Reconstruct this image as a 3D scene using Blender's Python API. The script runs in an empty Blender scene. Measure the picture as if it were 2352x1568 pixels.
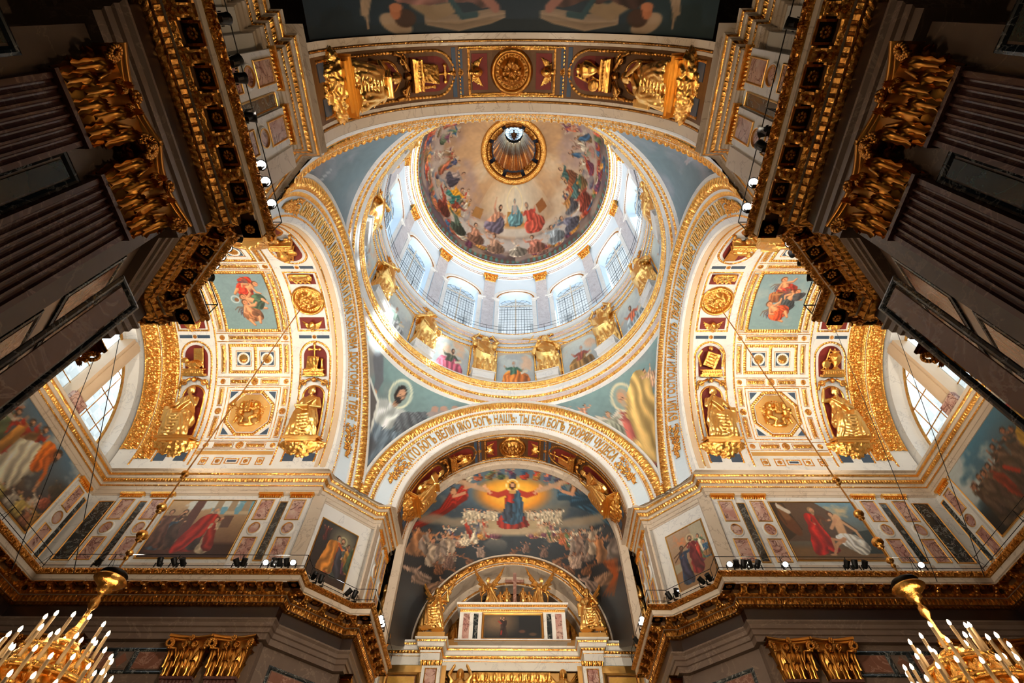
import bpy, math, random
import numpy as np
from math import pi, sin, cos, radians, sqrt, atan2, degrees
from mathutils import Matrix, Vector
random.seed(7); RNG = np.random.RandomState(11)
S = 15.0; H0 = 1.6                      # building unit -> metres, eye height
YC = 1.0821                             # camera stands YC before the crossing centre (crossing centre = origin)
ZS = 1.4619; R0 = 0.505                 # springing height and radius of the great vaults
SC = bpy.context.scene; COL = SC.collection
# ---------------------------------------------------------------- camera
cam = bpy.data.cameras.new('camera'); camo = bpy.data.objects.new('camera', cam); COL.objects.link(camo)
fwd = Vector((-0.0056177, 0.5504682, 0.8348372)); rgt = Vector((0.9999834, 0.0020018, 0.0054090)); upv = rgt.cross(fwd)
Mc = Matrix((rgt, upv, -fwd)).transposed().to_4x4(); Mc.translation = Vector((0.01193*S, -YC*S, H0)); camo.matrix_world = Mc
cam.sensor_width = 36; cam.lens = 1180.42/2352*36; cam.clip_start = .1; cam.clip_end = 600; SC.camera = camo
SC.view_settings.view_transform = 'Standard'; SC.view_settings.look = 'None'; SC.view_settings.gamma = 1
SC.view_settings.exposure = 0.0; SC.view_settings.use_curve_mapping = False
SC.cycles.max_bounces = 6; SC.cycles.diffuse_bounces = 3; SC.cycles.glossy_bounces = 3; SC.cycles.transparent_max_bounces = 8
SC.cycles.transmission_bounces = 3; SC.cycles.sample_clamp_indirect = 6; SC.cycles.use_denoising = True
SC.cycles.caustics_reflective = False; SC.cycles.caustics_refractive = False
# ---------------------------------------------------------------- sky
W = bpy.data.worlds.new('sky'); SC.world = W; W.use_nodes = True
bg = W.node_tree.nodes['Background']; bg.inputs[0].default_value = (.74, .86, 1.0, 1); bg.inputs[1].default_value = 8.5
def Wp(x, y, z): return Vector((x*S, y*S, z*S + H0))
def light(name, kind, loc, target, energy, color=(1, .8, .55), size=.4, size_y=None, spot=None, portal=False, blend=.6):
    l = bpy.data.lights.new(name, kind); o = bpy.data.objects.new(name, l); COL.objects.link(o)
    l.energy = energy; l.color = color
    if kind == 'AREA':
        l.size = size
        if size_y: l.shape = 'RECTANGLE'; l.size_y = size_y
        if portal: l.cycles.is_portal = True
    elif kind == 'SPOT': l.spot_size = spot; l.spot_blend = blend; l.shadow_soft_size = size
    elif kind == 'POINT': l.shadow_soft_size = size
    o.location = loc
    if target is not None: o.rotation_euler = (Vector(target) - Vector(loc)).to_track_quat('-Z', 'Y').to_euler()
    return o
sun = light('sun', 'SUN', Wp(2, 0, 4), Wp(2-1.5, .30, 4-.79), 24.0, (1, .97, .92)); sun.data.angle = radians(1.5)
for k in range(12):                      # daylight enters by the twelve drum windows
    a = radians(90 + 30*k + 1.2)
    light('window_daylight', 'AREA', Wp(.83*cos(a), .83*sin(a), 3.18), Wp(0, 0, 3.18), 1, size=.26*S, size_y=.66*S, portal=True)
for sx in (-1, 1):
    light('window_daylight', 'AREA', Wp(sx*1.77, 0, 1.72), Wp(0, 0, 1.72), 1, size=.9*S, size_y=.48*S, portal=True)
WARM = (1, .74, .46); NEUT = (1, .86, .68)
for sx in (-1, 1):
    # spotlights that stand on the ledges and wash the transept vaults
    for sy in (-1, 1):
        light('ledge_spotlight', 'SPOT', Wp(sx*.78, sy*.50, 1.03), Wp(sx*1.15, -sy*.22, 1.9), 4600, NEUT, .35, spot=radians(88))
        light('ledge_spotlight', 'SPOT', Wp(sx*1.30, sy*.49, 1.03), Wp(sx*1.2, -sy*.1, 1.9), 3900, NEUT, .35, spot=radians(88))
        light('ledge_spotlight', 'SPOT', Wp(sx*.60, sy*.64, 1.03), Wp(-sx*.35, -sy*.45, 2.2), 5200, (.92, .95, 1), .35, spot=radians(80))
    light('ledge_spotlight', 'SPOT', Wp(sx*.47, .85, 1.03), Wp(-sx*.1, 1.15, 1.7), 1500, NEUT, .3, spot=radians(85))
    light('ledge_spotlight', 'SPOT', Wp(sx*.47, -.80, 1.03), Wp(-sx*.15, -.86, 1.9), 1300, WARM, .3, spot=radians(85))
    light('ledge_spotlight', 'SPOT', Wp(sx*.47, -.90, 1.03), Wp(-sx*.56, -.9, 1.30), 1100, WARM, .3, spot=radians(75))
    light('ledge_spotlight', 'SPOT', Wp(sx*.47, -.88, 1.04), Wp(-sx*.1, -1.08, 1.9), 900, NEUT, .3, spot=radians(80))
    light('ledge_spotlight', 'SPOT', Wp(sx*.46, -.95, 1.05), Wp(-sx*.35, .55, 1.28), 13000, NEUT, .3, spot=radians(78))
    light('chandelier_glow', 'POINT', Wp(sx*.918, .028, .62), None, 160, WARM, .8)
for k in range(8):                       # added fill spots at balcony height that brighten the dome
    a = radians(22.5 + 45*k)
    light('drum_fill_spot', 'SPOT', Wp(.69*cos(a), .69*sin(a), 2.9), Wp(-.15*cos(a), -.15*sin(a), 4.4), 1900, (1, .90, .78), .4, spot=radians(100))
light('iconostasis_glow', 'AREA', Wp(0, .95, .8), Wp(0, 1.4, 1.15), 190, WARM, size=6)
light('nave_area_light', 'AREA', Wp(0, -1.5, .3), Wp(0, -1.3, 1.8), 60, WARM, size=8)  # broad warm area light low in the nave, no fixture modelled
light('nave_area_light', 'AREA', Wp(0, -.1, .12), Wp(0, .6, .9), 300, WARM, size=9)  # broad warm area light near the crossing floor, no fixture modelled
light('lantern_fill_light', 'POINT', Wp(0, .02, 5.1), None, 60, (1, .66, .28), .5)  # warm point light added inside the closed lantern to brighten the gilded rays
for k in range(12):  # cool fill spots added to brighten the opposite drum walls
    a = radians(90+30*k+16)
    light('drum_fill_spot', 'SPOT', Wp(.71*cos(a), .71*sin(a), 2.90), Wp(-.6*cos(a), -.6*sin(a), 3.25), 900, (.86, .94, 1), .5, spot=radians(110))
# ---------------------------------------------------------------- materials
def lin(c):
    c = np.asarray(c, float); return np.where(c <= .04045, c/12.92, ((c+.055)/1.055)**2.4)
MATS = {}
def mat(name, col, rough=.5, metal=0., noise=None, bump=None, veins=None, attr=False, emit=None, spec=None, coat=0):
    """noise=(scale, colour2, contrast)  bump=(scale, strength, dist)  veins=(scale, colour, width)"""
    m = bpy.data.materials.new(name); m.use_nodes = True; nt = m.node_tree; N = nt.nodes; Lk = nt.links
    b = N['Principled BSDF']; b.inputs['Roughness'].default_value = rough; b.inputs['Metallic'].default_value = metal
    if spec is not None: b.inputs['Specular IOR Level'].default_value = spec
    if coat: b.inputs['Coat Weight'].default_value = coat
    tc = N.new('ShaderNodeTexCoord'); geo = N.new('ShaderNodeNewGeometry'); P = geo.outputs['Position']
    def rgb(c):
        r = N.new('ShaderNodeRGB'); r.outputs[0].default_value = (*lin(c), 1); return r.outputs[0]
    src = rgb(col)
    if attr:
        a = N.new('ShaderNodeAttribute'); a.attribute_name = 'Col'; src = a.outputs['Color']
    def mix(f, a, c, mode='MIX'):
        n = N.new('ShaderNodeMix'); n.data_type = 'RGBA'; n.blend_type = mode
        if hasattr(f, 'links'): Lk.new(f, n.inputs[0])
        else: n.inputs[0].default_value = f
        Lk.new(a, n.inputs[6]); Lk.new(c, n.inputs[7]); return n.outputs[2]
    def tex(kind, scale, **k):
        t = N.new(kind); Lk.new(P, t.inputs['Vector']); t.inputs['Scale'].default_value = scale
        for q, v in k.items(): t.inputs[q].default_value = v
        return t
    def ramp(s, p0, p1):
        r = N.new('ShaderNodeMapRange'); Lk.new(s, r.inputs[0]); r.inputs[1].default_value = p0; r.inputs[2].default_value = p1; r.clamp = True
        return r.outputs[0]
    if noise:
        t = tex('ShaderNodeTexNoise', noise[0], Detail=6, Roughness=.65)
        src = mix(ramp(t.outputs[0], .5-noise[2], .5+noise[2]), src, rgb(noise[1]))
    if veins:
        t = tex('ShaderNodeTexNoise', veins[0], Detail=8, Roughness=.6, Distortion=1.5)
        w = N.new('ShaderNodeMath'); w.operation = 'SUBTRACT'; Lk.new(t.outputs[0], w.inputs[0]); w.inputs[1].default_value = .5
        w2 = N.new('ShaderNodeMath'); w2.operation = 'ABSOLUTE'; Lk.new(w.outputs[0], w2.inputs[0])
        src = mix(ramp(w2.outputs[0], veins[2], 0), src, rgb(veins[1]))
    Lk.new(src, b.inputs['Base Color'])
    if bump:
        t = tex('ShaderNodeTexNoise', bump[0], Detail=5, Roughness=.6)
        v = tex('ShaderNodeTexVoronoi', bump[0]*.8)
        ad = N.new('ShaderNodeMath'); ad.operation = 'ADD'; Lk.new(t.outputs[0], ad.inputs[0]); Lk.new(v.outputs[0], ad.inputs[1])
        bp = N.new('ShaderNodeBump'); bp.inputs['Strength'].default_value = bump[1]; bp.inputs['Distance'].default_value = bump[2]
        Lk.new(ad.outputs[0], bp.inputs['Height']); Lk.new(bp.outputs[0], b.inputs['Normal'])
    if emit:
        b.inputs['Emission Color'].default_value = (*lin(emit[0]), 1); b.inputs['Emission Strength'].default_value = emit[1]
    MATS[name] = m; return m
GOLD = mat('gilding', (1.0, .80, .45), .27, 1, noise=(3, (.93, .64, .28), .25), bump=(6, .5, .05))
GOLDS = mat('gilding_smooth', (1.0, .83, .52), .30, 1, noise=(1.5, (.96, .72, .37), .3), bump=(2.5, .3, .06))
GOLDD = mat('gilding_deep', (.90, .68, .36), .28, 1, noise=(3, (.66, .42, .17), .25), bump=(6, .6, .06))  # darker, browner gold than the main gilding
GOLDC = mat('gilding_capital', (.88, .64, .31), .33, 1, noise=(2, (.70, .46, .19), .3), bump=(4, .25, .02))
GOLDP = mat('gilt_ground', (.86, .68, .40), .5, .35, noise=(2, (.80, .60, .32), .3))
WHITE = mat('white_marble', (.93, .92, .90), .38, noise=(.5, (.88, .86, .83), .35), veins=(.35, (.80, .79, .78), .012))
BLUEW = mat('pale_blue_stucco', (.88, .92, .95), .5, noise=(.6, (.83, .89, .93), .3))
CREAM = mat('cream_marble', (.86, .80, .72), .35, noise=(.5, (.80, .72, .63), .3), veins=(.4, (.70, .62, .54), .012))
TAN = mat('tan_band', (.86, .76, .64), .45, noise=(1, (.82, .71, .58), .3))
GREYM = mat('grey_brown_marble', (.48, .40, .34), .3, noise=(.5, (.36, .29, .25), .3), veins=(.5, (.52, .44, .38), .014))
PINK = mat('pink_veined_marble', (.70, .50, .46), .25, noise=(1.3, (.82, .70, .64), .12), veins=(1.2, (.36, .17, .16), .03))
LILAC = mat('pale_lilac_marble', (.84, .82, .82), .35, noise=(1.0, (.76, .74, .75), .2), veins=(.9, (.68, .64, .64), .02))
PINKP = mat('pale_pink_marble', (.90, .80, .75), .35, noise=(1.0, (.84, .80, .80), .15), veins=(.9, (.86, .66, .56), .03))
DARKM = mat('dark_veined_marble', (.09, .11, .12), .22, noise=(1.5, (.16, .19, .20), .2), veins=(1.3, (.55, .56, .54), .022))
GREEN = mat('green_marble', (.05, .12, .10), .2, noise=(1.2, (.09, .18, .14), .25), veins=(1.0, (.16, .26, .22), .02))
ROSY = mat('rosy_pilaster_marble', (.42, .27, .24), .28, noise=(.8, (.32, .19, .18), .2), veins=(.9, (.55, .42, .38), .02))
BROWNP = mat('brown_panel_marble', (.56, .38, .30), .25, noise=(.7, (.45, .28, .22), .25), veins=(.8, (.66, .50, .42), .03))
FRIEZE = mat('dark_porphyry', (.10, .055, .045), .3, noise=(2, (.14, .07, .06), .2))
RED = mat('red_ground', (.50, .13, .08), .6, noise=(2, (.42, .10, .07), .3))
BLUE = mat('slate_blue_ground', (.24, .32, .40), .5, noise=(2, (.18, .25, .33), .3))
BLACK = mat('black_metal', (.03, .03, .035), .45, .3, noise=(5, (.05, .05, .05), .3))
GLASS = mat('window_glass', (.90, .95, 1), .05)
LEAD = mat('window_bars', (.30, .33, .36), .5, .2, noise=(4, (.24, .27, .30), .3))
BRONZE = mat('bronze_ground', (.42, .29, .17), .45, .3, noise=(1.5, (.34, .22, .12), .3))
MURAL = mat('mural_paint', (1, 1, 1), .55, attr=True, bump=(14, .12, .02))
OILP = mat('oil_paint', (1, 1, 1), .42, attr=True, bump=(10, .15, .02))
FLOORM = mat('floor_marble', (.45, .40, .36), .25, noise=(.3, (.33, .30, .28), .2))
BULB = mat('candle_bulb', (1, .9, .8), .3, emit=((1, .88, .70), 14))
LENS = mat('spot_lens', (1, 1, 1), .2, emit=((1, .98, .95), 25))
CANDLE = mat('candle_sleeve', (.93, .80, .62), .4, noise=(3, (.88, .74, .55), .3))
FROST = mat('frosted_window_glass', (.90, .95, 1), .3); SKYG = mat('lantern_glass', (.85, .95, 1), .1)
for G_, tint in ((GLASS, (.40, .45, .48)), (FROST, (.50, .53, .51)), (SKYG, (.16, .20, .22))):
  nt = G_.node_tree; tr = nt.nodes.new('ShaderNodeBsdfTransparent'); tr.inputs[0].default_value = (*tint, 1)
  if G_ is FROST:
    ck = nt.nodes.new('ShaderNodeTexChecker'); ck.inputs['Scale'].default_value = 1.6; ck.inputs['Color1'].default_value = (*tint, 1); ck.inputs['Color2'].default_value = (.42, .45, .43, 1); gp = nt.nodes.new('ShaderNodeNewGeometry'); nt.links.new(gp.outputs['Position'], ck.inputs['Vector']); nt.links.new(ck.outputs[0], tr.inputs[0])
  mx = nt.nodes.new('ShaderNodeMixShader'); mx.inputs[0].default_value = .05
  out = nt.nodes['Material Output']; nt.links.new(tr.outputs[0], mx.inputs[1]); nt.links.new(nt.nodes['Principled BSDF'].outputs[0], mx.inputs[2]); nt.links.new(mx.outputs[0], out.inputs[0])
# ---------------------------------------------------------------- mesh accumulation (building units)
class MB:
    def __init__(s): s.v = []; s.n = 0; s.q = []; s.qm = []; s.c = None
    def _add(s, V, F, m=0):
        V = np.asarray(V, float).reshape(-1, 3); F = np.asarray(F, int)
        s.v.append(V); s.q.append((F + s.n, np.broadcast_to(np.asarray(m), (len(F),)).copy())); s.n += len(V); return s
    def grid(s, P, m=0, wrap=False, mask=None):
        ni, nj = P.shape[:2]; idx = np.arange(ni*nj).reshape(ni, nj)
        if wrap: idx = np.concatenate([idx, idx[:1]], 0)
        F = np.stack([idx[:-1, :-1], idx[1:, :-1], idx[1:, 1:], idx[:-1, 1:]], -1).reshape(-1, 4)
        if mask is not None: mm = np.asarray(mask).reshape(-1); F = F[mm]; m = m if np.isscalar(m) else np.asarray(m).reshape(-1)[mm]
        elif not np.isscalar(m): m = np.asarray(m).reshape(-1)
        return s._add(P.reshape(-1, 3), F, m)
    def hexa(s, c, m=0):   # 8 corners: 4 of one face, 4 of the other in the same order
        return s._add(c, [[0, 1, 2, 3], [7, 6, 5, 4], [0, 4, 5, 1], [1, 5, 6, 2], [2, 6, 7, 3], [3, 7, 4, 0]], m)
    def box(s, a, b, m=0):
        (x0, y0, z0), (x1, y1, z1) = a, b
        return s.hexa([(x0, y0, z0), (x1, y0, z0), (x1, y1, z0), (x0, y1, z0), (x0, y0, z1), (x1, y0, z1), (x1, y1, z1), (x0, y1, z1)], m)
    def quad(s, *p, m=0): return s._add(p, [[0, 1, 2, 3]], m)
    def fan(s, pts, m=0):
        pts = np.asarray(pts, float); c = pts.mean(0); n = len(pts); V = np.vstack([pts, c])
        return s._add(V, [[i, (i+1) % n, n, n] for i in range(n)], m)
    def tube(s, p0, p1, r0, r1=None, n=8, m=0, cap=True):
        p0 = np.asarray(p0, float); p1 = np.asarray(p1, float); r1 = r0 if r1 is None else r1
        d = p1-p0; d /= (np.linalg.norm(d)+1e-12); u = np.cross(d, (0, 0, 1.)); 
        if np.linalg.norm(u) < 1e-3: u = np.cross(d, (1., 0, 0))
        u /= np.linalg.norm(u); w = np.cross(d, u); a = np.linspace(0, 2*pi, n, endpoint=False)
        ring = np.outer(np.cos(a), u)+np.outer(np.sin(a), w)
        rows = [p0+ring*r0, p1+ring*r1]
        if cap: rows = [p0+ring*r0*.01]+rows+[p1+ring*r1*.01]
        return s.grid(np.stack(rows, 1), m, wrap=True)
    def poly_tube(s, pts, r, n=6, m=0):
        pts = np.asarray(pts, float)
        for i in range(len(pts)-1): s.tube(pts[i], pts[i+1], r if np.isscalar(r) else r[i], r if np.isscalar(r) else r[i+1], n, m)
        return s
    def lathe(s, prof, c=(0, 0, 0), n=16, m=0, a0=0, a1=2*pi, axis=None):
        full = abs(a1-a0-2*pi) < 1e-6; a = np.linspace(a0, a1, n if full else n+1, endpoint=not full); pr = np.asarray(prof, float)
        P = np.stack([np.outer(np.cos(a), pr[:, 0]), np.outer(np.sin(a), pr[:, 0]), np.broadcast_to(pr[:, 1], (len(a), len(pr)))], -1)
        if axis is not None:
            X, Y, Z = [np.asarray(q, float) for q in axis]; P = P[..., :1]*X+P[..., 1:2]*Y+P[..., 2:]*Z
        P = P+np.asarray(c, float)
        mm = m if np.isscalar(m) else np.broadcast_to(np.asarray(m), (len(a) if full else len(a)-1, len(pr)-1))
        return s.grid(P, mm, wrap=full)
    def ball(s, c, r, n=10, m=0, sc=(1, 1, 1)):
        t = np.linspace(0, pi, n//2+1); a = np.linspace(0, 2*pi, n, endpoint=False)
        P = np.stack([np.outer(np.cos(a), np.sin(t)), np.outer(np.sin(a), np.sin(t)), np.broadcast_to(np.cos(t), (n, len(t)))], -1)
        return s.grid(P*r*np.asarray(sc)+np.asarray(c, float), m, wrap=True)
def to_mesh(name, mb, mats, smooth=False, scale=S, origin=(0, 0, 0), colors=None):
    V = (np.concatenate(mb.v)-np.asarray(origin, float))*scale
    F = np.concatenate([q for q, _ in mb.q]) if all(q.shape[1] == 4 for q, _ in mb.q) else None
    M = np.concatenate([m for _, m in mb.q]); me = bpy.data.meshes.new(name)
    tri = (F[:, 2] == F[:, 3]); cnt = np.where(tri, 3, 4); ls = np.concatenate([[0], np.cumsum(cnt)[:-1]])
    keep = np.ones(F.shape, bool); keep[tri, 3] = False; li = F[keep]
    me.vertices.add(len(V)); me.vertices.foreach_set('co', V.astype(np.float32).ravel())
    me.loops.add(len(li)); me.loops.foreach_set('vertex_index', li.astype(np.int32))
    me.polygons.add(len(F)); me.polygons.foreach_set('loop_start', ls.astype(np.int32)); me.polygons.foreach_set('loop_total', cnt.astype(np.int32))
    for x in (mats if isinstance(mats, (list, tuple)) else [mats]): me.materials.append(x)
    me.polygons.foreach_set('material_index', M.astype(np.int32)); me.polygons.foreach_set('use_smooth', np.full(len(F), bool(smooth)))
    if colors is not None:
        ca = me.color_attributes.new('Col', 'FLOAT_COLOR', 'POINT'); c = np.concatenate([lin(colors.reshape(-1, 3)), np.ones((len(V), 1))], 1); ca.data.foreach_set('color', c.astype(np.float32).ravel())
    me.update(calc_edges=True); me.validate(); return me
def props(o, label=None, cat=None, group=None, kind=None):
    for k, v in (('label', label), ('category', cat), ('group', group), ('kind', kind)):
        if v: o[k] = v
    return o
ORG = {}
def build(name, mb, mats, parent=None, smooth=False, origin=None, colors=None, **pr):
    """link one mesh object; geometry in building units, object origin at the base of its bounds"""
    if mb.n == 0: return None
    V = np.concatenate(mb.v)
    if origin is None: origin = ((V[:, 0].min()+V[:, 0].max())/2, (V[:, 1].min()+V[:, 1].max())/2, V[:, 2].min())
    me = to_mesh(name, mb, mats, smooth, S, origin, colors); o = bpy.data.objects.new(name, me); COL.objects.link(o)
    w = Wp(*origin); ORG[o.name] = w
    if parent is not None: o.parent = parent; o.location = w-ORG[parent.name]
    else: o.location = w
    return props(o, **pr)
def empty(name, origin, **pr):
    o = bpy.data.objects.new(name, None); COL.objects.link(o); o.location = Wp(*origin); ORG[o.name] = Wp(*origin); o.empty_display_size = .3
    return props(o, **pr)
def put(name, me, M, parent=None, **pr):
    """place an existing mesh by a world matrix"""
    o = bpy.data.objects.new(name, me); COL.objects.link(o)
    if parent is not None:
        o.parent = parent; P = Matrix.Translation(ORG[parent.name]) if parent.name in ORG else parent.matrix_basis
        o.matrix_basis = P.inverted() @ M
    else: o.matrix_basis = M
    return props(o, **pr)
def frame(o, X, Y, Z, sc=1.0):
    """matrix with columns X,Y,Z at building point o"""
    M = Matrix.Identity(4); 
    for i, c in enumerate((X, Y, Z)):
        c = Vector(c).normalized()*sc
        for j in range(3): M[j][i] = c[j]
    M.translation = Wp(*o); return M
# ---------------------------------------------------------------- numeric noise
def vnoise(x, y, seed=0):
    xi = np.floor(x).astype(np.int64); yi = np.floor(y).astype(np.int64); fx = x-xi; fy = y-yi; fx = fx*fx*(3-2*fx); fy = fy*fy*(3-2*fy)
    def h(i, j):
        n = (i*374761393 + j*668265263 + seed*1442695041) & 0x7fffffff; n = ((n ^ (n >> 13))*1274126177) & 0x7fffffff; return ((n ^ (n >> 16)) & 0xffff)/65535.
    return (h(xi, yi)*(1-fx)+h(xi+1, yi)*fx)*(1-fy)+(h(xi, yi+1)*(1-fx)+h(xi+1, yi+1)*fx)*fy
def fbm(x, y, seed=0, o=4):
    r = 0; a = .5; 
    for k in range(o): r = r+a*vnoise(x*2**k, y*2**k, seed+k*17); a *= .5
    return r/(1-.5**o)
def worley(x, y, seed=0):
    xi = np.floor(x).astype(np.int64); yi = np.floor(y).astype(np.int64); best = np.full(np.broadcast(x, y).shape, 9.)
    for di in (-1, 0, 1):
        for dj in (-1, 0, 1):
            i = xi+di; j = yi+dj; n = (i*374761393 + j*668265263 + seed*9973) & 0x7fffffff; n = ((n ^ (n >> 13))*1274126177) & 0x7fffffff
            px = i+.2+.6*((n & 255)/255.); py = j+.2+.6*(((n >> 8) & 255)/255.); best = np.minimum(best, (x-px)**2+(y-py)**2)
    return np.sqrt(best)
# relief patterns: a = position in periods, b = 0..1 across
def p_egg(a, b):
    f = a-np.floor(a)-.5; e = np.sqrt(np.clip(1-(f/.27)**2-((b-.5)/.42)**2, 0, 1)); r = np.sqrt((f/.44)**2+((b-.42)/.62)**2)
    return np.maximum(np.maximum(e, .5*np.clip(1-abs(r-.95)/.16, 0, 1)), .45*np.clip(1-(.5-abs(f))/.07, 0, 1))
def p_bead(a, b):
    f = a-np.floor(a)-.5; return np.sqrt(np.clip(1-(f/.42)**2-((b-.5)/.5)**2, 0, 1))
def p_rope(a, b):
    return .4+.6*np.abs(np.sin(pi*(a+b*.7)))*np.sin(pi*np.clip(b, 0, 1))
def p_leaf(a, b):
    f = np.abs(a-np.floor(a)-.5)*2; w = np.sqrt(np.clip(1-(b*.98)**2, 0, 1)); v = np.clip((w-f)/.35, 0, 1)
    return v*(.55+.3*np.cos(b*9*pi/2)**2)+.25*np.clip(1-f/.12, 0, 1)*v
def p_flute(a, b):
    f = a-np.floor(a)-.5; return np.clip(1-(abs(f)/.34)**2, 0, 1)**.5*(np.clip(b/.12, 0, 1)*np.clip((1-b)/.12, 0, 1))
def p_dent(a, b):
    f = a-np.floor(a); return np.where(f < .62, 1., 0.)
def p_scroll(a, b):
    x = a*3; y = b*3; n = fbm(x*.9, y*1.2, 3, 3); r = np.abs(np.sin((n*7+x*.6)*pi)); w = worley(x*1.4, y*1.4, 5)
    return (.45*r+.65*np.clip(1-w/.6, 0, 1))*np.clip(np.minimum(b, 1-b)/.08, 0, 1)
def p_acan(a, b):
    f = a-np.floor(a)-.5; g = np.abs(f)*2; lobes = np.abs(np.sin((b*3.2-g*1.1)*pi)); n = fbm(a*5, b*5, 9, 2)
    return np.clip((.35+.65*lobes)*np.clip((1.05-g)/.4, 0, 1)*(.5+n*.8), 0, 1.2)*np.clip(np.minimum(b, 1-b)/.06, 0, 1)
def p_garl(a, b):
    w = worley(a*3.2, b*3.2, 21); w2 = worley(a*6, b*6, 4); e = np.sin(pi*np.clip(b, 0, 1))**.5
    return (np.sqrt(np.clip(1-(w/.62)**2, 0, 1))*.8+.35*np.clip(1-w2/.5, 0, 1))*e
def p_leafy(a, b):
    w = worley(a*6.0, b*4.5, 21); w2 = worley(a*11, b*9, 4); e = np.clip(np.minimum(b, 1-b)/.12, 0, 1)
    return (1.0*np.clip(1-w/.62, 0, 1)+.45*np.clip(1-w2/.55, 0, 1))*e
def p_acan2(a, b):
    k = np.floor(a); f = a-k-.5; g = np.abs(f)*2; tip = np.clip(1-b*.9, 0, 1)**.6; body = np.clip((tip-g)/.25, 0, 1); ribs = np.abs(np.cos((g*2.2+b*1.6)*pi)); n = fbm(a*4, b*4, 9, 3)
    f2 = np.abs(a-np.round(a))*2; bud = np.sqrt(np.clip(1-(f2/.36)**2-((b-.70)/.24)**2, 0, 1))
    return np.clip(body*(.35+.65*ribs)*(.55+.8*n)+.9*bud*(.6+.6*n), 0, 1.2)
def p_plain(a, b): return np.sin(pi*np.clip(b, 0, 1))**.5
def relief(mb, base, nrm, length, width, per, h, pat, nu=6, nv=5, m=0, a_off=0.):
    """base(s,t)->P(...,3) with s,t arrays 0..1; nrm same; 'per' period length"""
    k = max(1, int(round(length/per))); ni = k*nu+1; s, t = np.meshgrid(np.linspace(0, 1, ni), np.linspace(0, 1, nv+1), indexing='ij')
    P = base(s, t); N = nrm(s, t); d = pat(s*k+a_off, t)*h
    edge = np.clip(np.minimum(t, 1-t)*8, 0, 1); d = d*np.where(edge > 0, 1, .15)
    return mb.grid(P+N*d[..., None], m)
def seg_relief(mb, A0, A1, B0, B1, per, h, pat, nu=6, nv=5, m=0, flip=None):
    """flat quad: A0->A1 lower edge, B0->B1 upper edge; displaced along its normal, oriented toward 'flip' vector"""
    A0, A1, B0, B1 = [np.asarray(q, float) for q in (A0, A1, B0, B1)]
    n = np.cross(A1-A0, B0-A0); n /= np.linalg.norm(n)+1e-12
    if flip is not None and np.dot(n, flip) < 0: n = -n
    base = lambda s, t: ((A0*(1-s)[..., None]+A1*s[..., None])*(1-t)[..., None]+(B0*(1-s)[..., None]+B1*s[..., None])*t[..., None])
    L = np.linalg.norm((A1+B1-A0-B0)/2)
    if L < per*.4: return mb
    return relief(mb, base, lambda s, t: np.broadcast_to(n, s.shape+(3,)), L, 0, per, h, pat, nu, nv, m)
# ---------------------------------------------------------------- mitred paths
def offset(path, d):
    P = np.asarray(path, float); n = len(P); out = []
    dirs = P[1:]-P[:-1]; dirs /= np.linalg.norm(dirs, axis=1)[:, None]; nr = np.stack([dirs[:, 1], -dirs[:, 0]], 1)   # toward the open side
    for i in range(n):
        if i == 0: v = nr[0]
        elif i == n-1: v = nr[-1]
        else:
            b = nr[i-1]+nr[i]; v = b/(np.dot(b, nr[i])+1e-12)
        out.append(P[i]-v*d)
    return np.array(out), nr
def sweep(mb, path, prof, mm, sx, sy):
    rows = []
    for d, z in prof:
        o, _ = offset(path, d); rows.append(np.concatenate([o*[sx, sy], np.full((len(o), 1), z)], 1))
    P = np.stack(rows, 1); m = np.broadcast_to(np.asarray(mm), (len(path)-1, len(prof)-1)) if not np.isscalar(mm) else mm
    # split every segment so that edges stay crisp
    return mb.grid(P, m)
def path_relief(mb, path, d0, z0, d1, z1, per, h, pat, sx, sy, nu=6, nv=5, m=0, segs=None):
    o0, nr = offset(path, d0); o1, _ = offset(path, d1)
    for i in range(len(path)-1):
        if segs is not None and i not in segs: continue
        q = lambda o, z: np.array([o[0]*sx, o[1]*sy, z]); n = np.array([nr[i][0]*sx, nr[i][1]*sy, -.35])
        seg_relief(mb, q(o1[i], z1), q(o1[i+1], z1), q(o0[i], z0), q(o0[i+1], z0), per, h, pat, nu, nv, m, n)
# ================================================================ PIERS: walls, entablature, attic
MAINP = [(1.25, 1.20), (.56, 1.20), (.56, 1.145), (.4822, 1.145), (.4822, .684), (.556, .684), (.684, .556), (.684, .4822), (1.56, .4822), (1.56, 0)]
ATTP = [(1.25, 1.22), (.60, 1.22), (.60, 1.12), (.575, 1.12), (.575, 1.07), (.547, 1.07), (.547, 1.02), (.520, 1.02), (.520, .729), (.571, .729), (.7375, .5625), (.7375, .520), (1.64, .520), (1.64, 0)]
ATTC = [(1.25, 1.22), (.60, 1.22), (.60, 1.12), (.575, 1.12), (.575, 1.07), (.547, 1.07), (.547, 1.02), (.520, 1.02), (.520, .729), (.571, .729), (.7375, .5625), (.7375, .520), (1.64, .520), (1.64, 0)]
PIERNAME = {(-1, -1): 'wall_near_left', (1, -1): 'wall_near_right', (-1, 1): 'wall_far_left', (1, 1): 'wall_far_right'}
def shared(fn, *a, **k):
    key = (fn.__name__,)+tuple(a)
    if key not in shared.c: shared.c[key] = fn(*a, **k)
    return shared.c[key]
shared.c = {}
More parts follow.
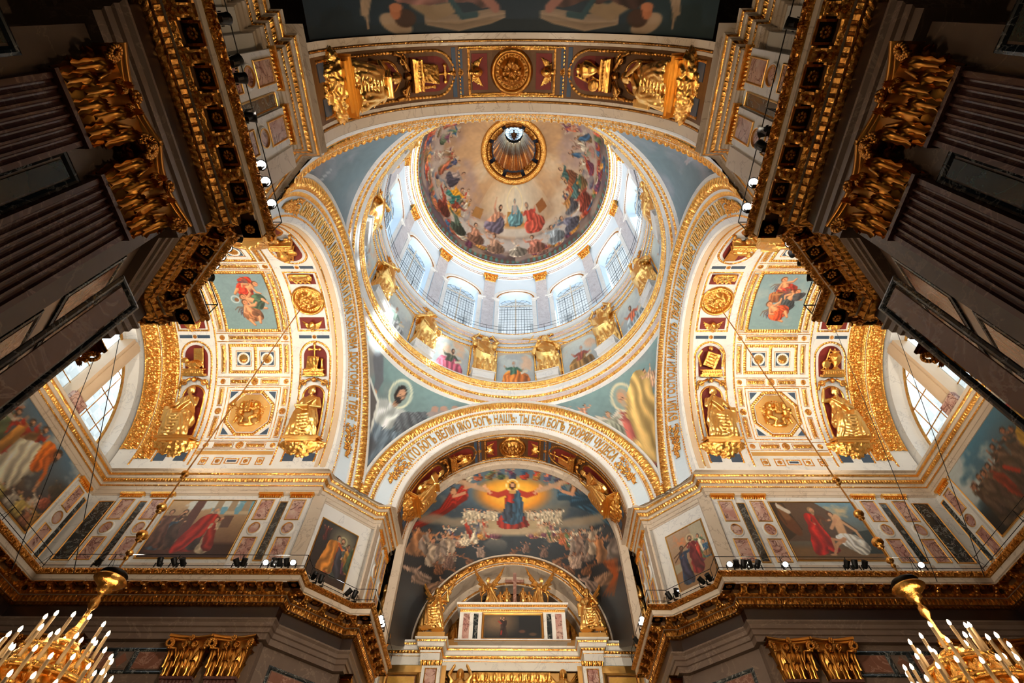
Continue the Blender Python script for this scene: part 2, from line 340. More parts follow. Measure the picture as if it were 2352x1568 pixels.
# ---- modillion bracket, local metres: faces -Y, top at z=0
def modillion_mesh():
    mb = MB(); w = .30; L = .46
    pr = []
    for t in np.linspace(0, 1, 9):
        y = .02-L*t; z = -.30*(1-t)**1.3-.06-.05*np.sin(t*pi*1.6); pr.append((y, z))
    pr = np.array(pr)
    for sgn in (1,):
        for i in range(len(pr)-1):
            (y0, z0), (y1, z1) = pr[i], pr[i+1]; mb.hexa([(-w/2, y0, 0), (w/2, y0, 0), (w/2, y1, 0), (-w/2, y1, 0), (-w/2, y0, z0), (w/2, y0, z0), (w/2, y1, z1), (-w/2, y1, z1)])
    for x in (-w/2-.02, w/2+.02):
        mb.tube((x-.03, .02-.06, -.27), (x+.03, .02-.06, -.27), .10, n=8); mb.tube((x-.03, -L+.06, -.10), (x+.03, -L+.06, -.10), .07, n=8)
    for i in range(3): mb.ball((0, -.08-.13*i, -.36+.10*i), .085, 6, sc=(1.2, 1, .9))
    return to_mesh('modillion', mb, GOLDD, False, 1.0)
def coffer_mesh():
    mb = MB(); a, b = .27, .21
    for (x0, y0, x1, y1) in ((-a, -a, a, -b), (-a, b, a, a), (-a, -b, -b, b), (b, -b, a, b)): mb.box((x0, y0, -.05), (x1, y1, .0), 1)
    mb.box((-b, -b, -.012), (b, b, 0), 0)
    for i in range(8):
        g = i*pi/4; mb.ball((.10*cos(g), .10*sin(g), -.035), .055, 6, 1, (1, 1, .8))
    mb.ball((0, 0, -.05), .055, 6, 1)
    return to_mesh('soffit_coffer', mb, [FRIEZE, GOLDD], False, 1.0)
# ---- Corinthian pilaster capital, local metres: width w at neck, flares to wt; faces -Y, base z=0
def capital_mesh(w=1.30, wt=1.92, h=1.62):
    mb = MB(); hw = w/2; dp = .30
    mb.hexa([(-hw, 0, 0), (hw, 0, 0), (hw, -dp, 0), (-hw, -dp, 0), (-wt*.42, 0, h*.86), (wt*.42, 0, h*.86), (wt*.42, -dp*1.5, h*.86), (-wt*.42, -dp*1.5, h*.86)])
    # abacus with concave front
    xs = np.linspace(-wt/2, wt/2, 11); yf = -dp*2.1+.22*np.cos(xs/(wt/2)*pi/2)
    for k, (z0, z1, g) in enumerate(((h*.87, h*.93, 0), (h*.93, h, .05))):
        P = np.stack([np.stack([xs*(1+g), yf*0, xs*0+z0], 1), np.stack([xs*(1+g), yf-g, xs*0+z0], 1), np.stack([xs*(1+g), yf-g, xs*0+z1], 1), np.stack([xs*(1+g), yf*0, xs*0+z1], 1)], 1); mb.grid(P)
    def leaf(x, y, z, hh, ww, out, ax=0.):
        t = np.linspace(0, 1, 9)[:, None]; s = np.linspace(-1, 1, 7)[None, :]
        zz = z+hh*np.sin(np.clip(t*1.15, 0, 1.05)*pi/2)-hh*.16*np.clip(t-.8, 0, 1)*5*.6
        oo = .04+out*(t**2.2); wd = ww/2*(1-.55*np.clip(t-.55, 0, 1)/.45)*(1+.16*np.cos(t*pi*7))
        X = s*wd; D = oo+.05*np.cos(s*pi*2.0)*(1-t*.4)-.03*np.abs(s); c, q = cos(ax), sin(ax)
        P = np.stack([x+X*c+D*q+0*t, y-D*c+X*q+0*t, zz+0*s], -1); mb.grid(P)
    for x in np.linspace(-hw*.72, hw*.72, 3): leaf(x, -dp, 0, h*.36, w/4.4, .26)
    for x in np.linspace(-hw*1.02, hw*1.02, 4): leaf(x, -dp-.02, h*.20, h*.42, w/4.8, .36)
    for x in (-hw*.40, hw*.40): leaf(x, -dp, h*.48, h*.32, w/6.5, .40)
    for sx in (-1, 1):
        leaf(sx*hw, -dp*.5, 0, h*.36, dp*1.1, .16, sx*pi/2); leaf(sx*hw, -dp*.5, h*.15, h*.55, dp*1.2, .30, sx*pi/2)
        # corner volute: spiral ribbon
        for (cx, cy, rr, aa) in ((sx*wt*.45, -dp*2.0, .22, sx*.7), (sx*wt*.13, -dp*1.6, .13, -sx*.3)):
            th = np.linspace(-pi*.5, pi*2.6, 22); r = rr*(1-.27*np.linspace(0, 1, 22)*2.6/1.2)
            pts = np.stack([cx-sx*(r*np.cos(th)-0)*cos(aa)*1.0, cy+r*np.cos(th)*sin(aa)*.6*sx, h*.76+r*np.sin(th)], 1); mb.poly_tube(pts, .06, 6)
            mb.poly_tube([(cx*.45, -dp-.05, h*.40), (cx*.62, -dp-.16, h*.66), (pts[0][0], pts[0][1], pts[0][2])], .05, 5)
    for i in range(7):
        g = i*2*pi/7; mb.ball((.09*cos(g), -dp*2.0+.05, h*.92+.09*sin(g)), .06, 6)
    mb.ball((0, -dp*2.0, h*.92), .06, 6)
    return to_mesh('capital', mb, GOLDC, True, 1.0)
def fluted_shaft(w=.086, d=.016, z0=-.107, z1=.706, nfl=7):
    """plan profile with flutes, extruded; local building units, centred, faces -Y"""
    xs = [-w/2, -w/2]; ys = [0, -d]; m = w*.06; fw = (w-2*m)/nfl
    for i in range(nfl):
        x0 = -w/2+m+i*fw; xs += [x0+fw*.12]; ys += [-d]
        for k in range(1, 6): g = pi*k/6; xs.append(x0+fw*.5-cos(g)*fw*.38); ys.append(-d+sin(g)*fw*.38)
        xs += [x0+fw*.88]; ys += [-d]
    xs += [w/2, w/2]; ys += [-d, 0]; return np.array(xs), np.array(ys), z0, z1
def face_frame(p, n):   # n 2-D open normal (already signed) -> local X (right), Y (back), Z up
    Y = (-n[0], -n[1], 0); X = np.cross(Y, (0, 0, 1.)); return X, Y, (0, 0, 1)
def oval_ring(mb, c, X, Z, Nn, ra, rb, w, h, m=0, n=20):
    a = np.linspace(0, 2*pi, n, endpoint=False); rows = []
    for (k, hh) in ((1, 0), (1-w*.3, h), (1-w*.7, h), (1-w, 0)): rows.append(np.outer(np.cos(a)*ra*k, X)+np.outer(np.sin(a)*rb*k, Z)+np.asarray(Nn)*hh+c)
    mb.grid(np.stack(rows, 1), m, wrap=True)
def rect_frame(mb, c, X, Z, Nn, w, h, t, hh, m=0):
    """raised mitred frame of outer size w x h, border t"""
    X, Z, Nn, c = [np.asarray(q, float) for q in (X, Z, Nn, c)]
    def ring(k, e): return [c+X*sx*(w/2-k)+Z*sz*(h/2-k)+Nn*e for sx, sz in ((-1, -1), (1, -1), (1, 1), (-1, 1))]
    R = [ring(0, 0), ring(0, hh*.7), ring(t*.35, hh), ring(t*.65, hh*.8), ring(t, hh*.2)]
    mb.grid(np.stack(R, 1), m, wrap=True)
def slab(mb, c, X, Z, Nn, w, h, d, m=0, bev=.0):
    X, Z, Nn, c = [np.asarray(q, float) for q in (X, Z, Nn, c)]
    R = lambda e, k: [c+X*sx*(w/2-k)+Z*sz*(h/2-k)+Nn*e for sx, sz in ((-1, -1), (1, -1), (1, 1), (-1, 1))]
    return mb.hexa(R(0, 0)+R(d, bev), m)
def attic_pilaster(P, o, X, N, z0=1.03, z1=1.372, w=.084):
    """white pilaster with veined panels, oval medallion and gilded cap; o = foot on wall plane"""
    X = np.array([*X[:2], 0.]); N = np.array([*N[:2], 0.]); Z = np.array([0, 0, 1.]); o = np.array([o[0], o[1], 0.]); d = .010
    mb = MB(); slab(mb, o+Z*(z0+z1)/2, X, Z, N, w, z1-z0, d); root = build('pilaster', mb, WHITE, P)
    cap = MB(); q = o+Z*(z1-.006)+N*d; slab(cap, o+Z*(z1+.001), X, Z, N, w*1.14, .010, d*1.8); seg_relief(cap, q-X*w*.53-Z*.012, q+X*w*.53-Z*.012, q-X*w*.55+Z*.006, q+X*w*.55+Z*.006, .009, .005, p_leaf, 6, 4, 0, N)
    build('pilaster_cap', cap, GOLD, root)
    for k, (zc, hh) in enumerate(((1.298, .088), (1.128, .088))):
        f = MB(); rect_frame(f, o+Z*zc+N*d, X, Z, N, w*.66, hh+.008, .005, .004); build('panel_frame', f, GOLDS, root)
        pn = MB(); slab(pn, o+Z*zc+N*d, X, Z, N, w*.56, hh, .0015); build('marble_panel', pn, PINK, root)
    f = MB(); oval_ring(f, o+Z*1.213+N*d, X, Z, N, .027, .031, .30, .005); build('oval_rim', f, WHITE, root, smooth=True)
    f = MB(); a = np.linspace(0, 2*pi, 16, endpoint=False); f.fan(o+Z*1.213+N*(d+.002)+np.outer(np.cos(a)*.021, X)+np.outer(np.sin(a)*.025, Z)); build('oval_medallion', f, PINK, root)
    f = MB(); oval_ring(f, o+Z*1.213+N*(d+.001), X, Z, N, .022, .026, .16, .005); build('oval_bead', f, GOLDS, root)
def dark_strip(P, o, X, N, w, zc=1.213, h=.25, m=None):
    X = np.array([*X[:2], 0.]); N = np.array([*N[:2], 0.]); Z = np.array([0, 0, 1.]); o = np.array([o[0], o[1], 0.])+Z*zc+N*.001
    f = MB(); slab(f, o, X, Z, N, w, h, .003); r = build('marble_strip', f, m or DARKM, P)
    f = MB(); rect_frame(f, o, X, Z, N, w+.008, h+.008, .005, .006); build('strip_frame', f, GOLDS, r)
for sx in (-1, 1):
  for sy in (-1, 1):
    nm = PIERNAME[(sx, sy)]; P = empty(nm, (sx*.9, sy*.9, -.107), kind='structure')
    # ---------- main wall and entablature
    mb = MB()
    prof = [(.12, 1.006), (0, 1.006), (0, 1.0035), (.004, .994), (.009, .9890), (.010, .9875), (.010, .972), (.014, .970), (.014, .9655), (.040, .9655), (.040, .949), (.046, .9405), (.050, .940), (.0505, .917), (.055, .9165), (.064, .912), (.064, .874), (.057, .873), (.057, .868), (.062, .861), (.062, .849), (.066, .846), (.066, .832), (.070, .830), (.070, .812), (.085, .811), (.085, -.107)]
    mm = [1]*2+[0]*(len(prof)-3); mats = [CREAM, CREAM, GOLDD, FRIEZE, GREYM]
    mm = [0, 0, 2, 2, 0, 0, 0, 0, 5, 5, 2, 0, 5, 2, 2, 3, 4, 4, 4, 4, 4, 4, 4, 4, 4, 4]
    sweep(mb, MAINP, prof, np.tile(mm, (len(MAINP)-1, 1)), sx, sy); build('entablature', mb, [CREAM, CREAM, GOLDD, FRIEZE, GREYM, BRONZE], P)
    g = MB()
    gl = MB(); path_relief(gl, MAINP, -.001, 1.0035, .009, .9892, .026, .0075, p_acan2, sx, sy, 14, 8); build('gilded_leaf_band', gl, GOLDD, P, smooth=False, kind='stuff')
    path_relief(g, MAINP, .008, .9895, .010, .9875, .010, .0016, p_leaf, sx, sy, 5, 2)
    path_relief(g, MAINP, .039, .949, .047, .9405, .0155, .0042, p_egg, sx, sy, 6, 5)
    path_relief(g, MAINP, .054, .917, .064, .912, .012, .003, p_leaf, sx, sy, 6, 3)
    build('gilded_moulding', g, GOLDD, P, smooth=True, kind='stuff')
    g = MB(); path_relief(g, MAINP, .0495, .9385, .0505, .9185, .0145, .0055, p_dent, sx, sy, 8, 2); build('dentils', g, GOLDD, P, kind='stuff')
    # ---------- modillions and coffers under the cornice
    o0, nr = offset(MAINP, .014); o1, _ = offset(MAINP, .040)
    for i in range(len(MAINP)-1):
        a, b = o0[i]*[sx, sy], o0[i+1]*[sx, sy]; c, d = o1[i]*[sx, sy], o1[i+1]*[sx, sy]; n = nr[i]*[sx, sy]; L = np.linalg.norm(d-c)
        if i in (0, 1): continue
        k = max(1, int(round(L/.0615))); X, Y, Z = face_frame(a, n)
        for j in range(k):
            q = c+(d-c)*(j+.5)/k; M = frame((q[0], q[1], .9655), X, Y, Z); put('modillion', shared(modillion_mesh), M, P)
            if j < k-1 or k == 1:
                q = (c+(d-c)*(j+1)/k) if k > 1 else c; q = q+n*.013
                if k > 1: put('soffit_coffer', shared(coffer_mesh), frame((q[0], q[1], .9655), X, Y, Z), P)
        for q in ((a+c)/2, (b+d)/2):
            if L > .05 and i >= 3: put('soffit_coffer', shared(coffer_mesh), frame((q[0], q[1], .966), X, Y, Z), P)
    # ---------- lower pilasters with Corinthian capitals
    for (ax, c0) in (('t', .842), ('t', .970), ('n', .842), ('n', .970), ('t', 1.37), ('t', 1.498), ('e', .30), ('e', .42)):
        if ax == 't': o = np.array([c0*sx, .5672*sy]); n = np.array([0, -sy])
        elif ax == 'n': o = np.array([.5672*sx, c0*sy]); n = np.array([-sx, 0])
        else: o = np.array([1.645*sx, c0*sy]); n = np.array([-sx, 0])
        X, Y, Z = face_frame(o, n); xs, ys, z0, z1 = fluted_shaft(); R = []
        for z in (z0, z1): R.append([np.array([o[0], o[1], z])+np.array(X)*x+np.array([*(-np.array(Y[:2])), 0])*(-y) for x, y in zip(xs, ys)])
        mb = MB(); mb.grid(np.array(R).transpose(1, 0, 2)); 
        sh = build('pilaster_shaft', mb, ROSY, P)
        nk = MB(); slab(nk, np.array([o[0], o[1], .702])+0*np.array(X), np.array(X), np.array([0, 0, 1.]), np.array([*n, 0.]), .094, .007, .021); build('neck_ring', nk, ROSY, sh)
        put('capital', shared(capital_mesh), frame((o[0], o[1], .706), X, Y, Z), P)
    # ---------- lower wall panels
    def wall_panel(o, n, w, zc, h, m=BROWNP, diamond=False, fm=None):
        X, Y, Z = face_frame(o, n); X = np.array(X); N = np.array([*n, 0.]); c = np.array([o[0], o[1], zc]); Zv = np.array([0, 0, 1.])
        f = MB(); rect_frame(f, c, X, Zv, N, w+.026, h+.026, .010, .004); r = build('panel_border', f, fm or DARKM, P)
        f = MB(); slab(f, c, X, Zv, N, w, h, .0025); build('wall_panel', f, m if not diamond else GREYM, r)
        if diamond:
            f = MB(); f.quad(c+X*w*.42+N*.004, c+Zv*h*.46+N*.004, c-X*w*.42+N*.004, c-Zv*h*.46+N*.004); build('diamond_inlay', f, BROWNP, r)
    yl = .5672*sy
    for (xc, w, dm) in ((1.085, .085, 0), (1.17, .042, 1), (1.255, .085, 0)): wall_panel((xc*sx, yl), (0, -sy), w, .756, .046, diamond=bool(dm))
    wall_panel((1.17*sx, yl), (0, -sy), .27, .45, .44)
    wall_panel((.5672*sx, .906*sy), (-sx, 0), .022, .47, .40, GREEN)
    wall_panel((.5672*sx, .72*sy), (-sx, 0), .03, .47, .40, BROWNP)
    wall_panel((.5672*sx, 1.075*sy), (-sx, 0), .06, .47, .40, GREEN)
    oo, nrr = offset(MAINP, .0852); a, b = oo[5]*[sx, sy], oo[6]*[sx, sy]; n = nrr[5]*[sx, sy]; c = (a+b)/2
    wall_panel(tuple(c), n, .150, .70, .11); wall_panel(tuple(c), n, .150, .40, .36)
    # ---------- attic wall and cornice
    mb = MB()
    prof = [(.06, 1.466), (0, 1.466), (0, 1.457), (.004, 1.4555), (.008, 1.447), (.012, 1.446), (.013, 1.439), (.016, 1.438), (.022, 1.424), (.027, 1.423), (.028, 1.414), (.031, 1.4095), (.034, 1.409), (.034, 1.394), (.037, 1.393), (.037, 1.378), (.041, 1.377), (.043, 1.372), (.045, 1.372), (.045, 1.075), (.038, 1.074), (.038, 1.0)]
    sweep(mb, ATTC, prof, np.tile([0, 0, 0, 1, 0, 0, 0, 1, 0, 0, 1, 0, 0, 0, 0, 0, 0, 0, 2, 0, 0], (len(ATTC)-1, 1)), sx, sy); build('attic_wall', mb, [CREAM, GOLD, WHITE], P)
    g = MB()
    path_relief(g, ATTC, .0035, 1.4555, .009, 1.447, .0115, .0022, p_scroll, sx, sy, 5, 3)
    path_relief(g, ATTC, .0155, 1.438, .0225, 1.424, .0115, .0036, p_egg, sx, sy, 6, 5)
    path_relief(g, ATTC, .0275, 1.414, .0315, 1.4095, .0085, .0022, p_bead, sx, sy, 5, 3)
    build('attic_gilded_moulding', g, GOLD, P, smooth=True, kind='stuff')
    for c0 in (.836, .960, 1.392, 1.515): attic_pilaster(P, (c0*sx, .565*sy), (1, 0), (0, -sy))
    for c0 in (.828, .952): attic_pilaster(P, (.565*sx, c0*sy), (0, 1), (-sx, 0))
    dark_strip(P, (.898*sx, .565*sy), (1, 0), (0, -sy), .026); dark_strip(P, (1.453*sx, .565*sy), (1, 0), (0, -sy), .026); dark_strip(P, (1.60*sx, .565*sy), (1, 0), (0, -sy), .058)
    dark_strip(P, (.565*sx, .890*sy), (0, 1), (-sx, 0), .026)
    attic_pilaster(P, (1.685*sx, .495*sy), (0, 1), (-sx, 0), w=.07); dark_strip(P, (1.685*sx, .545*sy), (0, 1), (-sx, 0), .02)
    for c0, w in ((.757, .05),):
        f = MB(); slab(f, np.array([(c0+.005)*sx, .565*sy, 1.21]), np.array([1., 0, 0]), np.array([0, 0, 1.]), np.array([0, -sy, 0.]), w, .31, .008); build('corner_pilaster', f, CREAM, P)
        f = MB(); slab(f, np.array([(.565)*sx, (c0-.005)*sy, 1.21]), np.array([0, 1., 0]), np.array([0, 0, 1.]), np.array([-sx, 0, 0.]), w, .31, .008); build('corner_pilaster', f, CREAM, P)
    mb = MB(); pl = [(.503, 1.04), (.503, .742), (.562, .720), (.722, .562), (.745, .503), (1.67, .503), (1.67, 1.04)]; mb.fan([(x*sx, y*sy, 1.4600) for x, y in pl]); build('blocking_course', mb, CREAM, P)
    # ---------- end wall half above the springing with the half-round window opening
    mb = MB(); a = np.linspace(0, pi/2, 17); rin = .472; zc = 1.475; x0 = 1.675
    inner = np.stack([np.full(17, x0), rin*np.cos(a), zc+rin*np.sin(a)], 1); outer = np.stack([np.full(17, x0), .62*np.cos(a), 1.42+.62*np.sin(a)], 1)
    back = inner+[.065, 0, 0]; mb.grid(np.stack([outer, inner, back], 1)*[sx, sy, 1])
    mb.quad((x0*sx, .62*sy, 1.42), (x0*sx, 0, 1.42), (x0*sx, 0, zc), (x0*sx, rin*sy, zc)); mb.quad((x0*sx, 0, zc), (x0*sx, rin*sy, zc), ((x0+.065)*sx, rin*sy, zc), ((x0+.065)*sx, 0, zc))
    build('end_wall', mb, WHITE, P)
# ================================================================ lunette windows
for wi, sx in ((1, -1), (2, 1)):
    Wn = empty('window_%d' % wi, (sx*1.72, 0, 1.475), kind='structure'); zc = 1.475; X0 = 1.735; r = .472
    a = np.linspace(0, pi, 33); mb = MB()
    ring = lambda rr, x: np.stack([np.full(33, x*sx), rr*np.cos(a), zc+rr*np.sin(a)], 1)
    mb.grid(np.stack([ring(r, X0), ring(r, X0-.012), ring(r-.022, X0-.012), ring(r-.022, X0)], 1)); mb.box((min(X0*sx, (X0-.012)*sx), -r, zc), (max(X0*sx, (X0-.012)*sx), r, zc+.018))
    build('outer_frame', mb, WHITE, Wn)
    mb = MB(); mb.grid(np.stack([ring(r-.022, X0-.006), ring(r-.022, X0-.014), ring(r-.030, X0-.014), ring(r-.030, X0-.006)], 1)); build('gilded_bead', mb, GOLDD, Wn)
    for s in (-1, 1):
        zt = zc+sqrt((r-.01)**2-.19**2)
        mb = MB(); mb.box((min(sx*1.67, sx*1.74), min(s*.158, s*.222), zc), (max(sx*1.67, sx*1.74), max(s*.158, s*.222), zt)); 
        mb.box((min(sx*1.665, sx*1.74), min(s*.173, s*.207), zc), (max(sx*1.665, sx*1.74), max(s*.173, s*.207), zt)); build('stone_mullion', mb, TAN, Wn)
        mb = MB(); mb.box((min(sx*1.655, sx*1.675), min(s*.15, s*.23), zc-.004), (max(sx*1.655, sx*1.675), max(s*.15, s*.23), zc+.05)); build('mullion_foot', mb, PINK, Wn)
    # glazing bars
    mb = MB()
    for y in (-.38, -.30, -.09, 0, .09, .30, .38): mb.tube((X0*sx-sx*.004, y, zc), (X0*sx-sx*.004, y, zc+sqrt((r-.02)**2-y*y)), .0022, n=5)
    for z in (.11, .22, .33, .43): q = sqrt((r-.02)**2-z*z); mb.tube((X0*sx-sx*.004, -q, zc+z), (X0*sx-sx*.004, q, zc+z), .0022, n=5)
    build('glazing_bars', mb, GOLDD, Wn)
    ys = [-.452, -.38, -.30, -.19, -.09, 0, .09, .19, .30, .38, .452]; zs_ = [0, .11, .22, .33, .455]
    for i in range(len(ys)-1):
        for j in range(len(zs_)-1):
            y0, y1, z0, z1 = ys[i], ys[i+1], zs_[j], zs_[j+1]; ym = min(abs(y0), abs(y1)); R_ = r-.02
            if ym*ym+z0*z0 >= R_*R_: continue
            yy = np.linspace(y0, y1, 5); top = np.minimum(z1, np.sqrt(np.clip(R_*R_-yy*yy, 0, 1))); top = np.maximum(top, z0+1e-4)
            f = MB(); f.grid(np.stack([np.stack([np.full(5, X0*sx), yy, np.full(5, zc+z0)], 1), np.stack([np.full(5, X0*sx), yy, zc+top], 1)], 1)); build('pane', f, FROST, Wn)
# ================================================================ vault maps
class Vmap:
    """surface coordinates of a barrel vault: u along its axis, g angle in degrees from the far/right springing, h height toward the axis"""
    def __init__(s, kind, sgn, R=R0, zc=ZS): s.k = kind; s.s = sgn; s.R = R; s.zc = zc
    def __call__(s, u, g, h=0.):
        u, g, h = np.broadcast_arrays(np.asarray(u, float), np.asarray(g, float), np.asarray(h, float)); t = np.radians(g); r = s.R-h
        c = r*np.cos(t); z = s.zc+r*np.sin(t)
        return np.stack([s.s*u, c, z], -1) if s.k == 'x' else np.stack([c, s.s*u, z], -1)
    def deg(s, L): return degrees(L/s.R)
    def inn(s, u, g): return s(u, g, 1.)-s(u, g, 0.)
    def strip(s, mb, u0, u1, g0, g1, per, h, pat, along='g', nu=6, nv=4, m=0, h0=.001):
        """relief band; runs along 'g' (around the arch) or 'u'"""
        if along == 'g': L = abs(radians(g1-g0))*s.R; base = lambda a, b: s(u0+(u1-u0)*b, g0+(g1-g0)*a, h0); nr = lambda a, b: s.inn(u0+(u1-u0)*b, g0+(g1-g0)*a)
        else: L = abs(u1-u0); base = lambda a, b: s(u0+(u1-u0)*a, g0+(g1-g0)*b, h0); nr = lambda a, b: s.inn(u0+(u1-u0)*a, g0+(g1-g0)*b)
        relief(mb, base, nr, L, 0, per, h, pat, nu, nv, m)
    def panel(s, mb, u0, u1, g0, g1, h=.001, m=0, n=None, thick=.002):
        n = n or max(2, int(abs(g1-g0)/4)+1); g = np.linspace(g0, g1, n)
        rows = [s(u0, g, h-thick), s(u0, g, h), s(u1, g, h), s(u1, g, h-thick)]; mb.grid(np.stack(rows, 1), m)
        for gg in (g0, g1): mb.quad(s(u0, gg, h-thick), s(u0, gg, h), s(u1, gg, h), s(u1, gg, h-thick), m=m)
    def frame(s, mb, u0, u1, g0, g1, w, per, h, pat, m=0, nu=5, nv=3, h0=.001):
        dg = s.deg(w); s.strip(mb, u0, u0+w, g0, g1, per, h, pat, 'g', nu, nv, m, h0); s.strip(mb, u1-w, u1, g0, g1, per, h, pat, 'g', nu, nv, m, h0)
        s.strip(mb, u0, u1, g0, g0+dg, per, h, pat, 'u', nu, nv, m, h0); s.strip(mb, u0, u1, g1-dg, g1, per, h, pat, 'u', nu, nv, m, h0)
    def disc(s, mb, uc, gc, r, h=.001, m=0, n=24, k=1.0):
        a = np.linspace(0, 2*pi, n, endpoint=False); mb.fan(s(uc+r*np.cos(a), gc+s.deg(r*k)*np.sin(a), h), m)
    def ring(s, mb, uc, gc, r, w, hh, per, pat, m=0, nu=5, nv=3, h0=.001, a0=0, a1=2*pi, k=1.0):
        base = lambda t, b: s(uc+(r-w*b)*np.cos(a0+(a1-a0)*t), gc+s.deg(1)*(r-w*b)*k*np.sin(a0+(a1-a0)*t), h0)
        nr = lambda t, b: s.inn(uc+0*t, gc+s.deg(1)*(r-w*b)*k*np.sin(a0+(a1-a0)*t))
        relief(mb, base, nr, r*abs(a1-a0), 0, per, hh, pat, nu, nv, m)
    def frame_at(s, u, g, flip, sc=1.0, h=0., go=None):
        """object matrix: Z up the vault, -Y toward the axis"""
        o = s(u, g, h); go = g if go is None else go; inn = s.inn(u, go); up = s(u, go+.1)-s(u, go); up = up/np.linalg.norm(up)
        if flip: up = -up
        Y = -inn; X = np.cross(Y, up); return frame(o, X, Y, up, sc)
def rosette(mb, V, u, g, r, m=0, h=.004):
    V.ring(mb, u, g, r, r*.35, h*.6, r*.8, p_plain, m, 6, 2)
    for i in range(6):
        a = i*pi/3; c = V(u+r*.42*cos(a), g+V.deg(r*.42)*sin(a), .002); mb.ball(c, r*.28, 6, m)
    mb.ball(V(u, g, .004), r*.25, 6, m)
# ================================================================ niche column: same ordering on all vaults
def arch_frame(mb, V, uc, hw, g0, g1, w, per, h, pat, m=0, flip=1):
    """round-headed frame: straight sides from g0 to g1, half circle above"""
    V.strip(mb, uc-hw, uc-hw+w, g0, g1, per, h, pat, 'g', 5, 3, m); V.strip(mb, uc+hw-w, uc+hw, g0, g1, per, h, pat, 'g', 5, 3, m)
    V.ring(mb, uc, g1, hw, w, h, per, pat, m, 5, 3, a0=0, a1=pi*flip)
def arch_panel(mb, V, uc, hw, g0, g1, h=.0015, m=0, flip=1, back=0.):
    g = np.linspace(g0, g1, 5); mb.grid(np.stack([V(uc-hw, g, h), V(uc+hw, g, h)], 1), m)
    a = np.linspace(0, pi*flip, 13); mb.fan(V(uc+hw*np.cos(a), g1+V.deg(hw)*np.sin(a), h), m)
# ---------------------------------------------------------------- sculpted figures
def capsule(mb, p0, p1, r0, r1, n=10): mb.tube(p0, p1, r0, r1, n); mb.ball(p0, r0, n); mb.ball(p1, r1, n)
def robe(mb, rows, nf=9, depth=.16, seed=0, n=72, twist=.6):
    """rows: (cx,cy,z,rx,ry); folds run down the cloth"""
    r = np.array(rows, float); t = np.linspace(0, 1, len(r)); T = np.linspace(0, 1, 30); R = np.stack([np.interp(T, t, r[:, k]) for k in range(5)], 1)
    a = np.linspace(0, 2*pi, n, endpoint=False)[:, None]; f = np.sin(a*nf+T[None]*twist*6+2*fbm(a*1.3+T[None]*1.2, T[None]*2.5+a*0, seed)*3)
    k = 1+depth*(np.abs(f)**.8*1.2-.6)*(.25+.85*(1-T[None]))+.5*depth*(fbm(a*2.2+T[None]*3, T[None]*6+a, seed+5)-.5); X = R[None, :, 0]+np.cos(a)*R[None, :, 3]*k; Y = R[None, :, 1]+np.sin(a)*R[None, :, 4]*k
    mb.grid(np.stack([X, Y, np.broadcast_to(R[None, :, 2], X.shape)], -1), wrap=True)
    for e in (0, -1): mb.fan(np.stack([X[:, e], Y[:, e], np.full(n, R[e, 2])], 1))
def remesh(mb, voxel, name, material, smooth_it=1, scale=1.0):
    me = to_mesh(name+'_src', mb, material, True, scale); o = bpy.data.objects.new('tmp', me); COL.objects.link(o)
    r = o.modifiers.new('r', 'REMESH'); r.mode = 'VOXEL'; r.voxel_size = voxel*scale; r.use_smooth_shade = True
    if smooth_it: q = o.modifiers.new('s', 'SMOOTH'); q.iterations = smooth_it; q.factor = .5
    dg = bpy.context.evaluated_depsgraph_get(); ev = o.evaluated_get(dg); out = bpy.data.meshes.new_from_object(ev, depsgraph=dg); out.name = name
    bpy.data.objects.remove(o); bpy.data.meshes.remove(me)
    if not out.materials: out.materials.append(material)
    return out
def head(mb, c, r=.055, tilt=(0, -.3), beard=False, hair=True):
    x, y, z = c; fx, fy = tilt
    mb.ball(c, r, 12, sc=(.82, .95, 1.15)); mb.ball((x+fx*r*.3, y-r*.9, z-r*.1), r*.20, 6, sc=(.7, 1, 1.5)); mb.ball((x, y-r*.62, z-r*.75), r*.38, 8)
    for s in (-1, 1): mb.ball((x+s*r*.34, y-r*.80, z+r*.15), r*.16, 6); mb.ball((x+s*r*.8, y, z), r*.2, 6)
    if hair:
        mb.ball((x, y+r*.25, z+r*.25), r*1.05, 12, sc=(.95, 1, 1.05))
        for s in (-1, 1): mb.ball((x+s*r*.75, y+r*.3, z-r*.5), r*.5, 8, sc=(.7, .9, 1.4))
    if beard: mb.ball((x, y-r*.55, z-r*1.15), r*.48, 8, sc=(1, .8, 1.5))
    mb.tube((x, y+r*.1, z-r*1.9), (x, y, z-r*.6), r*.5, r*.42, 8)
def hand(mb, c, d, r=.018):
    c = np.asarray(c, float); d = np.asarray(d, float); d = d/np.linalg.norm(d); s = np.cross(d, (0, 0, 1.)); s = s/(np.linalg.norm(s)+1e-6)
    mb.ball(c, r*1.3, 8); 
    for k in range(4): q = c+s*(k-1.5)*r*.75; mb.tube(q, q+d*r*(3.0-.35*abs(k-1.3))-np.array([0, 0, r*.5]), r*.42, r*.3, 5)
    mb.tube(c+s*r*1.1, c+s*r*2.0+d*r*1.2, r*.45, r*.32, 5)
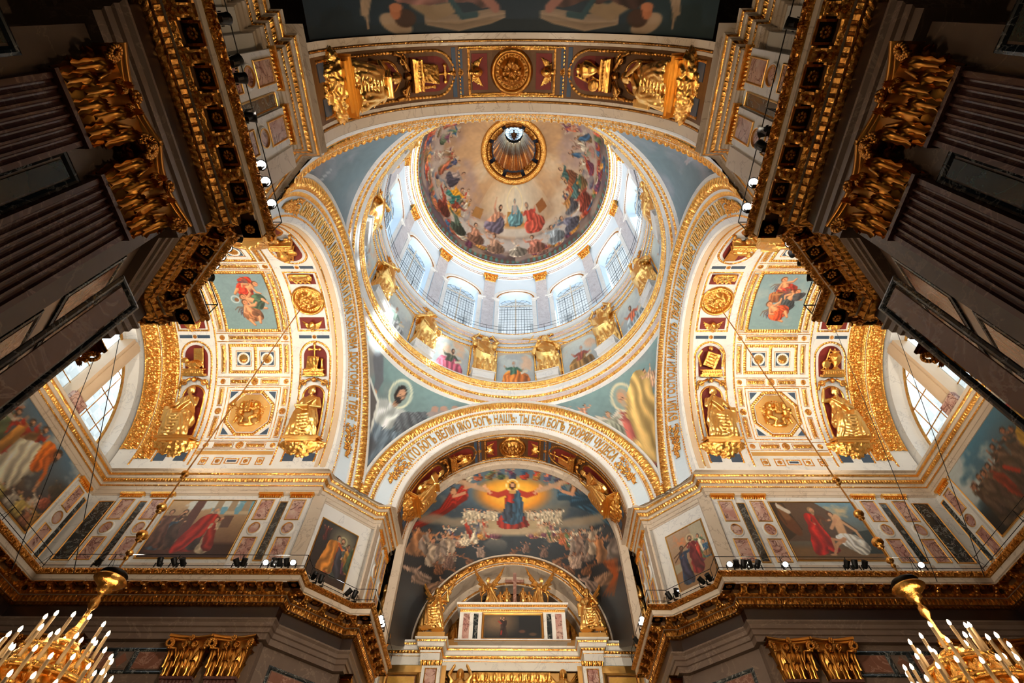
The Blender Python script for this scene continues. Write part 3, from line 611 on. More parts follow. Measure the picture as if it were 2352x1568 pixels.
def fig_standing(kind='arms_up'):
    mb = MB()
    robe(mb, [(0, 0, 0, .125, .10), (.005, 0, .12, .125, .10), (.015, -.01, .30, .112, .09), (.01, -.01, .46, .098, .082), (0, 0, .58, .080, .068), (0, 0, .66, .092, .072), (0, 0, .74, .105, .072), (0, 0, .80, .070, .055), (0, 0, .83, .03, .03)], 6, .50, 3)
    robe(mb, [(.0, -.01, .30, .085, .07), (.02, -.015, .345, .128, .10), (.01, -.01, .44, .124, .10), (0, 0, .54, .098, .085), (0, 0, .60, .06, .05)], 7, .42, 8)
    for k in range(6):
        a = np.linspace(0, 1, 10); mb.poly_tube(np.stack([-.10+.22*a, -.085-.03*np.sin(a*pi), .74-.035*k-(.24-.02*k)*a-.05*np.sin(a*pi)], 1), .012, 6)
        mb.poly_tube(np.stack([-.12+.24*a, -.10-.035*np.sin(a*pi)+.01*k, .50-.03*k-.10*a-.09*np.sin(a*pi)], 1), .013, 6)
    head(mb, (0, -.02, .885)); 
    if kind == 'arms_up':
        for s in (-1, 1):
            capsule(mb, (s*.09, 0, .77), (s*.165, -.02, .86), .035, .028); capsule(mb, (s*.165, -.02, .86), (s*.10, -.02, .975), .028, .02); hand(mb, (s*.095, -.02, .985), (-s*.4, 0, 1))
            mb.ball((s*.13, 0, .78), .05, 8, sc=(.8, .8, 1.7))
    elif kind == 'cross':
        capsule(mb, (-.09, 0, .76), (-.15, -.03, .62), .036, .03); capsule(mb, (-.15, -.03, .62), (-.08, -.13, .66), .03, .02); hand(mb, (-.07, -.14, .665), (.6, -.5, .2))
        capsule(mb, (.09, 0, .76), (.16, -.02, .63), .036, .03); capsule(mb, (.16, -.02, .63), (.07, -.12, .62), .03, .02); hand(mb, (.06, -.13, .62), (-.6, -.5, .2))
        mb.tube((.30, -.12, .50), (-.28, -.14, .84), .013, .013, 6); mb.tube((-.20, -.14, .70), (-.13, -.14, .86), .012, .012, 6); mb.ball((.15, -.02, .6), .055, 8, sc=(.9, .9, 1.5)); mb.ball((-.15, -.02, .6), .055, 8, sc=(.9, .9, 1.5))
    else:
        capsule(mb, (-.09, 0, .76), (-.155, -.03, .62), .036, .03); capsule(mb, (-.155, -.03, .62), (-.02, -.13, .70), .03, .02); hand(mb, (-.01, -.14, .70), (1, -.2, .3))
        capsule(mb, (.09, 0, .76), (.16, .0, .60), .036, .03); capsule(mb, (.16, .0, .60), (.14, -.11, .50), .03, .02); hand(mb, (.14, -.12, .49), (0, -.5, -1)); mb.ball((.16, -.02, .58), .05, 8, sc=(.9, .9, 1.6))
    for s in (-1, 1): mb.ball((s*.05, -.10, .012), .03, 8, sc=(.8, 1.6, .6))
    return mb
def wings_mb(s_up=.35, span=.30):
    mb = MB()
    for s in (-1, 1):
        for k in range(7):
            t = k/6; p0 = np.array([s*.04, .05, .72-.02*k]); p1 = np.array([s*(.10+span*(1-t)*.75+.03), .10, .78+s_up*(1-t)-.42*t]); 
            for q in range(4):
                u0, u1 = q/4, (q+1)/4; bow = lambda u: np.array([s*.05*sin(u*pi), .02*sin(u*pi), .05*sin(u*pi)]); a = p0+(p1-p0)*u0+bow(u0); b = p0+(p1-p0)*u1+bow(u1); mb.tube(a, b, .026*(1-.25*u0), .026*(1-.25*u1)*(1 if q < 3 else .35), 6)
    return mb
def fig_seated(v=0):
    mb = MB(); 
    robe(mb, [(0, .02, .30, .15, .13), (0, .02, .42, .13, .11), (0, .02, .55, .105, .085), (0, .02, .66, .12, .085), (0, .02, .72, .105, .07), (0, .02, .77, .04, .04)], 6, .35, 5+v)
    for s in (-1, 1):
        capsule(mb, (s*.07, -.02, .37), (s*.10, -.24, .40), .078, .070)
        k = .05 if (s > 0) == (v % 2 == 0) else -.03
        robe(mb, [(s*.12, -.22+k, .0, .10, .09), (s*.115, -.235+k*.5, .14, .092, .085), (s*.105, -.24, .30, .080, .078), (s*.10, -.235, .42, .06, .06)], 5, .50, 7+v+s)
        mb.ball((s*.11, -.32+k, .02), .032, 8, sc=(.8, 1.5, .6))
    robe(mb, [(0, -.17, .04, .17, .10), (0, -.20, .20, .16, .10), (0, -.20, .36, .14, .11), (0, -.12, .44, .12, .10)], 6, .50, 3+v)
    head(mb, (.0, -.03, .86), .060, beard=(v != 2))
    mb.ball((0, .06, .30), .16, 12, sc=(1.1, .9, 1))
    if v == 0:   # writing in a book on the knee
        capsule(mb, (.11, .02, .70), (.18, -.06, .54), .042, .034); capsule(mb, (.18, -.06, .54), (.08, -.20, .52), .034, .022); hand(mb, (.07, -.21, .52), (-.6, -.7, 0))
        capsule(mb, (-.11, .02, .70), (-.19, -.05, .55), .042, .034); capsule(mb, (-.19, -.05, .55), (-.12, -.22, .50), .034, .022); hand(mb, (-.11, -.23, .50), (.3, -1, 0))
        mb.hexa([(-.16, -.20, .46), (.06, -.20, .46), (.06, -.34, .50), (-.16, -.34, .50), (-.16, -.19, .49), (.06, -.19, .49), (.06, -.33, .53), (-.16, -.33, .53)])
    elif v == 1:  # hand raised to the chin, tablet at the side
        capsule(mb, (.11, .02, .70), (.17, -.12, .56), .042, .034); capsule(mb, (.17, -.12, .56), (.05, -.12, .74), .034, .022); hand(mb, (.04, -.12, .755), (-.4, 0, 1))
        capsule(mb, (-.11, .02, .70), (-.21, -.02, .55), .042, .034); capsule(mb, (-.21, -.02, .55), (-.20, -.20, .47), .034, .022); hand(mb, (-.20, -.21, .465), (0, -1, -.2)); mb.box((-.25, -.25, .24), (-.16, -.19, .50))
    else:        # arm lifted across, mantle spread
        capsule(mb, (.11, .02, .70), (.24, -.02, .66), .042, .034); capsule(mb, (.24, -.02, .66), (.21, -.08, .84), .034, .022); hand(mb, (.205, -.085, .86), (-.2, -.2, 1))
        capsule(mb, (-.11, .02, .70), (-.17, -.08, .54), .042, .034); capsule(mb, (-.17, -.08, .54), (-.02, -.18, .56), .034, .022); hand(mb, (-.01, -.19, .56), (1, -.2, .2))
    for k in range(7):  # mantle folds from the shoulder across the lap
        a = np.linspace(0, 1, 10); mb.poly_tube(np.stack([.11-.02*k-.22*a, -.05-.05*np.sin(a*pi)-.12*a, .72-.03*k-.26*a], 1), .013, 6)
        mb.poly_tube(np.stack([.17-.34*a, -.25-.075*np.sin(a*pi), .42-.055*k-.03*a-.05*np.sin(a*pi)], 1), .015, 6)
    return mb
def fig_kneel():
    mb = MB(); robe(mb, [(0, .10, 0, .15, .22), (0, .08, .15, .13, .19), (0, .03, .32, .10, .12), (0, -.02, .46, .09, .08), (0, -.05, .58, .10, .075), (0, -.07, .64, .04, .04)], 6, .45, 2)
    head(mb, (0, -.11, .73), .06)
    for s in (-1, 1): capsule(mb, (s*.10, -.05, .57), (s*.12, -.16, .44), .036, .03); capsule(mb, (s*.12, -.16, .44), (s*.02, -.24, .55), .03, .02); hand(mb, (s*.015, -.25, .56), (-s*.3, -.3, 1))
    return mb
FIG = {}
def figure(name):
    if name in FIG: return FIG[name]
    if name in ('arms_up', 'cross', 'crossed_arm'): me = remesh(fig_standing(name), .0105, 'robed_body', GOLDS)
    elif name == 'wings': me = remesh(wings_mb(), .010, 'wings', GOLD)
    elif name == 'wings_low': me = remesh(wings_mb(.02, .16), .010, 'wings', GOLD)
    elif name == 'wings_up': me = remesh(wings_mb(.50, .34), .010, 'wings', GOLD)
    elif name.startswith('seated'): me = remesh(fig_seated(int(name[-1])), .0115, 'robed_body', GOLDS)
    elif name == 'kneel': me = remesh(fig_kneel(), .012, 'robed_body', GOLDS)
    elif name == 'cherub':
        mb = MB(); head(mb, (0, -.10, .02), .16)
        for s in (-1, 1):
            for k in range(5):
                t = k/4; mb.tube((s*.10, 0, .02-.04*k), (s*(.52-.18*t), .0, .26-.42*t), .055, .02, 6)
        me = remesh(mb, .028, 'winged_head', GOLD)
    elif name == 'putti':
        mb = MB()
        for s in (-1, 1):
            head(mb, (s*.26, -.10, .30), .13); mb.ball((s*.30, -.05, .02), .17, 10, sc=(.8, .8, 1.2)); capsule(mb, (s*.32, -.10, -.12), (s*.12, -.16, -.24), .09, .06); capsule(mb, (s*.12, -.16, -.24), (s*.20, -.12, -.44), .06, .045)
            capsule(mb, (s*.22, -.12, .12), (s*.02, -.20, .16), .055, .04); capsule(mb, (s*.40, 0, -.1), (s*.46, -.08, -.38), .08, .05)
            for k in range(3): mb.tube((s*.38, 0, .15), (s*(.62-.03*k), .02, .30-.16*k), .05, .02, 6)
        mb.box((-.11, -.24, -.02), (.11, -.10, .40)); mb.ball((0, -.08, -.46), .14, 8, sc=(2.4, .8, .7)); me = remesh(mb, .024, 'putti_group', GOLD)
    elif name == 'corbel':
        n = 64; u = np.linspace(0, 2*pi, n, endpoint=False)[:, None]; t = np.linspace(0, 1, 30)[None]; r = np.interp(t, [0, .12, .30, .42, .62, .8, .95, 1], [.02, .20, .30, .22, .55, .74, .72, .6]); 
        k = 1+.40*(1-worley(u*3.2, t*5+u*0, 4)) - .15; mb = MB(); GP = np.stack([np.cos(u)*r*k, np.sin(u)*r*k*.55, -1+t+0*u], -1); mb.grid(GP, wrap=True); mb.fan(GP[:, 0]); mb.fan(GP[:, -1])
        for i in range(60): a = random.uniform(pi, 2*pi); q = random.random(); rr = .70*(.4+.6*q); mb.ball((rr*cos(a)*1.05, rr*sin(a)*.55, -.62*(1-q)-.12), .085, 7)
        me = remesh(mb, .024, 'foliage_corbel', GOLD, 0)
    elif name.startswith('emblem'):
        k = int(name[-1]); mb = MB(); mb.box((-.42, -.30, 0), (.42, 0, .10)); mb.box((-.34, -.28, .10), (.34, 0, .26)); mb.box((-.40, -.32, .24), (.40, 0, .30))
        for i in range(9): mb.ball((-.36+.09*i, -.30, .17), .05, 6)
        if k == 0:   # gospel book with a cross behind
            mb.hexa([(-.30, -.22, .32), (.16, -.34, .30), (.24, -.34, .78), (-.24, -.20, .80), (-.30, -.08, .32), (.16, -.20, .30), (.24, -.20, .78), (-.24, -.06, .80)]); mb.tube((0, -.06, .3), (0, -.06, 1.25), .04, .04, 6); mb.tube((-.18, -.06, 1.06), (.18, -.06, 1.06), .04, .04, 6)
            for q in ((0, 1.27), (.2, 1.06), (-.2, 1.06)): mb.ball((q[0], -.06, q[1]), .07, 8)
            mb.tube((.30, -.15, .3), (.30, -.15, .62), .06, .03, 8); mb.ball((.30, -.15, .66), .06, 8)
        elif k == 1:  # lamb lying under a banner
            mb.ball((0, -.18, .46), .19, 12, sc=(1.7, .9, .9)); mb.ball((-.32, -.20, .62), .12, 10, sc=(1.2, .9, 1)); mb.box((-.04, -.14, .55), (.30, -.10, 1.10)); mb.tube((.32, -.12, .3), (.32, -.12, 1.2), .03, .03, 6)
            for i in range(10): mb.ball((-.24+.055*i, -.30, .44+.05*sin(i*2)), .07, 6)
        elif k == 2:  # breastplate tablet set diagonally
            mb.hexa([(-.34, -.30, .48), (.10, -.34, .32), (.34, -.32, .86), (-.14, -.28, 1.02), (-.34, -.12, .48), (.10, -.16, .32), (.34, -.14, .86), (-.14, -.10, 1.02)]); mb.ball((0, -.1, 1.12), .10, 8)
            for i in range(4):
                for j in range(4): mb.ball((-.22+.07*i+.05*j, -.33, .56-.03*i+.11*j), .032, 6)
            mb.poly_tube([(-.4, -.2, .4), (-.5, -.2, .8), (-.36, -.2, 1.05)], .05, 6); mb.poly_tube([(.4, -.2, .4), (.46, -.2, .9), (.30, -.2, 1.1)], .05, 6)
        else:        # urn, shield and ladder
            mb.lathe([(0, .3), (.16, .32), (.07, .42), (.20, .62), (.24, .80), (.12, .95), (.16, 1.02), (.02, 1.05)], (.12, -.16, 0), 14); mb.tube((-.34, -.12, .3), (-.05, -.12, 1.12), .035, .035, 5); mb.tube((-.16, -.12, .3), (.12, -.12, 1.12), .035, .035, 5)
            for i in range(6): t = .15+i*.15; mb.tube((-.34+.29*t, -.12, .3+.82*t), (-.16+.28*t, -.12, .3+.82*t), .022, .022, 5)
            mb.ball((-.26, -.22, .50), .17, 12, sc=(1, .4, 1))
        me = remesh(mb, .022, 'emblem', GOLD, 0)
    elif name == 'tablet':
        mb = MB(); mb.box((-.45, -.10, -.16), (.45, 0, .20)); mb.poly_tube([(-.45, -.08, -.16), (-.53, -.08, .02), (-.45, -.08, .20)], .05, 6); mb.poly_tube([(.45, -.08, -.16), (.53, -.08, .02), (.45, -.08, .20)], .05, 6)
        for i in range(14): mb.ball((-.36+.055*i, -.05, -.26+.06*cos(i*1.7)), .06, 6)
        me = remesh(mb, .02, 'tablet', GOLD, 0)
        
    FIG[name] = me; return me
def thing_at(name, parts, M, **pr):
    """Empty at matrix M with parts [(part name, mesh, local matrix or None)]"""
    o = bpy.data.objects.new(name, None); COL.objects.link(o); o.matrix_basis = M; o.empty_display_size = .3; props(o, **pr); made = {}
    for pn, me, lm in parts:
        c = bpy.data.objects.new(pn, me); COL.objects.link(c); c.parent = o
        if lm is not None: c.matrix_basis = lm
        if pn == 'lettering_row': c['kind'] = 'stuff'
        made.setdefault(pn, c)
    return o
def pedestal_mesh():
    mb = MB(); mb.box((-.64, -.44, -.07), (.64, .12, 0)); mb.box((-.56, -.38, -.16), (.56, .12, -.07)); mb.box((-.70, -.48, -.02), (.70, .12, .0)); return to_mesh('plinth', mb, GOLDS, False, 1.0)
def text_marks(): 
    mb = MB()
    for r, z in enumerate((.10, .0, -.08)):
        x = -.36
        while x < .34:
            w = random.uniform(.02, .05); mb.box((x, -.108, z-.022), (x+w, -.10, z+.022)); x += w+.02
    return to_mesh('lettering', mb, BRONZE, False, 1.0)
# ================================================================ crossing arches (archivolts)
def arc_pt(kind, sgn, ang, t, ext=0.):
    """ang degrees from +x (kind y) or +y (kind x); t 0 = soffit edge, 1 = outer egg moulding"""
    a = np.radians(ang); t = np.asarray(t, float); h = .67*np.sin(a); ci = R0*np.cos(a); zi = ZS+R0*np.sin(a); co = .65*np.cos(a); zo = 1.4531+h; D = .6425+.1058*h
    c = ci+(co-ci)*t; z = zi+(zo-zi)*t; d = .76+(D-.76)*t; rr = np.stack(np.broadcast_arrays(c, d, z), -1)
    if kind == 'y': return np.stack([rr[..., 0], rr[..., 1]*sgn, rr[..., 2]], -1)
    return np.stack([rr[..., 1]*sgn, rr[..., 0], rr[..., 2]], -1)
def arc_nrm(kind, sgn, ang, t):
    e = .01; da = arc_pt(kind, sgn, ang+1, t)-arc_pt(kind, sgn, ang-1, t); dt = arc_pt(kind, sgn, ang, t+e)-arc_pt(kind, sgn, ang, t-e); n = np.cross(da, dt); n /= np.linalg.norm(n, axis=-1)[..., None]
    c = np.array([0, 0, .9])-arc_pt(kind, sgn, ang, t); s = np.sign((n*c).sum(-1))[..., None]; return n*s
def arc_strip(mb, kind, sgn, a0, a1, t0, t1, per, h, pat, nu=6, nv=4, m=0, lift=.001):
    L = .6*abs(radians(a1-a0)); base = lambda s, b: arc_pt(kind, sgn, a0+(a1-a0)*s, t0+(t1-t0)*b)+arc_nrm(kind, sgn, a0+(a1-a0)*s, t0+(t1-t0)*b)*lift
    relief(mb, base, lambda s, b: arc_nrm(kind, sgn, a0+(a1-a0)*s, t0+(t1-t0)*b), L, 0, per, h, pat, nu, nv, m)
def letters(txt, kind, sgn, f0, f1, t0=.255, t1=.555, rev=False):
    cu = bpy.data.curves.new('txt', 'FONT'); cu.body = txt; cu.size = 1; cu.extrude = .06; cu.resolution_u = 2; cu.offset = .022
    o = bpy.data.objects.new('txt', cu); COL.objects.link(o); dg = bpy.context.evaluated_depsgraph_get(); me = bpy.data.meshes.new_from_object(o.evaluated_get(dg), depsgraph=dg)
    n = len(me.vertices); co = np.empty(n*3); me.vertices.foreach_get('co', co); co = co.reshape(-1, 3); x0, x1 = co[:, 0].min(), co[:, 0].max(); y1 = .73; y0 = 0
    f = (co[:, 0]-x0)/(x1-x0); ang = f0+(f1-f0)*f; t = t0+(t1-t0)*(co[:, 1]-y0)/(y1-y0); P = arc_pt(kind, sgn, ang, t)+arc_nrm(kind, sgn, ang, t)*(.003+co[:, 2:3]*.05)
    me.vertices.foreach_set('co', ((P*S)+[0, 0, H0]).astype(np.float32).ravel()); me.materials.clear(); me.materials.append(GOLD); me.update()
    bpy.data.objects.remove(o); bpy.data.curves.remove(cu); return me
ARCHES = [('y', 1, 'trim_1', 'КТО БОГЪ ВЕЛIЙ ЯКО БОГЪ НАШЪ: ТЫ ЕСИ БОГЪ ТВОРЯЙ ЧУДЕСА', 151.8, 28.8), ('x', -1, 'trim_2', 'СПАСИ ГОСПОДИ ЛЮДИ ТВОЯ И БЛАГОСЛОВИ ДОСТОЯНIЕ ТВОЕ', 150.7, 29.5),
          ('x', 1, 'trim_3', 'БУДИ ГОСПОДИ МИЛОСТЬ ТВОЯ НА НАСЪ ЯКОЖЕ УПОВАХОМЪ НА ТЯ', 29.5, 150.7), ('y', -1, 'trim_4', None, 0, 0)]
for kind, sgn, nm, txt, f0, f1 in ARCHES:
    A = empty(nm, tuple(arc_pt(kind, sgn, 90., 0.)), kind='structure'); mb = MB()
    ang = np.linspace(0, 180, 97)[:, None]; T = np.array([0, .03, .12, .2, .24, .56, .60, .71, .73, 1.0, 1.03, 1.09])[None]; Hh = np.array([0, .004, .004, .002, 0, 0, .004, .004, .006, .004, .010, .004])[None]
    P = arc_pt(kind, sgn, ang, T)+arc_nrm(kind, sgn, ang, np.minimum(T, 1)+0*ang)*(Hh+0*ang)[..., None]
    mb.grid(P, np.tile([0, 0, 0, 0, 1, 0, 0, 0, 0, 0, 0], (96, 1))); build('archivolt', mb, [WHITE, BLUEW], A, smooth=False)
    g = MB(); arc_strip(g, kind, sgn, 0, 180, .135, .20, .0135, .005, p_bead, 5, 3); arc_strip(g, kind, sgn, 0, 180, .60, .70, .0125, .004, p_flute, 5, 3, lift=.004); build('gilded_bead_and_flutes', g, GOLD, A, True, kind='stuff')
    g = MB(); arc_strip(g, kind, sgn, 0, 180, .75, 1.0, .026, .013, p_egg, 8, 6, lift=.005); build('gilded_egg_moulding', g, GOLD, A, True, kind='stuff')
    for a0, a1 in ((12, 27.), (168, 153.)):
        g = MB(); rr_ = random.Random(3)
        for q in range(80):
            u_ = q/79; w_ = (.05+.15*u_)*(.65+.35*abs(sin(u_*9))); t_ = .40+rr_.uniform(-w_, w_); an = a0+(a1-a0)*u_; n_ = arc_nrm(kind, sgn, an, t_); c_ = arc_pt(kind, sgn, an, t_)+n_*.003; r_ = rr_.uniform(.0035, .0065)
            d_ = arc_pt(kind, sgn, an+rr_.uniform(-1, 1), t_+rr_.uniform(-.09, .09))-c_+n_*.008; g.tube(c_, c_+d_, r_, r_*.3, 5); g.ball(c_+n_*.002, r_*1.1, 6)
        build('gilded_leaf_drop', g, GOLD, A, True)
    if txt:
        me = letters(txt, kind, sgn, f0, f1); o = bpy.data.objects.new('gilded_inscription', me); COL.objects.link(o); o.parent = A; o.location = -ORG[A.name]
    else:
        g = MB(); arc_strip(g, kind, sgn, 28, 152, .28, .53, .03, .008, p_scroll, 10, 6); build('gilded_scroll', g, GOLD, A, True, kind='stuff')
# ================================================================ ring cornice and drum
RZ = empty('trim_5', (0, 0, 2.155), kind='structure')
prof = [(.79, 2.125), (.775, 2.14), (.766, 2.150), (.7633, 2.155), (.757, 2.175), (.759, 2.178), (.757, 2.203), (.751, 2.205), (.742, 2.216), (.738, 2.222), (.734, 2.226), (.732, 2.25), (.7295, 2.252), (.726, 2.262), (.7255, 2.264), (.7176, 2.300), (.716, 2.304), (.718, 2.310), (.80, 2.312)]
mb = MB(); mb.lathe(prof, n=192, m=np.array([0, 0, 0, 1, 0, 2, 0, 1, 0, 0, 0, 0, 1, 0, 1, 0, 0, 0])); build('ring_cornice', mb, [WHITE, GOLD, PINKP], RZ)
def ring_relief(mb, r0, z0, r1, z1, per, h, pat, nu=6, nv=4, inward=True):
    L = 2*pi*(r0+r1)/2; d = np.array([r1-r0, z1-z0]); n2 = np.array([-d[1], d[0]]); n2 = n2/np.linalg.norm(n2)
    if (n2[0] > 0) == inward: n2 = -n2
    def base(s, t): a = s*2*pi; r = r0+(r1-r0)*t; return np.stack([r*np.cos(a), r*np.sin(a), z0+(z1-z0)*t], -1)
    def nr(s, t): a = s*2*pi; return np.stack([n2[0]*np.cos(a), n2[0]*np.sin(a), n2[1]+0*a], -1)
    relief(mb, base, nr, L, 0, per, h, pat, nu, nv)
for r0, z0, r1, z1, per, h, pat, nu, nv in ((.7633, 2.155, .757, 2.175, .022, .006, p_egg, 8, 5), (.751, 2.205, .742, 2.216, .017, .0055, p_egg, 7, 4), (.7295, 2.252, .726, 2.262, .013, .004, p_leaf, 5, 3), (.7255, 2.265, .7176, 2.300, .060, .0045, p_leafy, 18, 8)):
    g = MB(); ring_relief(g, r0, z0, r1, z1, per, h, pat, nu, nv); build('gilded_ring_moulding', g, GOLD, RZ, True, kind='stuff')
DR = empty('wall_drum', (0, 0, 2.31), kind='structure')
AZ0 = radians(90-1.2)      # azimuth of the window straight ahead
mb = MB(); mb.lathe([(.775, 2.31), (.775, 2.72), (.768, 2.722), (.766, 2.735), (.772, 2.738), (.772, 2.765), (.762, 2.772), (.762, 2.815), (.750, 2.825), (.742, 2.845), (.742, 2.858), (.80, 2.860)], n=144, m=np.array([0, 0, 1, 0, 0, 0, 2, 0, 0, 0, 0])); build('statue_storey', mb, [WHITE, GOLD, PINKP], DR)
g = MB(); ring_relief(g, .769, 2.722, .766, 2.737, .016, .005, p_egg, 6, 4); ring_relief(g, .7625, 2.768, .7605, 2.773, .010, .002, p_plain, 2, 2); ring_relief(g, .762, 2.812, .7615, 2.817, .010, .002, p_plain, 2, 2); ring_relief(g, .7425, 2.846, .7415, 2.857, .012, .003, p_leaf, 5, 3); build('gilded_bead', g, GOLD, DR, True, kind='stuff')
def cyl(r, a, z): return np.stack(np.broadcast_arrays(r*np.cos(a), r*np.sin(a), z), -1)
RW = .775; HB = radians(9.0); ZB, ZSP, ZT = 2.862, 3.365, 3.70; RA = RW*sin(HB)
def win_top(a): return ZSP+np.sqrt(np.clip(RA**2-(RW*np.sin(a))**2, 0, 1))
for k in range(12):
    ac = AZ0-radians(30)*k; mb = MB(); aw = np.linspace(-HB, HB, 19)
    mb.grid(np.stack([cyl(RW, ac+aw, win_top(aw)), cyl(RW, ac+aw, ZT)], 1))
    for s in (-1, 1): aa = np.linspace(s*HB, s*radians(15), 5); mb.grid(np.stack([cyl(RW, ac+aa, ZB), cyl(RW, ac+aa, ZT)], 1))
    oa = np.concatenate([[-HB], aw, [HB]]); oz = np.concatenate([[ZB], win_top(aw), [ZB]])
    mb.grid(np.stack([cyl(RW, ac+oa, oz), cyl(RW+.075, ac+oa*.96, oz)], 1))
    B = empty('window_%d' % (k+3), tuple(cyl(RW, ac, ZB)), kind='structure'); build('drum_wall_bay', mb, BLUEW, B)
    # archivolt and imposts round the opening
    mb = MB(); th = np.linspace(0, pi, 21); rows = []
    for rr, e in ((RA+.052, 0), (RA+.050, .008), (RA+.030, .010), (RA+.028, .005), (RA+.004, .005), (RA+.002, 0)): rows.append(cyl(RW-e, ac+np.arcsin(np.clip(rr*np.cos(th)/RW, -1, 1)), ZSP+rr*np.sin(th)))
    mb.grid(np.stack(rows, 1)); 
    for s in (-1, 1):
        for (a0, a1, z0, z1, e) in ((9.1, 11.2, ZB, ZSP-.01, .006), (8.9, 13.3, ZSP-.012, ZSP+.004, .014), (9.0, 12.9, ZSP-.03, ZSP-.012, .009)):
            q = np.radians(np.array([a0, (a0+a1)/2, a1]))*s; R_ = [cyl(RW, ac+q, z0), cyl(RW-e, ac+q, z0), cyl(RW-e, ac+q, z1), cyl(RW, ac+q, z1)]; mb.grid(np.stack(R_, 1))
            for e_ in (0, -1): mb.quad(*[x[e_] for x in R_])
    build('window_surround', mb, WHITE, B)
    g = MB(); base = lambda s, t: cyl(RW-.005, ac+np.arcsin((RA+.012+.012*t)*np.cos(s*pi)/RW), ZSP+(RA+.012+.012*t)*np.sin(s*pi)); nr = lambda s, t: -cyl(1., ac+0*s, 0*s); relief(g, base, nr, .4, 0, .011, .003, p_bead, 5, 3); build('gilded_bead', g, GOLD, B, True)
    # lattice window: tracery bars and panes
    RG = RW+.06; HX = RG*sin(HB)*.95; xx = lambda x: ac+np.arcsin(x/RG); mb = MB()
    def bar(x0, z0, x1, z1, r=.0016): mb.tube(cyl(RG-.002, xx(x0), z0), cyl(RG-.002, xx(x1), z1), r, n=4)
    ztop = lambda x: ZSP+sqrt(max(HX*HX-x*x, 0))
    for i in range(-5, 6):
        x = i*HX/6; bar(x, ZB+.03, x, min(ztop(x), ZSP-.01), .0010 if i % 3 else .0020)
    for j in range(14): z = ZB+.03+j*(ZSP-ZB-.04)/13; bar(-HX, z, HX, z, .0010 if j % 4 else .0022)
    for i in range(1, 8): g_ = i*pi/8; bar(.25*HX*cos(g_), ZSP+.25*HX*sin(g_), HX*cos(g_), ZSP+HX*sin(g_), .0012)
    for f in (.25, .62, 1.0):
        for i in range(10): g0, g1 = i*pi/10, (i+1)*pi/10; bar(f*HX*cos(g0), ZSP+f*HX*sin(g0), f*HX*cos(g1), ZSP+f*HX*sin(g1), .0015)
    build('glazing_bars', mb, LEAD, B)
    mb = MB(); mb.tube(cyl(RG-.006, ac, ZB), cyl(RG-.006, ac, ztop(0)), .0055, n=6); mb.tube(cyl(RG-.006, xx(-HX), ZB+.10), cyl(RG-.006, xx(HX), ZB+.10), .004, n=5); mb.tube(cyl(RG-.006, xx(-HX), ZSP), cyl(RG-.006, xx(HX), ZSP), .004, n=5); build('mullion_cross', mb, CREAM, B)
    for (x0, x1) in ((-HX, 0), (0, HX)):
        for (z0, z1) in ((ZB, ZB+.1), (ZB+.1, 3.10), (3.10, ZSP)): f = MB(); f.quad(cyl(RG, xx(x0), z0), cyl(RG, xx(x1), z0), cyl(RG, xx(x1), z1), cyl(RG, xx(x0), z1)); build('pane', f, GLASS, B)
    f = MB(); xq = np.linspace(-HX, HX, 13); f.grid(np.stack([cyl(RG, xx(xq), ZSP), cyl(RG, xx(xq), np.array([ztop(q)+.004 for q in xq]))], 1)); build('pane', f, GLASS, B)
    # pilaster between bays
    ap = ac-radians(15); mb = MB(); q = np.radians(np.linspace(-3.1, 3.1, 7))
    for (w0, z0, z1, e, mi) in ((1.25, ZB, 2.93, .012, 0), (1.0, 2.93, 3.625, .010, 1)):
        R_ = [cyl(RW, ap+q*w0, z0), cyl(RW-e, ap+q*w0, z0), cyl(RW-e, ap+q*w0, z1), cyl(RW, ap+q*w0, z1)]; mb.grid(np.stack(R_, 1), mi)
        for e_ in (0, -1): mb.quad(*[x[e_] for x in R_], m=mi)
    pl = build('drum_pilaster', mb, [BLUEW, LILAC], B)
    g = MB(); base = lambda s, t: cyl(RW-.010-.016*t, ap+radians(3.1)*(2*s-1)*(1+.35*t), 3.625+.075*t); relief(g, base, lambda s, t: -cyl(1., ap+0*s, 0*s), .1, 0, .05, .010, p_leafy, 22, 12); g.lathe([(RW, 3.70), (RW-.035, 3.70), (RW-.035, 3.712), (RW, 3.712)], n=6, a0=ap-radians(4.3), a1=ap+radians(4.3)); build('gilded_capital', g, GOLD, pl, False)
# entablature above the windows, up to the dome
DC = empty('trim_6', (0, 0, 3.70), kind='structure')
prof = [(RW, 3.70), (.772, 3.70), (.768, 3.702), (.768, 3.716), (.764, 3.718), (.764, 3.732), (.760, 3.735), (.760, 3.762), (.752, 3.766), (.745, 3.776), (.735, 3.78), (.735, 3.792), (.728, 3.794), (.718, 3.797), (.718, 3.812), (.713, 3.815), (.706, 3.826), (.6994, 3.834), (.6994, 3.845)]
mb = MB(); mb.lathe(prof, n=144); build('dome_cornice', mb, BLUEW, DC)
for r0, z0, r1, z1, per, h, pat in ((.768, 3.704, .768, 3.712, .016, .003, p_bead), (.764, 3.720, .764, 3.728, .016, .003, p_bead), (.752, 3.766, .745, 3.776, .018, .005, p_egg), (.735, 3.782, .735, 3.790, .014, .003, p_dent), (.728, 3.794, .719, 3.797, .012, .003, p_bead), (.7125, 3.816, .7, 3.833, .022, .006, p_leaf)):
    g = MB(); ring_relief(g, r0, z0, r1, z1, per, h, pat, 5, 3); build('gilded_ring_moulding', g, GOLD, DC, True, kind='stuff')
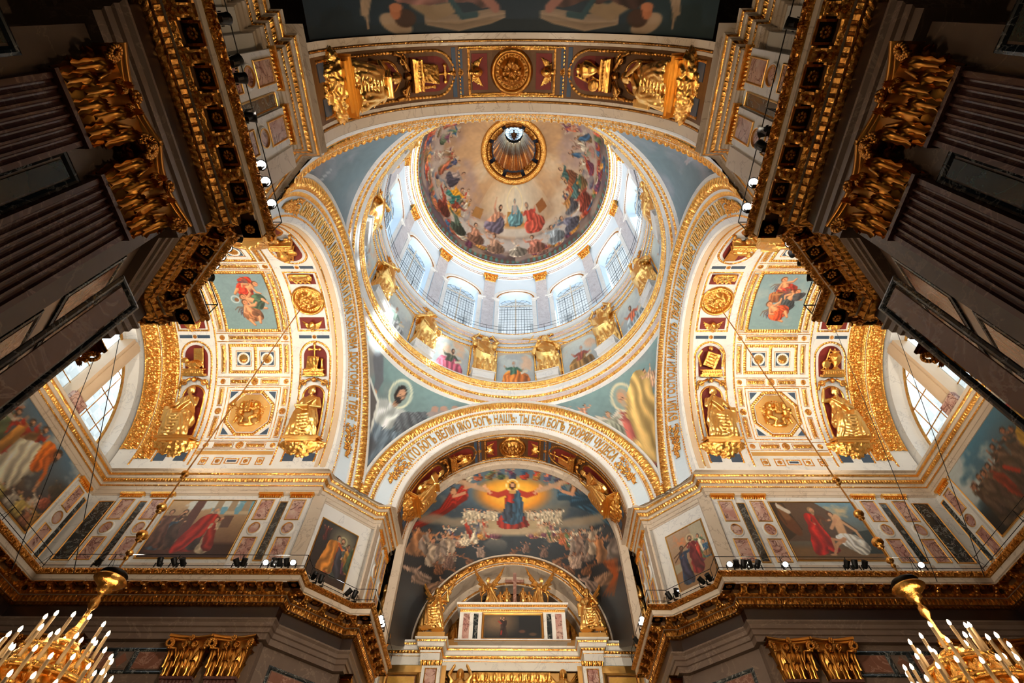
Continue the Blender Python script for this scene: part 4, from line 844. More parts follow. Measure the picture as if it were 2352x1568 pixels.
# ================================================================ oculus, lantern
LN = empty('ceiling_lantern', (0, 0, 4.60), kind='structure')
ZD0, HD, RD, RO = 3.842, .850, .6994, .272
zo = ZD0+HD*sqrt(1-(RO/RD)**2)
mb = MB(); mb.lathe([(.285, zo-.006), (.276, zo-.030), (.262, zo-.020), (.252, zo-.028), (.236, zo-.016), (.232, zo-.012), (.226, zo+.0)], n=96); build('oculus_frame', mb, GOLDD, LN, True)
g = MB(); ring_relief(g, .282, zo-.010, .272, zo-.030, .030, .010, p_leaf, 7, 4, True); ring_relief(g, .258, zo-.026, .248, zo-.030, .020, .005, p_bead, 5, 3, True); ring_relief(g, .244, zo-.026, .236, zo-.018, .02, .004, p_egg, 6, 3, True); build('gilded_ring_moulding', g, GOLD, LN, True, kind='stuff')
mb = MB(); mb.lathe([(.228, zo-.004), (.232, zo+.03), (.218, zo+.07), (.185, zo+.085)], n=96); build('blue_band', mb, mat('deep_blue', (.07, .13, .22), .5, noise=(2, (.05, .10, .16), .3)), LN, True)
for s in (0, 1, 2, 3):
    g = MB(); a0 = radians(45+90*s)-.30; base = lambda u, t: np.stack([(.205+.022*(1-t)-.03*t)*np.cos(a0+u*.6), (.205+.022*(1-t)-.03*t)*np.sin(a0+u*.6), zo+.02+.05*t+0*u], -1); relief(g, base, lambda u, t: np.stack([-np.cos(a0+u*.6), -np.sin(a0+u*.6), -.6+0*u], -1)/1.17, .13, 0, .04, .018, p_garl, 9, 9); build('gilded_garland', g, GOLDD, LN, True)
    g = MB(); a1 = radians(90*s)-.33; base = lambda u, t: np.stack([(.214+.014*(1-t)-.02*t)*np.cos(a1+u*.66), (.214+.014*(1-t)-.02*t)*np.sin(a1+u*.66), zo+.02+.04*t+0*u], -1); relief(g, base, lambda u, t: np.stack([-np.cos(a1+u*.66), -np.sin(a1+u*.66), -.6+0*u], -1)/1.17, .13, 0, .035, .012, p_garl, 9, 7); build('gilded_garland', g, GOLDD, LN, True)
n = 144; a = np.linspace(0, 2*pi, n, endpoint=False); t = np.linspace(0, 1, 16); rad = np.random.RandomState(5).rand(36)
R_ = .185+(.088-.185)*t[None]+(.006*np.sin(a[:, None]*36)+.005*np.sin(a[:, None]*22+1))*(1-.7*t[None]); P = np.stack([np.cos(a)[:, None]*R_, np.sin(a)[:, None]*R_, zo+.08+(5.37-zo-.08)*t[None]+0*R_], -1); mb = MB(); mb.grid(P, wrap=True); build('gilded_rays', mb, GOLDD, LN)
mb = MB(); mb.fan(np.stack([.088*np.cos(a), .088*np.sin(a), np.full(n, 5.37)], 1)); build('pane', mb, SKYG, LN)
mb = MB(); 
for i in range(8): g_ = i*pi/8; mb.tube((.088*cos(g_), .088*sin(g_), 5.366), (-.088*cos(g_), -.088*sin(g_), 5.366), .0012, n=4)
for rr in (.088, .045): 
    for i in range(24): g0, g1 = i*pi/12, (i+1)*pi/12; mb.tube((rr*cos(g0), rr*sin(g0), 5.364), (rr*cos(g1), rr*sin(g1), 5.364), .0018, n=4)
build('glazing_bars', mb, LEAD, LN)
dv = MB(); dv.ball((0, 0, 5.33), .016, 10, sc=(.8, 1.9, .6)); dv.ball((0, -.036, 5.33), .009, 8)
for s in (-1, 1):
    for k in range(6): dv.tube((s*.008, -.012+.006*k, 5.33), (s*(.062-.006*k), -.006+.012*k, 5.332), .0055, .002, 5)
for k in range(-2, 3): dv.tube((0, .02, 5.33), (k*.010, .058, 5.33), .005, .003, 5)
o = build('dove', dv, BRONZE); props(o, 'dark dove with spread wings against the lantern glass atop the dome', 'dove')
# ================================================================ great vault shells
WB = {}
def vault_shell(nm, V, u0, u1, m, g0=0, g1=180):
    o = empty(nm, tuple(V((u0+u1)/2, 90)), kind='structure'); mb = MB(); g = np.linspace(g0, g1, 73); mb.grid(np.stack([V(u, g) for u in np.linspace(u0, u1, 3)], 1)); build('vault_shell', mb, m, o); return o
def niche_column(V, uc, C, ground, side, place, seats, emblems, gm=GOLD, tab=True):
    """frames and ground slabs go under the vault C; figures are things"""
    hw = .072
    fr = MB(); fr2 = MB()
    for fl in (0, 1):
        G = (lambda g: g) if not fl else (lambda g: 180-g); q = -1 if fl else 1
        arch_frame(fr, V, uc, hw, G(4), G(60), .009, .013, .0035, p_bead, 0, q)
        arch_frame(fr2, V, uc, .052, G(12), G(39.5), .010, .02, .005, p_plain, 0, q)
        g = MB(); arch_panel(g, V, uc, .044, G(15), G(39.5), .0016, 0, q); build('niche_ground', g, RED, C)
        g = MB(); arch_panel(g, V, uc, .052, G(50), G(60), .0016, 0, q); build('niche_ground', g, RED, C)
        g = MB(); V.panel(g, uc-.066, uc-.02, G(4.5), G(9), .002); V.panel(g, uc+.02, uc+.066, G(4.5), G(9), .002); build('niche_ground', g, BLUE, C)
        g = MB(); V.panel(g, uc-.068, uc-.012, G(69.4), G(71.0), .002); V.panel(g, uc+.012, uc+.068, G(69.4), G(71.0), .002); build('slate_inlay', g, BLUE, C)
        rosette(fr, V, uc, G(70.2), .009)
        # broken pediment scrolls over the seated figure
        for s in (-1, 1):
            th = np.linspace(0, 2.4*pi, 16); r = .016*(1-th/9); pts = [V(uc+s*(.046+rr*cos(tt)), G(46.2+V.deg(rr*sin(tt))), .014) for rr, tt in zip(r, th)]; fr2.poly_tube(pts, .0045, 5)
            fr2.poly_tube([V(uc+s*.066, G(43), .01), V(uc+s*.058, G(46), .014), V(uc+s*.015, G(48.5), .016)], .006, 6)
        fr2.ball(V(uc, G(48), .014), .012, 8)
        M = V.frame_at(uc, G(16.6), fl, 1.0, .004, G(29.5)); half = 'lower end' if not fl else 'upper end'
        si = seats[fl]; sc = Matrix.Diagonal((4.1, 2.7, 3.85, 1))
        mir = Matrix.Diagonal((-1, 1, 1, 1)) if (fl+(V.s > 0)) % 2 else Matrix.Identity(4)
        body_m = Matrix.Translation((0, -.22, 0)) @ sc @ mir
        nm_s = {0: 'gilded seated saint with book', 1: 'gilded seated saint, hand at chin', 2: 'gilded seated saint, arm lifted'}[si]
        o = thing_at('niche_statue', [('robed_body', figure('seated%d' % si), body_m), ('plinth', shared(pedestal_mesh), Matrix.Scale(1.75, 4)), ('foliage_corbel', figure('corbel'), Matrix.Translation((0, -.05, -.12)) @ Matrix.Diagonal((1.75, 1.3, 1.85, 1)))], M,
                 label='%s, %s, %s' % (nm_s, place, half), cat='statue', group='seated niche statues')
        M = V.frame_at(uc, G(50), fl, 1.0, .002, G(57)); ek = emblems[fl]
        en = {0: 'gilded gospel book with cross', 1: 'gilded lamb under a banner', 2: 'gilded tablet set cornerwise', 3: 'gilded urn, shield and ladder'}[ek]
        thing_at('relief_trophy', [('trophy', figure('emblem%d' % ek), Matrix.Diagonal((1.75, 1.3, 1.70, 1)))], M, label='%s, niche of the %s, %s' % (en, place, half), cat='relief', group='niche trophies')
    build('gilded_niche_frame', fr, gm, C, True); build('gilded_scrolls', fr2, gm, C, True)
    # crown panel with medallion and winged heads
    fr = MB(); V.frame(fr, uc-.072, uc+.072, 73, 107, .008, .013, .003, p_leaf); build('gilded_panel_frame', fr, gm, C, True)
    for g0, g1 in ((74.6, 80.6), (99.4, 105.4)): g = MB(); V.panel(g, uc-.055, uc+.055, g0, g1, .0025); build('red_panel', g, RED, C)
    for g0, fl in ((76.2, 0), (103.8, 1)):
        if fl and tab and V.k == 'x':
            o = thing_at('gilded_tablet', [('tablet', figure('tablet'), Matrix.Scale(1.35, 4)), ('lettering_row', shared(text_marks), Matrix.Scale(1.35, 4))], V.frame_at(uc, g0, 0, 1.0, .004), label='gilded tablet above the round medallion, %s' % place, cat='tablet')
        else:
            thing_at('winged_head', [('winged_cherub_head', figure('cherub'), Matrix.Scale(1.35, 4))], V.frame_at(uc, g0, fl, 1.0, .004), label='gilded cherub on red %s the medallion, %s' % ('above' if fl else 'below', place), cat='relief', group='winged cherub heads')
    md = MB(); V.ring(md, uc, 90, .072, .016, .012, .02, p_plain, 0, 4, 5, k=1.0); V.ring(md, uc, 90, .054, .010, .006, .012, p_leaf, 0, 6, 3); V.disc(md, uc, 90, .056, .002)
    base = lambda s, t: V(uc+(.044*t)*np.cos(s*2*pi), 90+V.deg(1)*(.044*t)*np.sin(s*2*pi), .003); k = 6
    a, b = np.meshgrid(np.linspace(0, 1, 73), np.linspace(0, 1, 12), indexing='ij'); hh = .024*(.55*np.abs(np.cos(a*2*pi*4))**.6*np.exp(-((b-.62)/.22)**2)+.8*np.exp(-(b/.2)**2)+.5*(1-worley(a*22, b*4, 3))*np.sin(pi*b)); md.grid(base(a, b)+V.inn(uc, 90.)*hh[..., None])
    o = build('medallion', md, gm, None, True); props(o, 'round gilded rosette medallion crowning the %s' % place, 'medallion', 'crown medallions')
SIDE = {}
for sx, word in ((-1, 'left'), (1, 'right')):
    V = Vmap('x', sx); C = vault_shell('ceiling_transept_%s' % word, V, .76, 1.665, WHITE); SIDE[sx] = C
    g = MB()
    for u0, u1 in ((.789, .796), (.992, 1.000), (1.333, 1.341), (1.578, 1.586)): V.strip(g, u0, u1, 2, 178, .0125, .004, p_bead, 'g', 5, 3)
    build('gilded_bead_lines', g, GOLD, C, True, kind='stuff')
    g = MB(); V.panel(g, .797, .812, 1, 179, .001); V.panel(g, .765, .787, 1, 179, .0015); build('tan_band', g, TAN, C)
    niche_column(V, .890, C, WHITE, word, '%s vault column nearest the dome' % word, (0, 1) if sx < 0 else (1, 0), (0, 3) if sx < 0 else (2, 1))
    niche_column(V, 1.429, C, WHITE, word, '%s vault column by the window' % word, (1, 0) if sx < 0 else (2, 0), (1, 2) if sx < 0 else (3, 1))
    # broad leaf garlands near the window
    for u0, u1, g0 in ((1.512, 1.572, 5.5), (1.594, 1.660, 11)):
        g = MB(); V.strip(g, u0, u1, g0, 180-g0, .085, .0095, p_leafy, 'g', 24, 14); build('gilded_leaf_garland', g, GOLD, C, False, kind='stuff')
        g = MB(); V.strip(g, u0-.006, u0, g0, 180-g0, .012, .003, p_bead, 'g', 5, 2); V.strip(g, u1, u1+.006, g0, 180-g0, .012, .003, p_bead, 'g', 5, 2); build('gilded_bead_lines', g, GOLD, C, True, kind='stuff')
    # coffered field
    A_, B_ = 1.040, 1.283; um = (A_+B_)/2
    fr = MB(); lf = MB()
    for fl in (0, 1):
        G = (lambda g: g) if not fl else (lambda g: 180-g)
        def gg(a, b): return (G(a), G(b)) if not fl else (G(b), G(a))
        # bottom row of small panels
        for (u0, u1) in ((1.03, 1.062), (1.265, 1.297), (1.085, 1.125), (1.202, 1.242)):
            a, b = gg(2.2, 6.6); V.frame(fr, u0, u1, a, b, .005, .008, .002, p_bead); rosette(lf, V, (u0+u1)/2, (a+b)/2, .010)
        a, b = gg(2.8, 6.0); V.frame(fr, 1.134, 1.193, a, b, .005, .008, .002, p_bead); f = MB(); V.panel(f, 1.145, 1.182, *gg(3.9, 4.9), .002); build('slate_inlay', f, BLUE, C)
        f = MB(); V.panel(f, 1.004, 1.330, *gg(8.2, 10.2), .002); build('gilt_band', f, GOLDP, C)
        # leaf rows and side strips
        for ga, gb in ((11.6, 15.4), (45.2, 49.0), (67.9, 71.5)):
            a, b = gg(ga, gb)
            V.strip(fr, 1.004, 1.330, a-.5, a-.1, .01, .002, p_bead, 'u', 4, 2); V.strip(fr, 1.004, 1.330, b+.1, b+.5, .01, .002, p_bead, 'u', 4, 2)
            rosette(lf, V, 1.020, (a+b)/2, .012); rosette(lf, V, 1.306, (a+b)/2, .012)
            if ga < 60: rosette(lf, V, um, (a+b)/2, .017); rng = ((A_+.01, um-.026), (um+.026, B_-.01))
            else: rng = ((A_+.005, B_-.005),)
            for u0, u1 in rng: V.frame(fr, u0, u1, a+.3, b-.3, .003, .007, .0015, p_bead); V.strip(lf, u0+.005, u1-.005, a+.9, b-.9, .016, .005, p_scroll, 'u', 7, 5)
        for ga, gb in ((17.6, 29.2), (34.4, 44.2), (51.2, 66.5)):
            a, b = gg(ga, gb)
            for u in (1.020, 1.306): V.frame(fr, u-.012, u+.012, a, b, .003, .007, .0015, p_bead); V.strip(lf, u-.0075, u+.0075, a+.7, b-.7, .016, .005, p_scroll, 'g', 7, 5)
        for u in (1.020, 1.306): rosette(lf, V, u, G(31.8), .015)
        # octagon with putti
        a, b = gg(17, 44.2); V.frame(fr, A_, B_, a, b, .004, .008, .002, p_bead); gc = (a+b)/2; V.frame(fr, A_+.014, B_-.014, a+1.6, b-1.6, .003, .008, .002, p_bead)
        def octo(rr, k=8, of=pi/8): return [(um+rr*cos(of+i*2*pi/k), gc+V.deg(rr*sin(of+i*2*pi/k))) for i in range(k+1)]
        for rr, w, hh, pat, pr, m_ in ((.112, .014, .006, p_leaf, .011, fr), (.094, .003, .002, p_bead, .007, fr)):
            o1_, o2_ = octo(rr), octo(rr-w)
            for i in range(8):
                p0, p1, q0, q1 = np.array(o1_[i]), np.array(o1_[i+1]), np.array(o2_[i]), np.array(o2_[i+1]); base = lambda s, t: (lambda Q: V(Q[..., 0], Q[..., 1], .0015))((p0*(1-s)[..., None]+p1*s[..., None])*(1-t)[..., None]+(q0*(1-s)[..., None]+q1*s[..., None])*t[..., None])
                relief(m_, base, lambda s, t: np.broadcast_to(V.inn(um, gc), s.shape+(3,)), .08, 0, pr, hh, pat, 5, 3)
        f = MB(); f.fan([V(*p, .0018) for p in octo(.094)[:-1]]); build('octagon_ground', f, GOLDP, C)
        for cu_, cg in ((-1, -1), (1, -1), (-1, 1), (1, 1)):
            f = MB(); x0, y0 = um+cu_*.101, gc+cg*V.deg(.099); f._add(V(np.array([x0, x0-cu_*.034, x0]), np.array([y0, y0, y0-cg*V.deg(.034)]), .002), [[0, 1, 2, 2]]); build('slate_inlay', f, BLUE, C)
        md = MB(); V.ring(md, um, gc, .064, .010, .008, .012, p_bead, 0, 5, 4); f = MB(); V.disc(f, um, gc, .056, .0025); build('red_ground', f, RED, C)
        build('medallion_rim', md, GOLD, C, True)
        thing_at('putti_relief', [('putti_group', figure('putti'), Matrix.Diagonal((1.75, 2.0, 1.7, 1)))], V.frame_at(um, gc, fl, 1.0, .005), label='gilded pair of putti holding a book in the %s octagon of the %s vault' % ('upper' if fl else 'lower', word), cat='relief', group='putti octagons')
        # pair of square panels
        a, b = gg(51.2, 66.5); V.frame(fr, A_, B_, a, b, .014, .010, .005, p_leaf); V.strip(fr, um-.007, um+.007, a, b, .010, .005, p_leaf, 'g', 5, 3)
        for s in (-1, 1):
            c = um+s*.0535; V.frame(fr, c-.036, c+.036, (a+b)/2-V.deg(.036), (a+b)/2+V.deg(.036), .003, .007, .002, p_bead)
            f = MB(); V.panel(f, c-.029, c+.029, (a+b)/2-V.deg(.029), (a+b)/2+V.deg(.029), .0018); build('slate_inlay', f, BLUE, C)
            f = MB(); V.disc(f, c, (a+b)/2, .028, .003); build('white_disc', f, WHITE, C)
            f = MB(); V.ring(f, c, (a+b)/2, .022, .004, .004, .01, p_bead, 0, 5, 3); V.disc(f, c, (a+b)/2, .019, .0035); build('small_medallion', f, GOLDS, C, True)
            thing_at('cherub_roundel', [('winged_cherub_head', figure('cherub'), Matrix.Scale(.52, 4))], V.frame_at(c, (a+b)/2-(-1 if fl else 1)*1.0, fl, 1.0, .004), label='small gilded cherub roundel, %s of %s pair, %s vault' % ('inner one' if s < 0 else 'outer one', 'upper' if fl else 'lower', word), cat='relief', group='cherub roundels')
    V.frame(fr, A_-.004, B_+.004, 72.6, 107.4, .016, .011, .006, p_leaf); V.frame(fr, A_-.036, B_+.04, 72.6, 107.4, .003, .008, .002, p_bead)
    for u in (1.020, 1.306): V.frame(fr, u-.012, u+.012, 73.2, 106.8, .003, .007, .0015, p_bead); V.strip(lf, u-.0075, u+.0075, 74, 106, .016, .005, p_scroll, 'g', 7, 5)
    build('gilded_coffer_frames', fr, GOLD, C, True, kind='stuff'); build('gilded_leaf_fillings', lf, GOLD, C, True, kind='stuff')
# nave side soffits (far and near)
for sy, word, nm in ((1, 'far', 'ceiling_arch_far'), (-1, 'near', 'ceiling_arch_near')):
    V = Vmap('y', sy); C = vault_shell(nm, V, .76, 1.0, BRONZE)
    g = MB(); V.strip(g, .789, .796, 1, 179, .0125, .004, p_bead, 'g', 5, 3); V.strip(g, .975, .981, 1, 179, .0125, .004, p_bead, 'g', 5, 3); build('gilded_bead_lines', g, GOLDD, C, True, kind='stuff')
    g = MB(); V.panel(g, .761, .788, 0, 180, .001); V.panel(g, .797, .806, 0, 180, .001); V.panel(g, .966, .974, 0, 180, .001); V.panel(g, .982, 1.0, 0, 180, .001); build('cream_band', g, CREAM, C)
    niche_column(V, .886, C, BRONZE, word, '%s arch soffit' % word, (1, 0) if sy < 0 else (2, 0), (3, 0) if sy < 0 else (0, 3), GOLDD)
    g = MB(); V.frame(g, .809, .963, 69.5, 110.5, .006, .012, .004, p_leaf); build('gilded_panel_frame', g, GOLD, C, True)
    for gg_ in (66.6, 111.6): g = MB(); V.panel(g, .812, .876, gg_, gg_+1.6, .002); V.panel(g, .896, .960, gg_, gg_+1.6, .002); build('slate_inlay', g, BLUE, C)
    if sy < 0: continue
    # end rib
    g = MB(); ang = np.linspace(0, 180, 61); g.grid(np.stack([V(1.0, ang, 0), V(1.0, ang, .012), V(1.034, ang, .012), V(1.034, ang, -.02)], 1))
    for s in (-1, 1):
        for (x0, x1) in ((.493, .53),): g.box((min(s*x0, s*x1), min(sy*1.0, sy*1.034), 1.03), (max(s*x0, s*x1), max(sy*1.0, sy*1.034), ZS))
    build('rib', g, CREAM, C)
# ================================================================ enclosing shell, floor
SH = empty('wall_outer', (0, 0, 1), kind='structure'); mb = MB(); n = 96; a = np.linspace(0, 2*pi, n, endpoint=False)
k = 1/np.maximum(np.abs(np.cos(a))/1.78, np.abs(np.sin(a))/2.7); sq = np.stack([k*np.cos(a), k*np.sin(a), np.full(n, 2.14)], 1)
mb.grid(np.stack([cyl(.776, a, 2.14), sq, sq*[1, 1, 0]+[0, 0, 1.99]], 1), wrap=True)
for y in (-2.7, 2.7): mb.quad((-1.78, y, -.107), (1.78, y, -.107), (1.78, y, 2.14), (-1.78, y, 2.14))
for s in (-1, 1):
    x = s*1.78
    mb.quad((x, -2.7, -.107), (x, 2.7, -.107), (x, 2.7, 1.44), (x, -2.7, 1.44)); mb.quad((x, -2.7, 1.44), (x, -.50, 1.44), (x, -.50, 2.14), (x, -2.7, 2.14)); mb.quad((x, 2.7, 1.44), (x, .50, 1.44), (x, .50, 2.14), (x, 2.7, 2.14)); mb.quad((x, -.50, 1.99), (x, .50, 1.99), (x, .50, 2.14), (x, -.50, 2.14))
build('outer_shell', mb, GREYM, SH)
mb = MB(); mb.box((-1.78, -2.7, -.115), (1.78, 2.7, -.107)); build('floor', mb, FLOORM, kind='structure')
mb = MB(); mb.lathe([(.860, 2.3), (.860, 2.86)], n=72); mb.lathe([(.860, 2.86), (.80, 2.861)], n=72); mb.lathe([(.852, 3.50), (.852, 3.86), (.5, 4.9), (.2, 5.5), (.09, 5.5)], n=72); mb.lathe([(.79, 2.13), (.79, 2.3), (.86, 2.3)], n=72)
for k in range(12):
    ac = AZ0-radians(30)*k-radians(15); q = np.linspace(-radians(6.3), radians(6.3), 6); mb.grid(np.stack([cyl(.852, ac+q, 2.86), cyl(.852, ac+q, 3.5)], 1))
build('outer_drum', mb, GREYM, SH)
mb = MB(); mb.lathe([(.862, 3.50), (1.16, 3.50), (1.16, 3.62), (.86, 3.62)], n=72); mb.lathe([(.862, 2.84), (1.16, 2.84), (1.16, 2.70)], n=72)
for k in range(24): q = AZ0+radians(15*k+7.5); mb.tube(cyl(1.10, q, 2.84), cyl(1.10, q, 3.50), .032, n=10)
build('outer_colonnade', mb, WHITE, SH)
for s in (-1, 1): mb = MB(); mb.box((min(s*2.2, s*2.3), -1.1, -.1), (max(s*2.2, s*2.3), 1.1, 2.24)); build('sun_block_slab', mb, WHITE, SH)  # plain slabs added outside the lunettes to block direct sun
# ================================================================ painter for the murals
class Cv:
    """colour field painted with simple strokes; x 0..asp, y 0..1 upward"""
    def __init__(s, nx, ny, asp, top, bot, seed=0):
        s.nx, s.ny, s.asp = nx*2, ny*2, asp; s.X, s.Y = np.meshgrid((np.arange(s.nx)+.5)/s.nx*asp, (np.arange(s.ny)+.5)/s.ny, indexing='ij')
        top, bot = np.array(top, float), np.array(bot, float); s.C = bot+(top-bot)*s.Y[..., None]; s.R = random.Random(seed); s.seed = seed
    def blend(s, m, col, sl=None):
        m = m[..., None]; col = np.asarray(col, float)
        if sl is None: s.C = s.C*(1-m)+col*m
        else: s.C[sl] = s.C[sl]*(1-m)+col*m
    def clouds(s, col, sc=3, th=.5, w=.15, seed=1, y0=-9, y1=9, strength=1):
        n = fbm(s.X*sc, s.Y*sc*1.3, seed, 5); m = np.clip((n-th)/w, 0, 1)*strength*np.clip((s.Y-y0)/.1, 0, 1)*np.clip((y1-s.Y)/.1, 0, 1); s.blend(m, col)
    def win(s, x0, x1, y0, y1):
        i0 = max(0, int(x0/s.asp*s.nx)-1); i1 = min(s.nx, int(x1/s.asp*s.nx)+2); j0 = max(0, int(y0*s.ny)-1); j1 = min(s.ny, int(y1*s.ny)+2)
        return (slice(i0, max(i0, i1)), slice(j0, max(j0, j1)))
    def ell(s, cx, cy, rx, ry, col, rot=0, soft=.15, op=1):
        R = max(rx, ry)*1.3; sl = s.win(cx-R, cx+R, cy-R, cy+R); x = s.X[sl]-cx; y = s.Y[sl]-cy; c, q = cos(rot), sin(rot); u = (x*c+y*q)/rx; v = (-x*q+y*c)/ry
        s.blend(np.clip((1-np.sqrt(u*u+v*v))/soft+.5, 0, 1)*op, col, sl)
    def ring(s, cx, cy, r, w, col, op=1):
        sl = s.win(cx-r*1.3, cx+r*1.3, cy-r*1.3, cy+r*1.3); d = np.hypot(s.X[sl]-cx, s.Y[sl]-cy); s.blend(np.clip(1.4-np.abs(d-r)/w, 0, 1)*op, col, sl)
    def stroke(s, pts, w, col, op=1, w1=None):
        w1 = w if w1 is None else w1; n = len(pts)-1
        for i in range(n):
            (x0, y0), (x1, y1) = pts[i], pts[i+1]; a0 = w+(w1-w)*i/n; a1 = w+(w1-w)*(i+1)/n; W_ = max(a0, a1)*1.5
            sl = s.win(min(x0, x1)-W_, max(x0, x1)+W_, min(y0, y1)-W_, max(y0, y1)+W_); dx, dy = x1-x0, y1-y0; L = dx*dx+dy*dy+1e-9
            t = np.clip(((s.X[sl]-x0)*dx+(s.Y[sl]-y0)*dy)/L, 0, 1); d = np.hypot(s.X[sl]-x0-t*dx, s.Y[sl]-y0-t*dy); ww = (a0+(a1-a0)*t)/2
            s.blend(np.clip((1.15-d/ww)/.35, 0, 1)*op, col, sl)
    def poly(s, pts, col, op=1):
        P = np.array(pts, float); sl = s.win(P[:, 0].min(), P[:, 0].max(), P[:, 1].min(), P[:, 1].max()); x, y = s.X[sl], s.Y[sl]; c = np.zeros(x.shape, bool)
        for i in range(len(P)):
            (x0, y0), (x1, y1) = P[i], P[i-1]; c ^= ((y0 > y) != (y1 > y)) & (x < (x1-x0)*(y-y0)/((y1-y0)+1e-12)+x0)
        s.blend(c.astype(float)*op, col, sl)
    def cloth(s, pts, col, n=7, seed=None, dirx=None):
        """rounded drapery: soft outline, folds running from the first edge to the middle one, light from the upper left"""
        col = np.array(col, float); P = np.array(pts, float); k = len(P); Q = []
        for i in range(k):
            p0, p1, p2, p3 = P[i-1], P[i], P[(i+1) % k], P[(i+2) % k]
            for t in (0, .25, .5, .75): Q.append(.5*(2*p1+(p2-p0)*t+(2*p0-5*p1+4*p2-p3)*t*t+(3*p1-p0-3*p2+p3)*t**3))
        Q = np.array(Q); w = max(np.ptp(Q[:, 0]), np.ptp(Q[:, 1]), 1e-3); sl = s.win(Q[:, 0].min()-w*.05, Q[:, 0].max()+w*.05, Q[:, 1].min()-w*.05, Q[:, 1].max()+w*.05)
        sd = s.R.randrange(999); x0_, y0_ = s.X[sl], s.Y[sl]
        if x0_.size == 0: return
        x = x0_+w*.05*(vnoise(x0_*9/w, y0_*9/w, sd)-.5); y = y0_+w*.05*(vnoise(x0_*9/w, y0_*9/w, sd+1)-.5); c = np.zeros(x.shape, bool)
        for i in range(len(Q)):
            (xa, ya), (xb, yb) = Q[i], Q[i-1]; c ^= ((ya > y) != (yb > y)) & (x < (xb-xa)*(y-ya)/((yb-ya)+1e-12)+xa)
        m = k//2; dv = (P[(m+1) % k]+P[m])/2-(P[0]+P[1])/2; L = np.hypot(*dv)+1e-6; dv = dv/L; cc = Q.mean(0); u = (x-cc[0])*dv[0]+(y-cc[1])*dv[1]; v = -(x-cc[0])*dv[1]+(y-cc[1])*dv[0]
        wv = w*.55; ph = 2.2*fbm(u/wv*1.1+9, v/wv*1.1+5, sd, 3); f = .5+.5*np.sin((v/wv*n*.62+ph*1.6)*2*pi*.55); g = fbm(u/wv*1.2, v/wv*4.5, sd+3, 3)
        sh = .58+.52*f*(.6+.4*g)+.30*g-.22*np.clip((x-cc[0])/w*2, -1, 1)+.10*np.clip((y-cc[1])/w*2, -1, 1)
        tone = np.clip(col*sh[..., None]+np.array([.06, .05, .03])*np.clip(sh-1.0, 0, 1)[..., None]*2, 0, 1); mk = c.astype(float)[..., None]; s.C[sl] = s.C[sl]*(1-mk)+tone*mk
    def fig(s, x, y, h, c1, c2=None, lean=0., pose='stand', arms=((-.5, .2), (.5, .2)), skin=(.80, .60, .46), hair=(.22, .14, .10), halo=None, wings=None, face=0, beard=False):
        """draped figure whose feet are at (x,y); h = height of the standing figure"""
        c1 = np.array(c1, float); sx = lean*h; hd = h*.060; seat = pose == 'sit'; H_ = h*(.74 if seat else 1.0); hx, hy = x+sx, y+H_-hd*1.1; shy = H_+y-h*.20; shx = x+sx*.8; w = h*.115
        if wings is not None:
            wc = np.array(wings, float)
            for q in (-1, 1):
                for k in range(6): t = k/5; s.stroke([(shx+q*w*.3, shy), (shx+q*h*(.17+.10*(1-t)), shy+h*(.16-.10*t)), (shx+q*h*(.34-.12*t), shy+h*(.10-.40*t))], h*.05, wc*(1-.07*(k % 2)), .95, h*.02)
        if halo is not None: s.ring(hx, hy, hd*2.0, hd*.22, halo, .9); s.ell(hx, hy, hd*1.95, hd*1.95, halo, op=.22)
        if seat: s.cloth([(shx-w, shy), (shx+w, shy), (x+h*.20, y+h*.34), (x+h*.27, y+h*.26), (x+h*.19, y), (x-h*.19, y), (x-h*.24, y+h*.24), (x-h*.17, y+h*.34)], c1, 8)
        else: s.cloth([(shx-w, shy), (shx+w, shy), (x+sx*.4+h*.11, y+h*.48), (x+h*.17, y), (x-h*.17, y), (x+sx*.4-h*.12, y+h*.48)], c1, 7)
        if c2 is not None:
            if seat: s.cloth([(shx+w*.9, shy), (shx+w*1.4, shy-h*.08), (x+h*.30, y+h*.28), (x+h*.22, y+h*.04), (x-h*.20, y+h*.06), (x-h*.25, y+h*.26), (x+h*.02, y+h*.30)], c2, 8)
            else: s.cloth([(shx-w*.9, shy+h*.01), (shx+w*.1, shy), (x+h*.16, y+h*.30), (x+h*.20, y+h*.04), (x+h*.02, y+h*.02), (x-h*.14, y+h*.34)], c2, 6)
        sk = np.array(skin, float)
        for q, (ax, ay) in zip((-1, 1), arms):
            p0 = (shx+q*w*.8, shy-h*.01); p2 = (shx+ax*h*.62, shy+ay*h*.62); p1 = ((p0[0]+p2[0])/2+q*h*.03, (p0[1]+p2[1])/2-h*.06)
            s.stroke([p0, p1], h*.085, c1*.92, 1, h*.065); s.stroke([p1, ((p1[0]+p2[0]*2)/3, (p1[1]+p2[1]*2)/3)], h*.065, c1*1.12, 1, h*.05); s.stroke([((p1[0]+p2[0])/2, (p1[1]+p2[1])/2), p2], h*.035, sk, 1, h*.026); s.ell(p2[0], p2[1], h*.024, h*.024, sk)
        s.stroke([(hx, hy-hd*1.6), (hx, hy-hd*.4)], hd*.8, sk*.86); s.ell(hx, hy+hd*.12, hd*1.08, hd*1.25, hair); s.ell(hx+face*hd*.25, hy-hd*.06, hd*.72, hd*.98, sk); s.ell(hx+face*hd*.35-hd*.2, hy+hd*.15, hd*.3, hd*.25, np.minimum(sk*1.12, 1), op=.6)
        s.ell(hx+face*hd*.3-hd*.26, hy+hd*.05, hd*.13, hd*.07, sk*.35); s.ell(hx+face*hd*.3+hd*.26, hy+hd*.05, hd*.13, hd*.07, sk*.35); s.stroke([(hx+face*hd*.35, hy), (hx+face*hd*.42, hy-hd*.3)], hd*.12, sk*.75, .8)
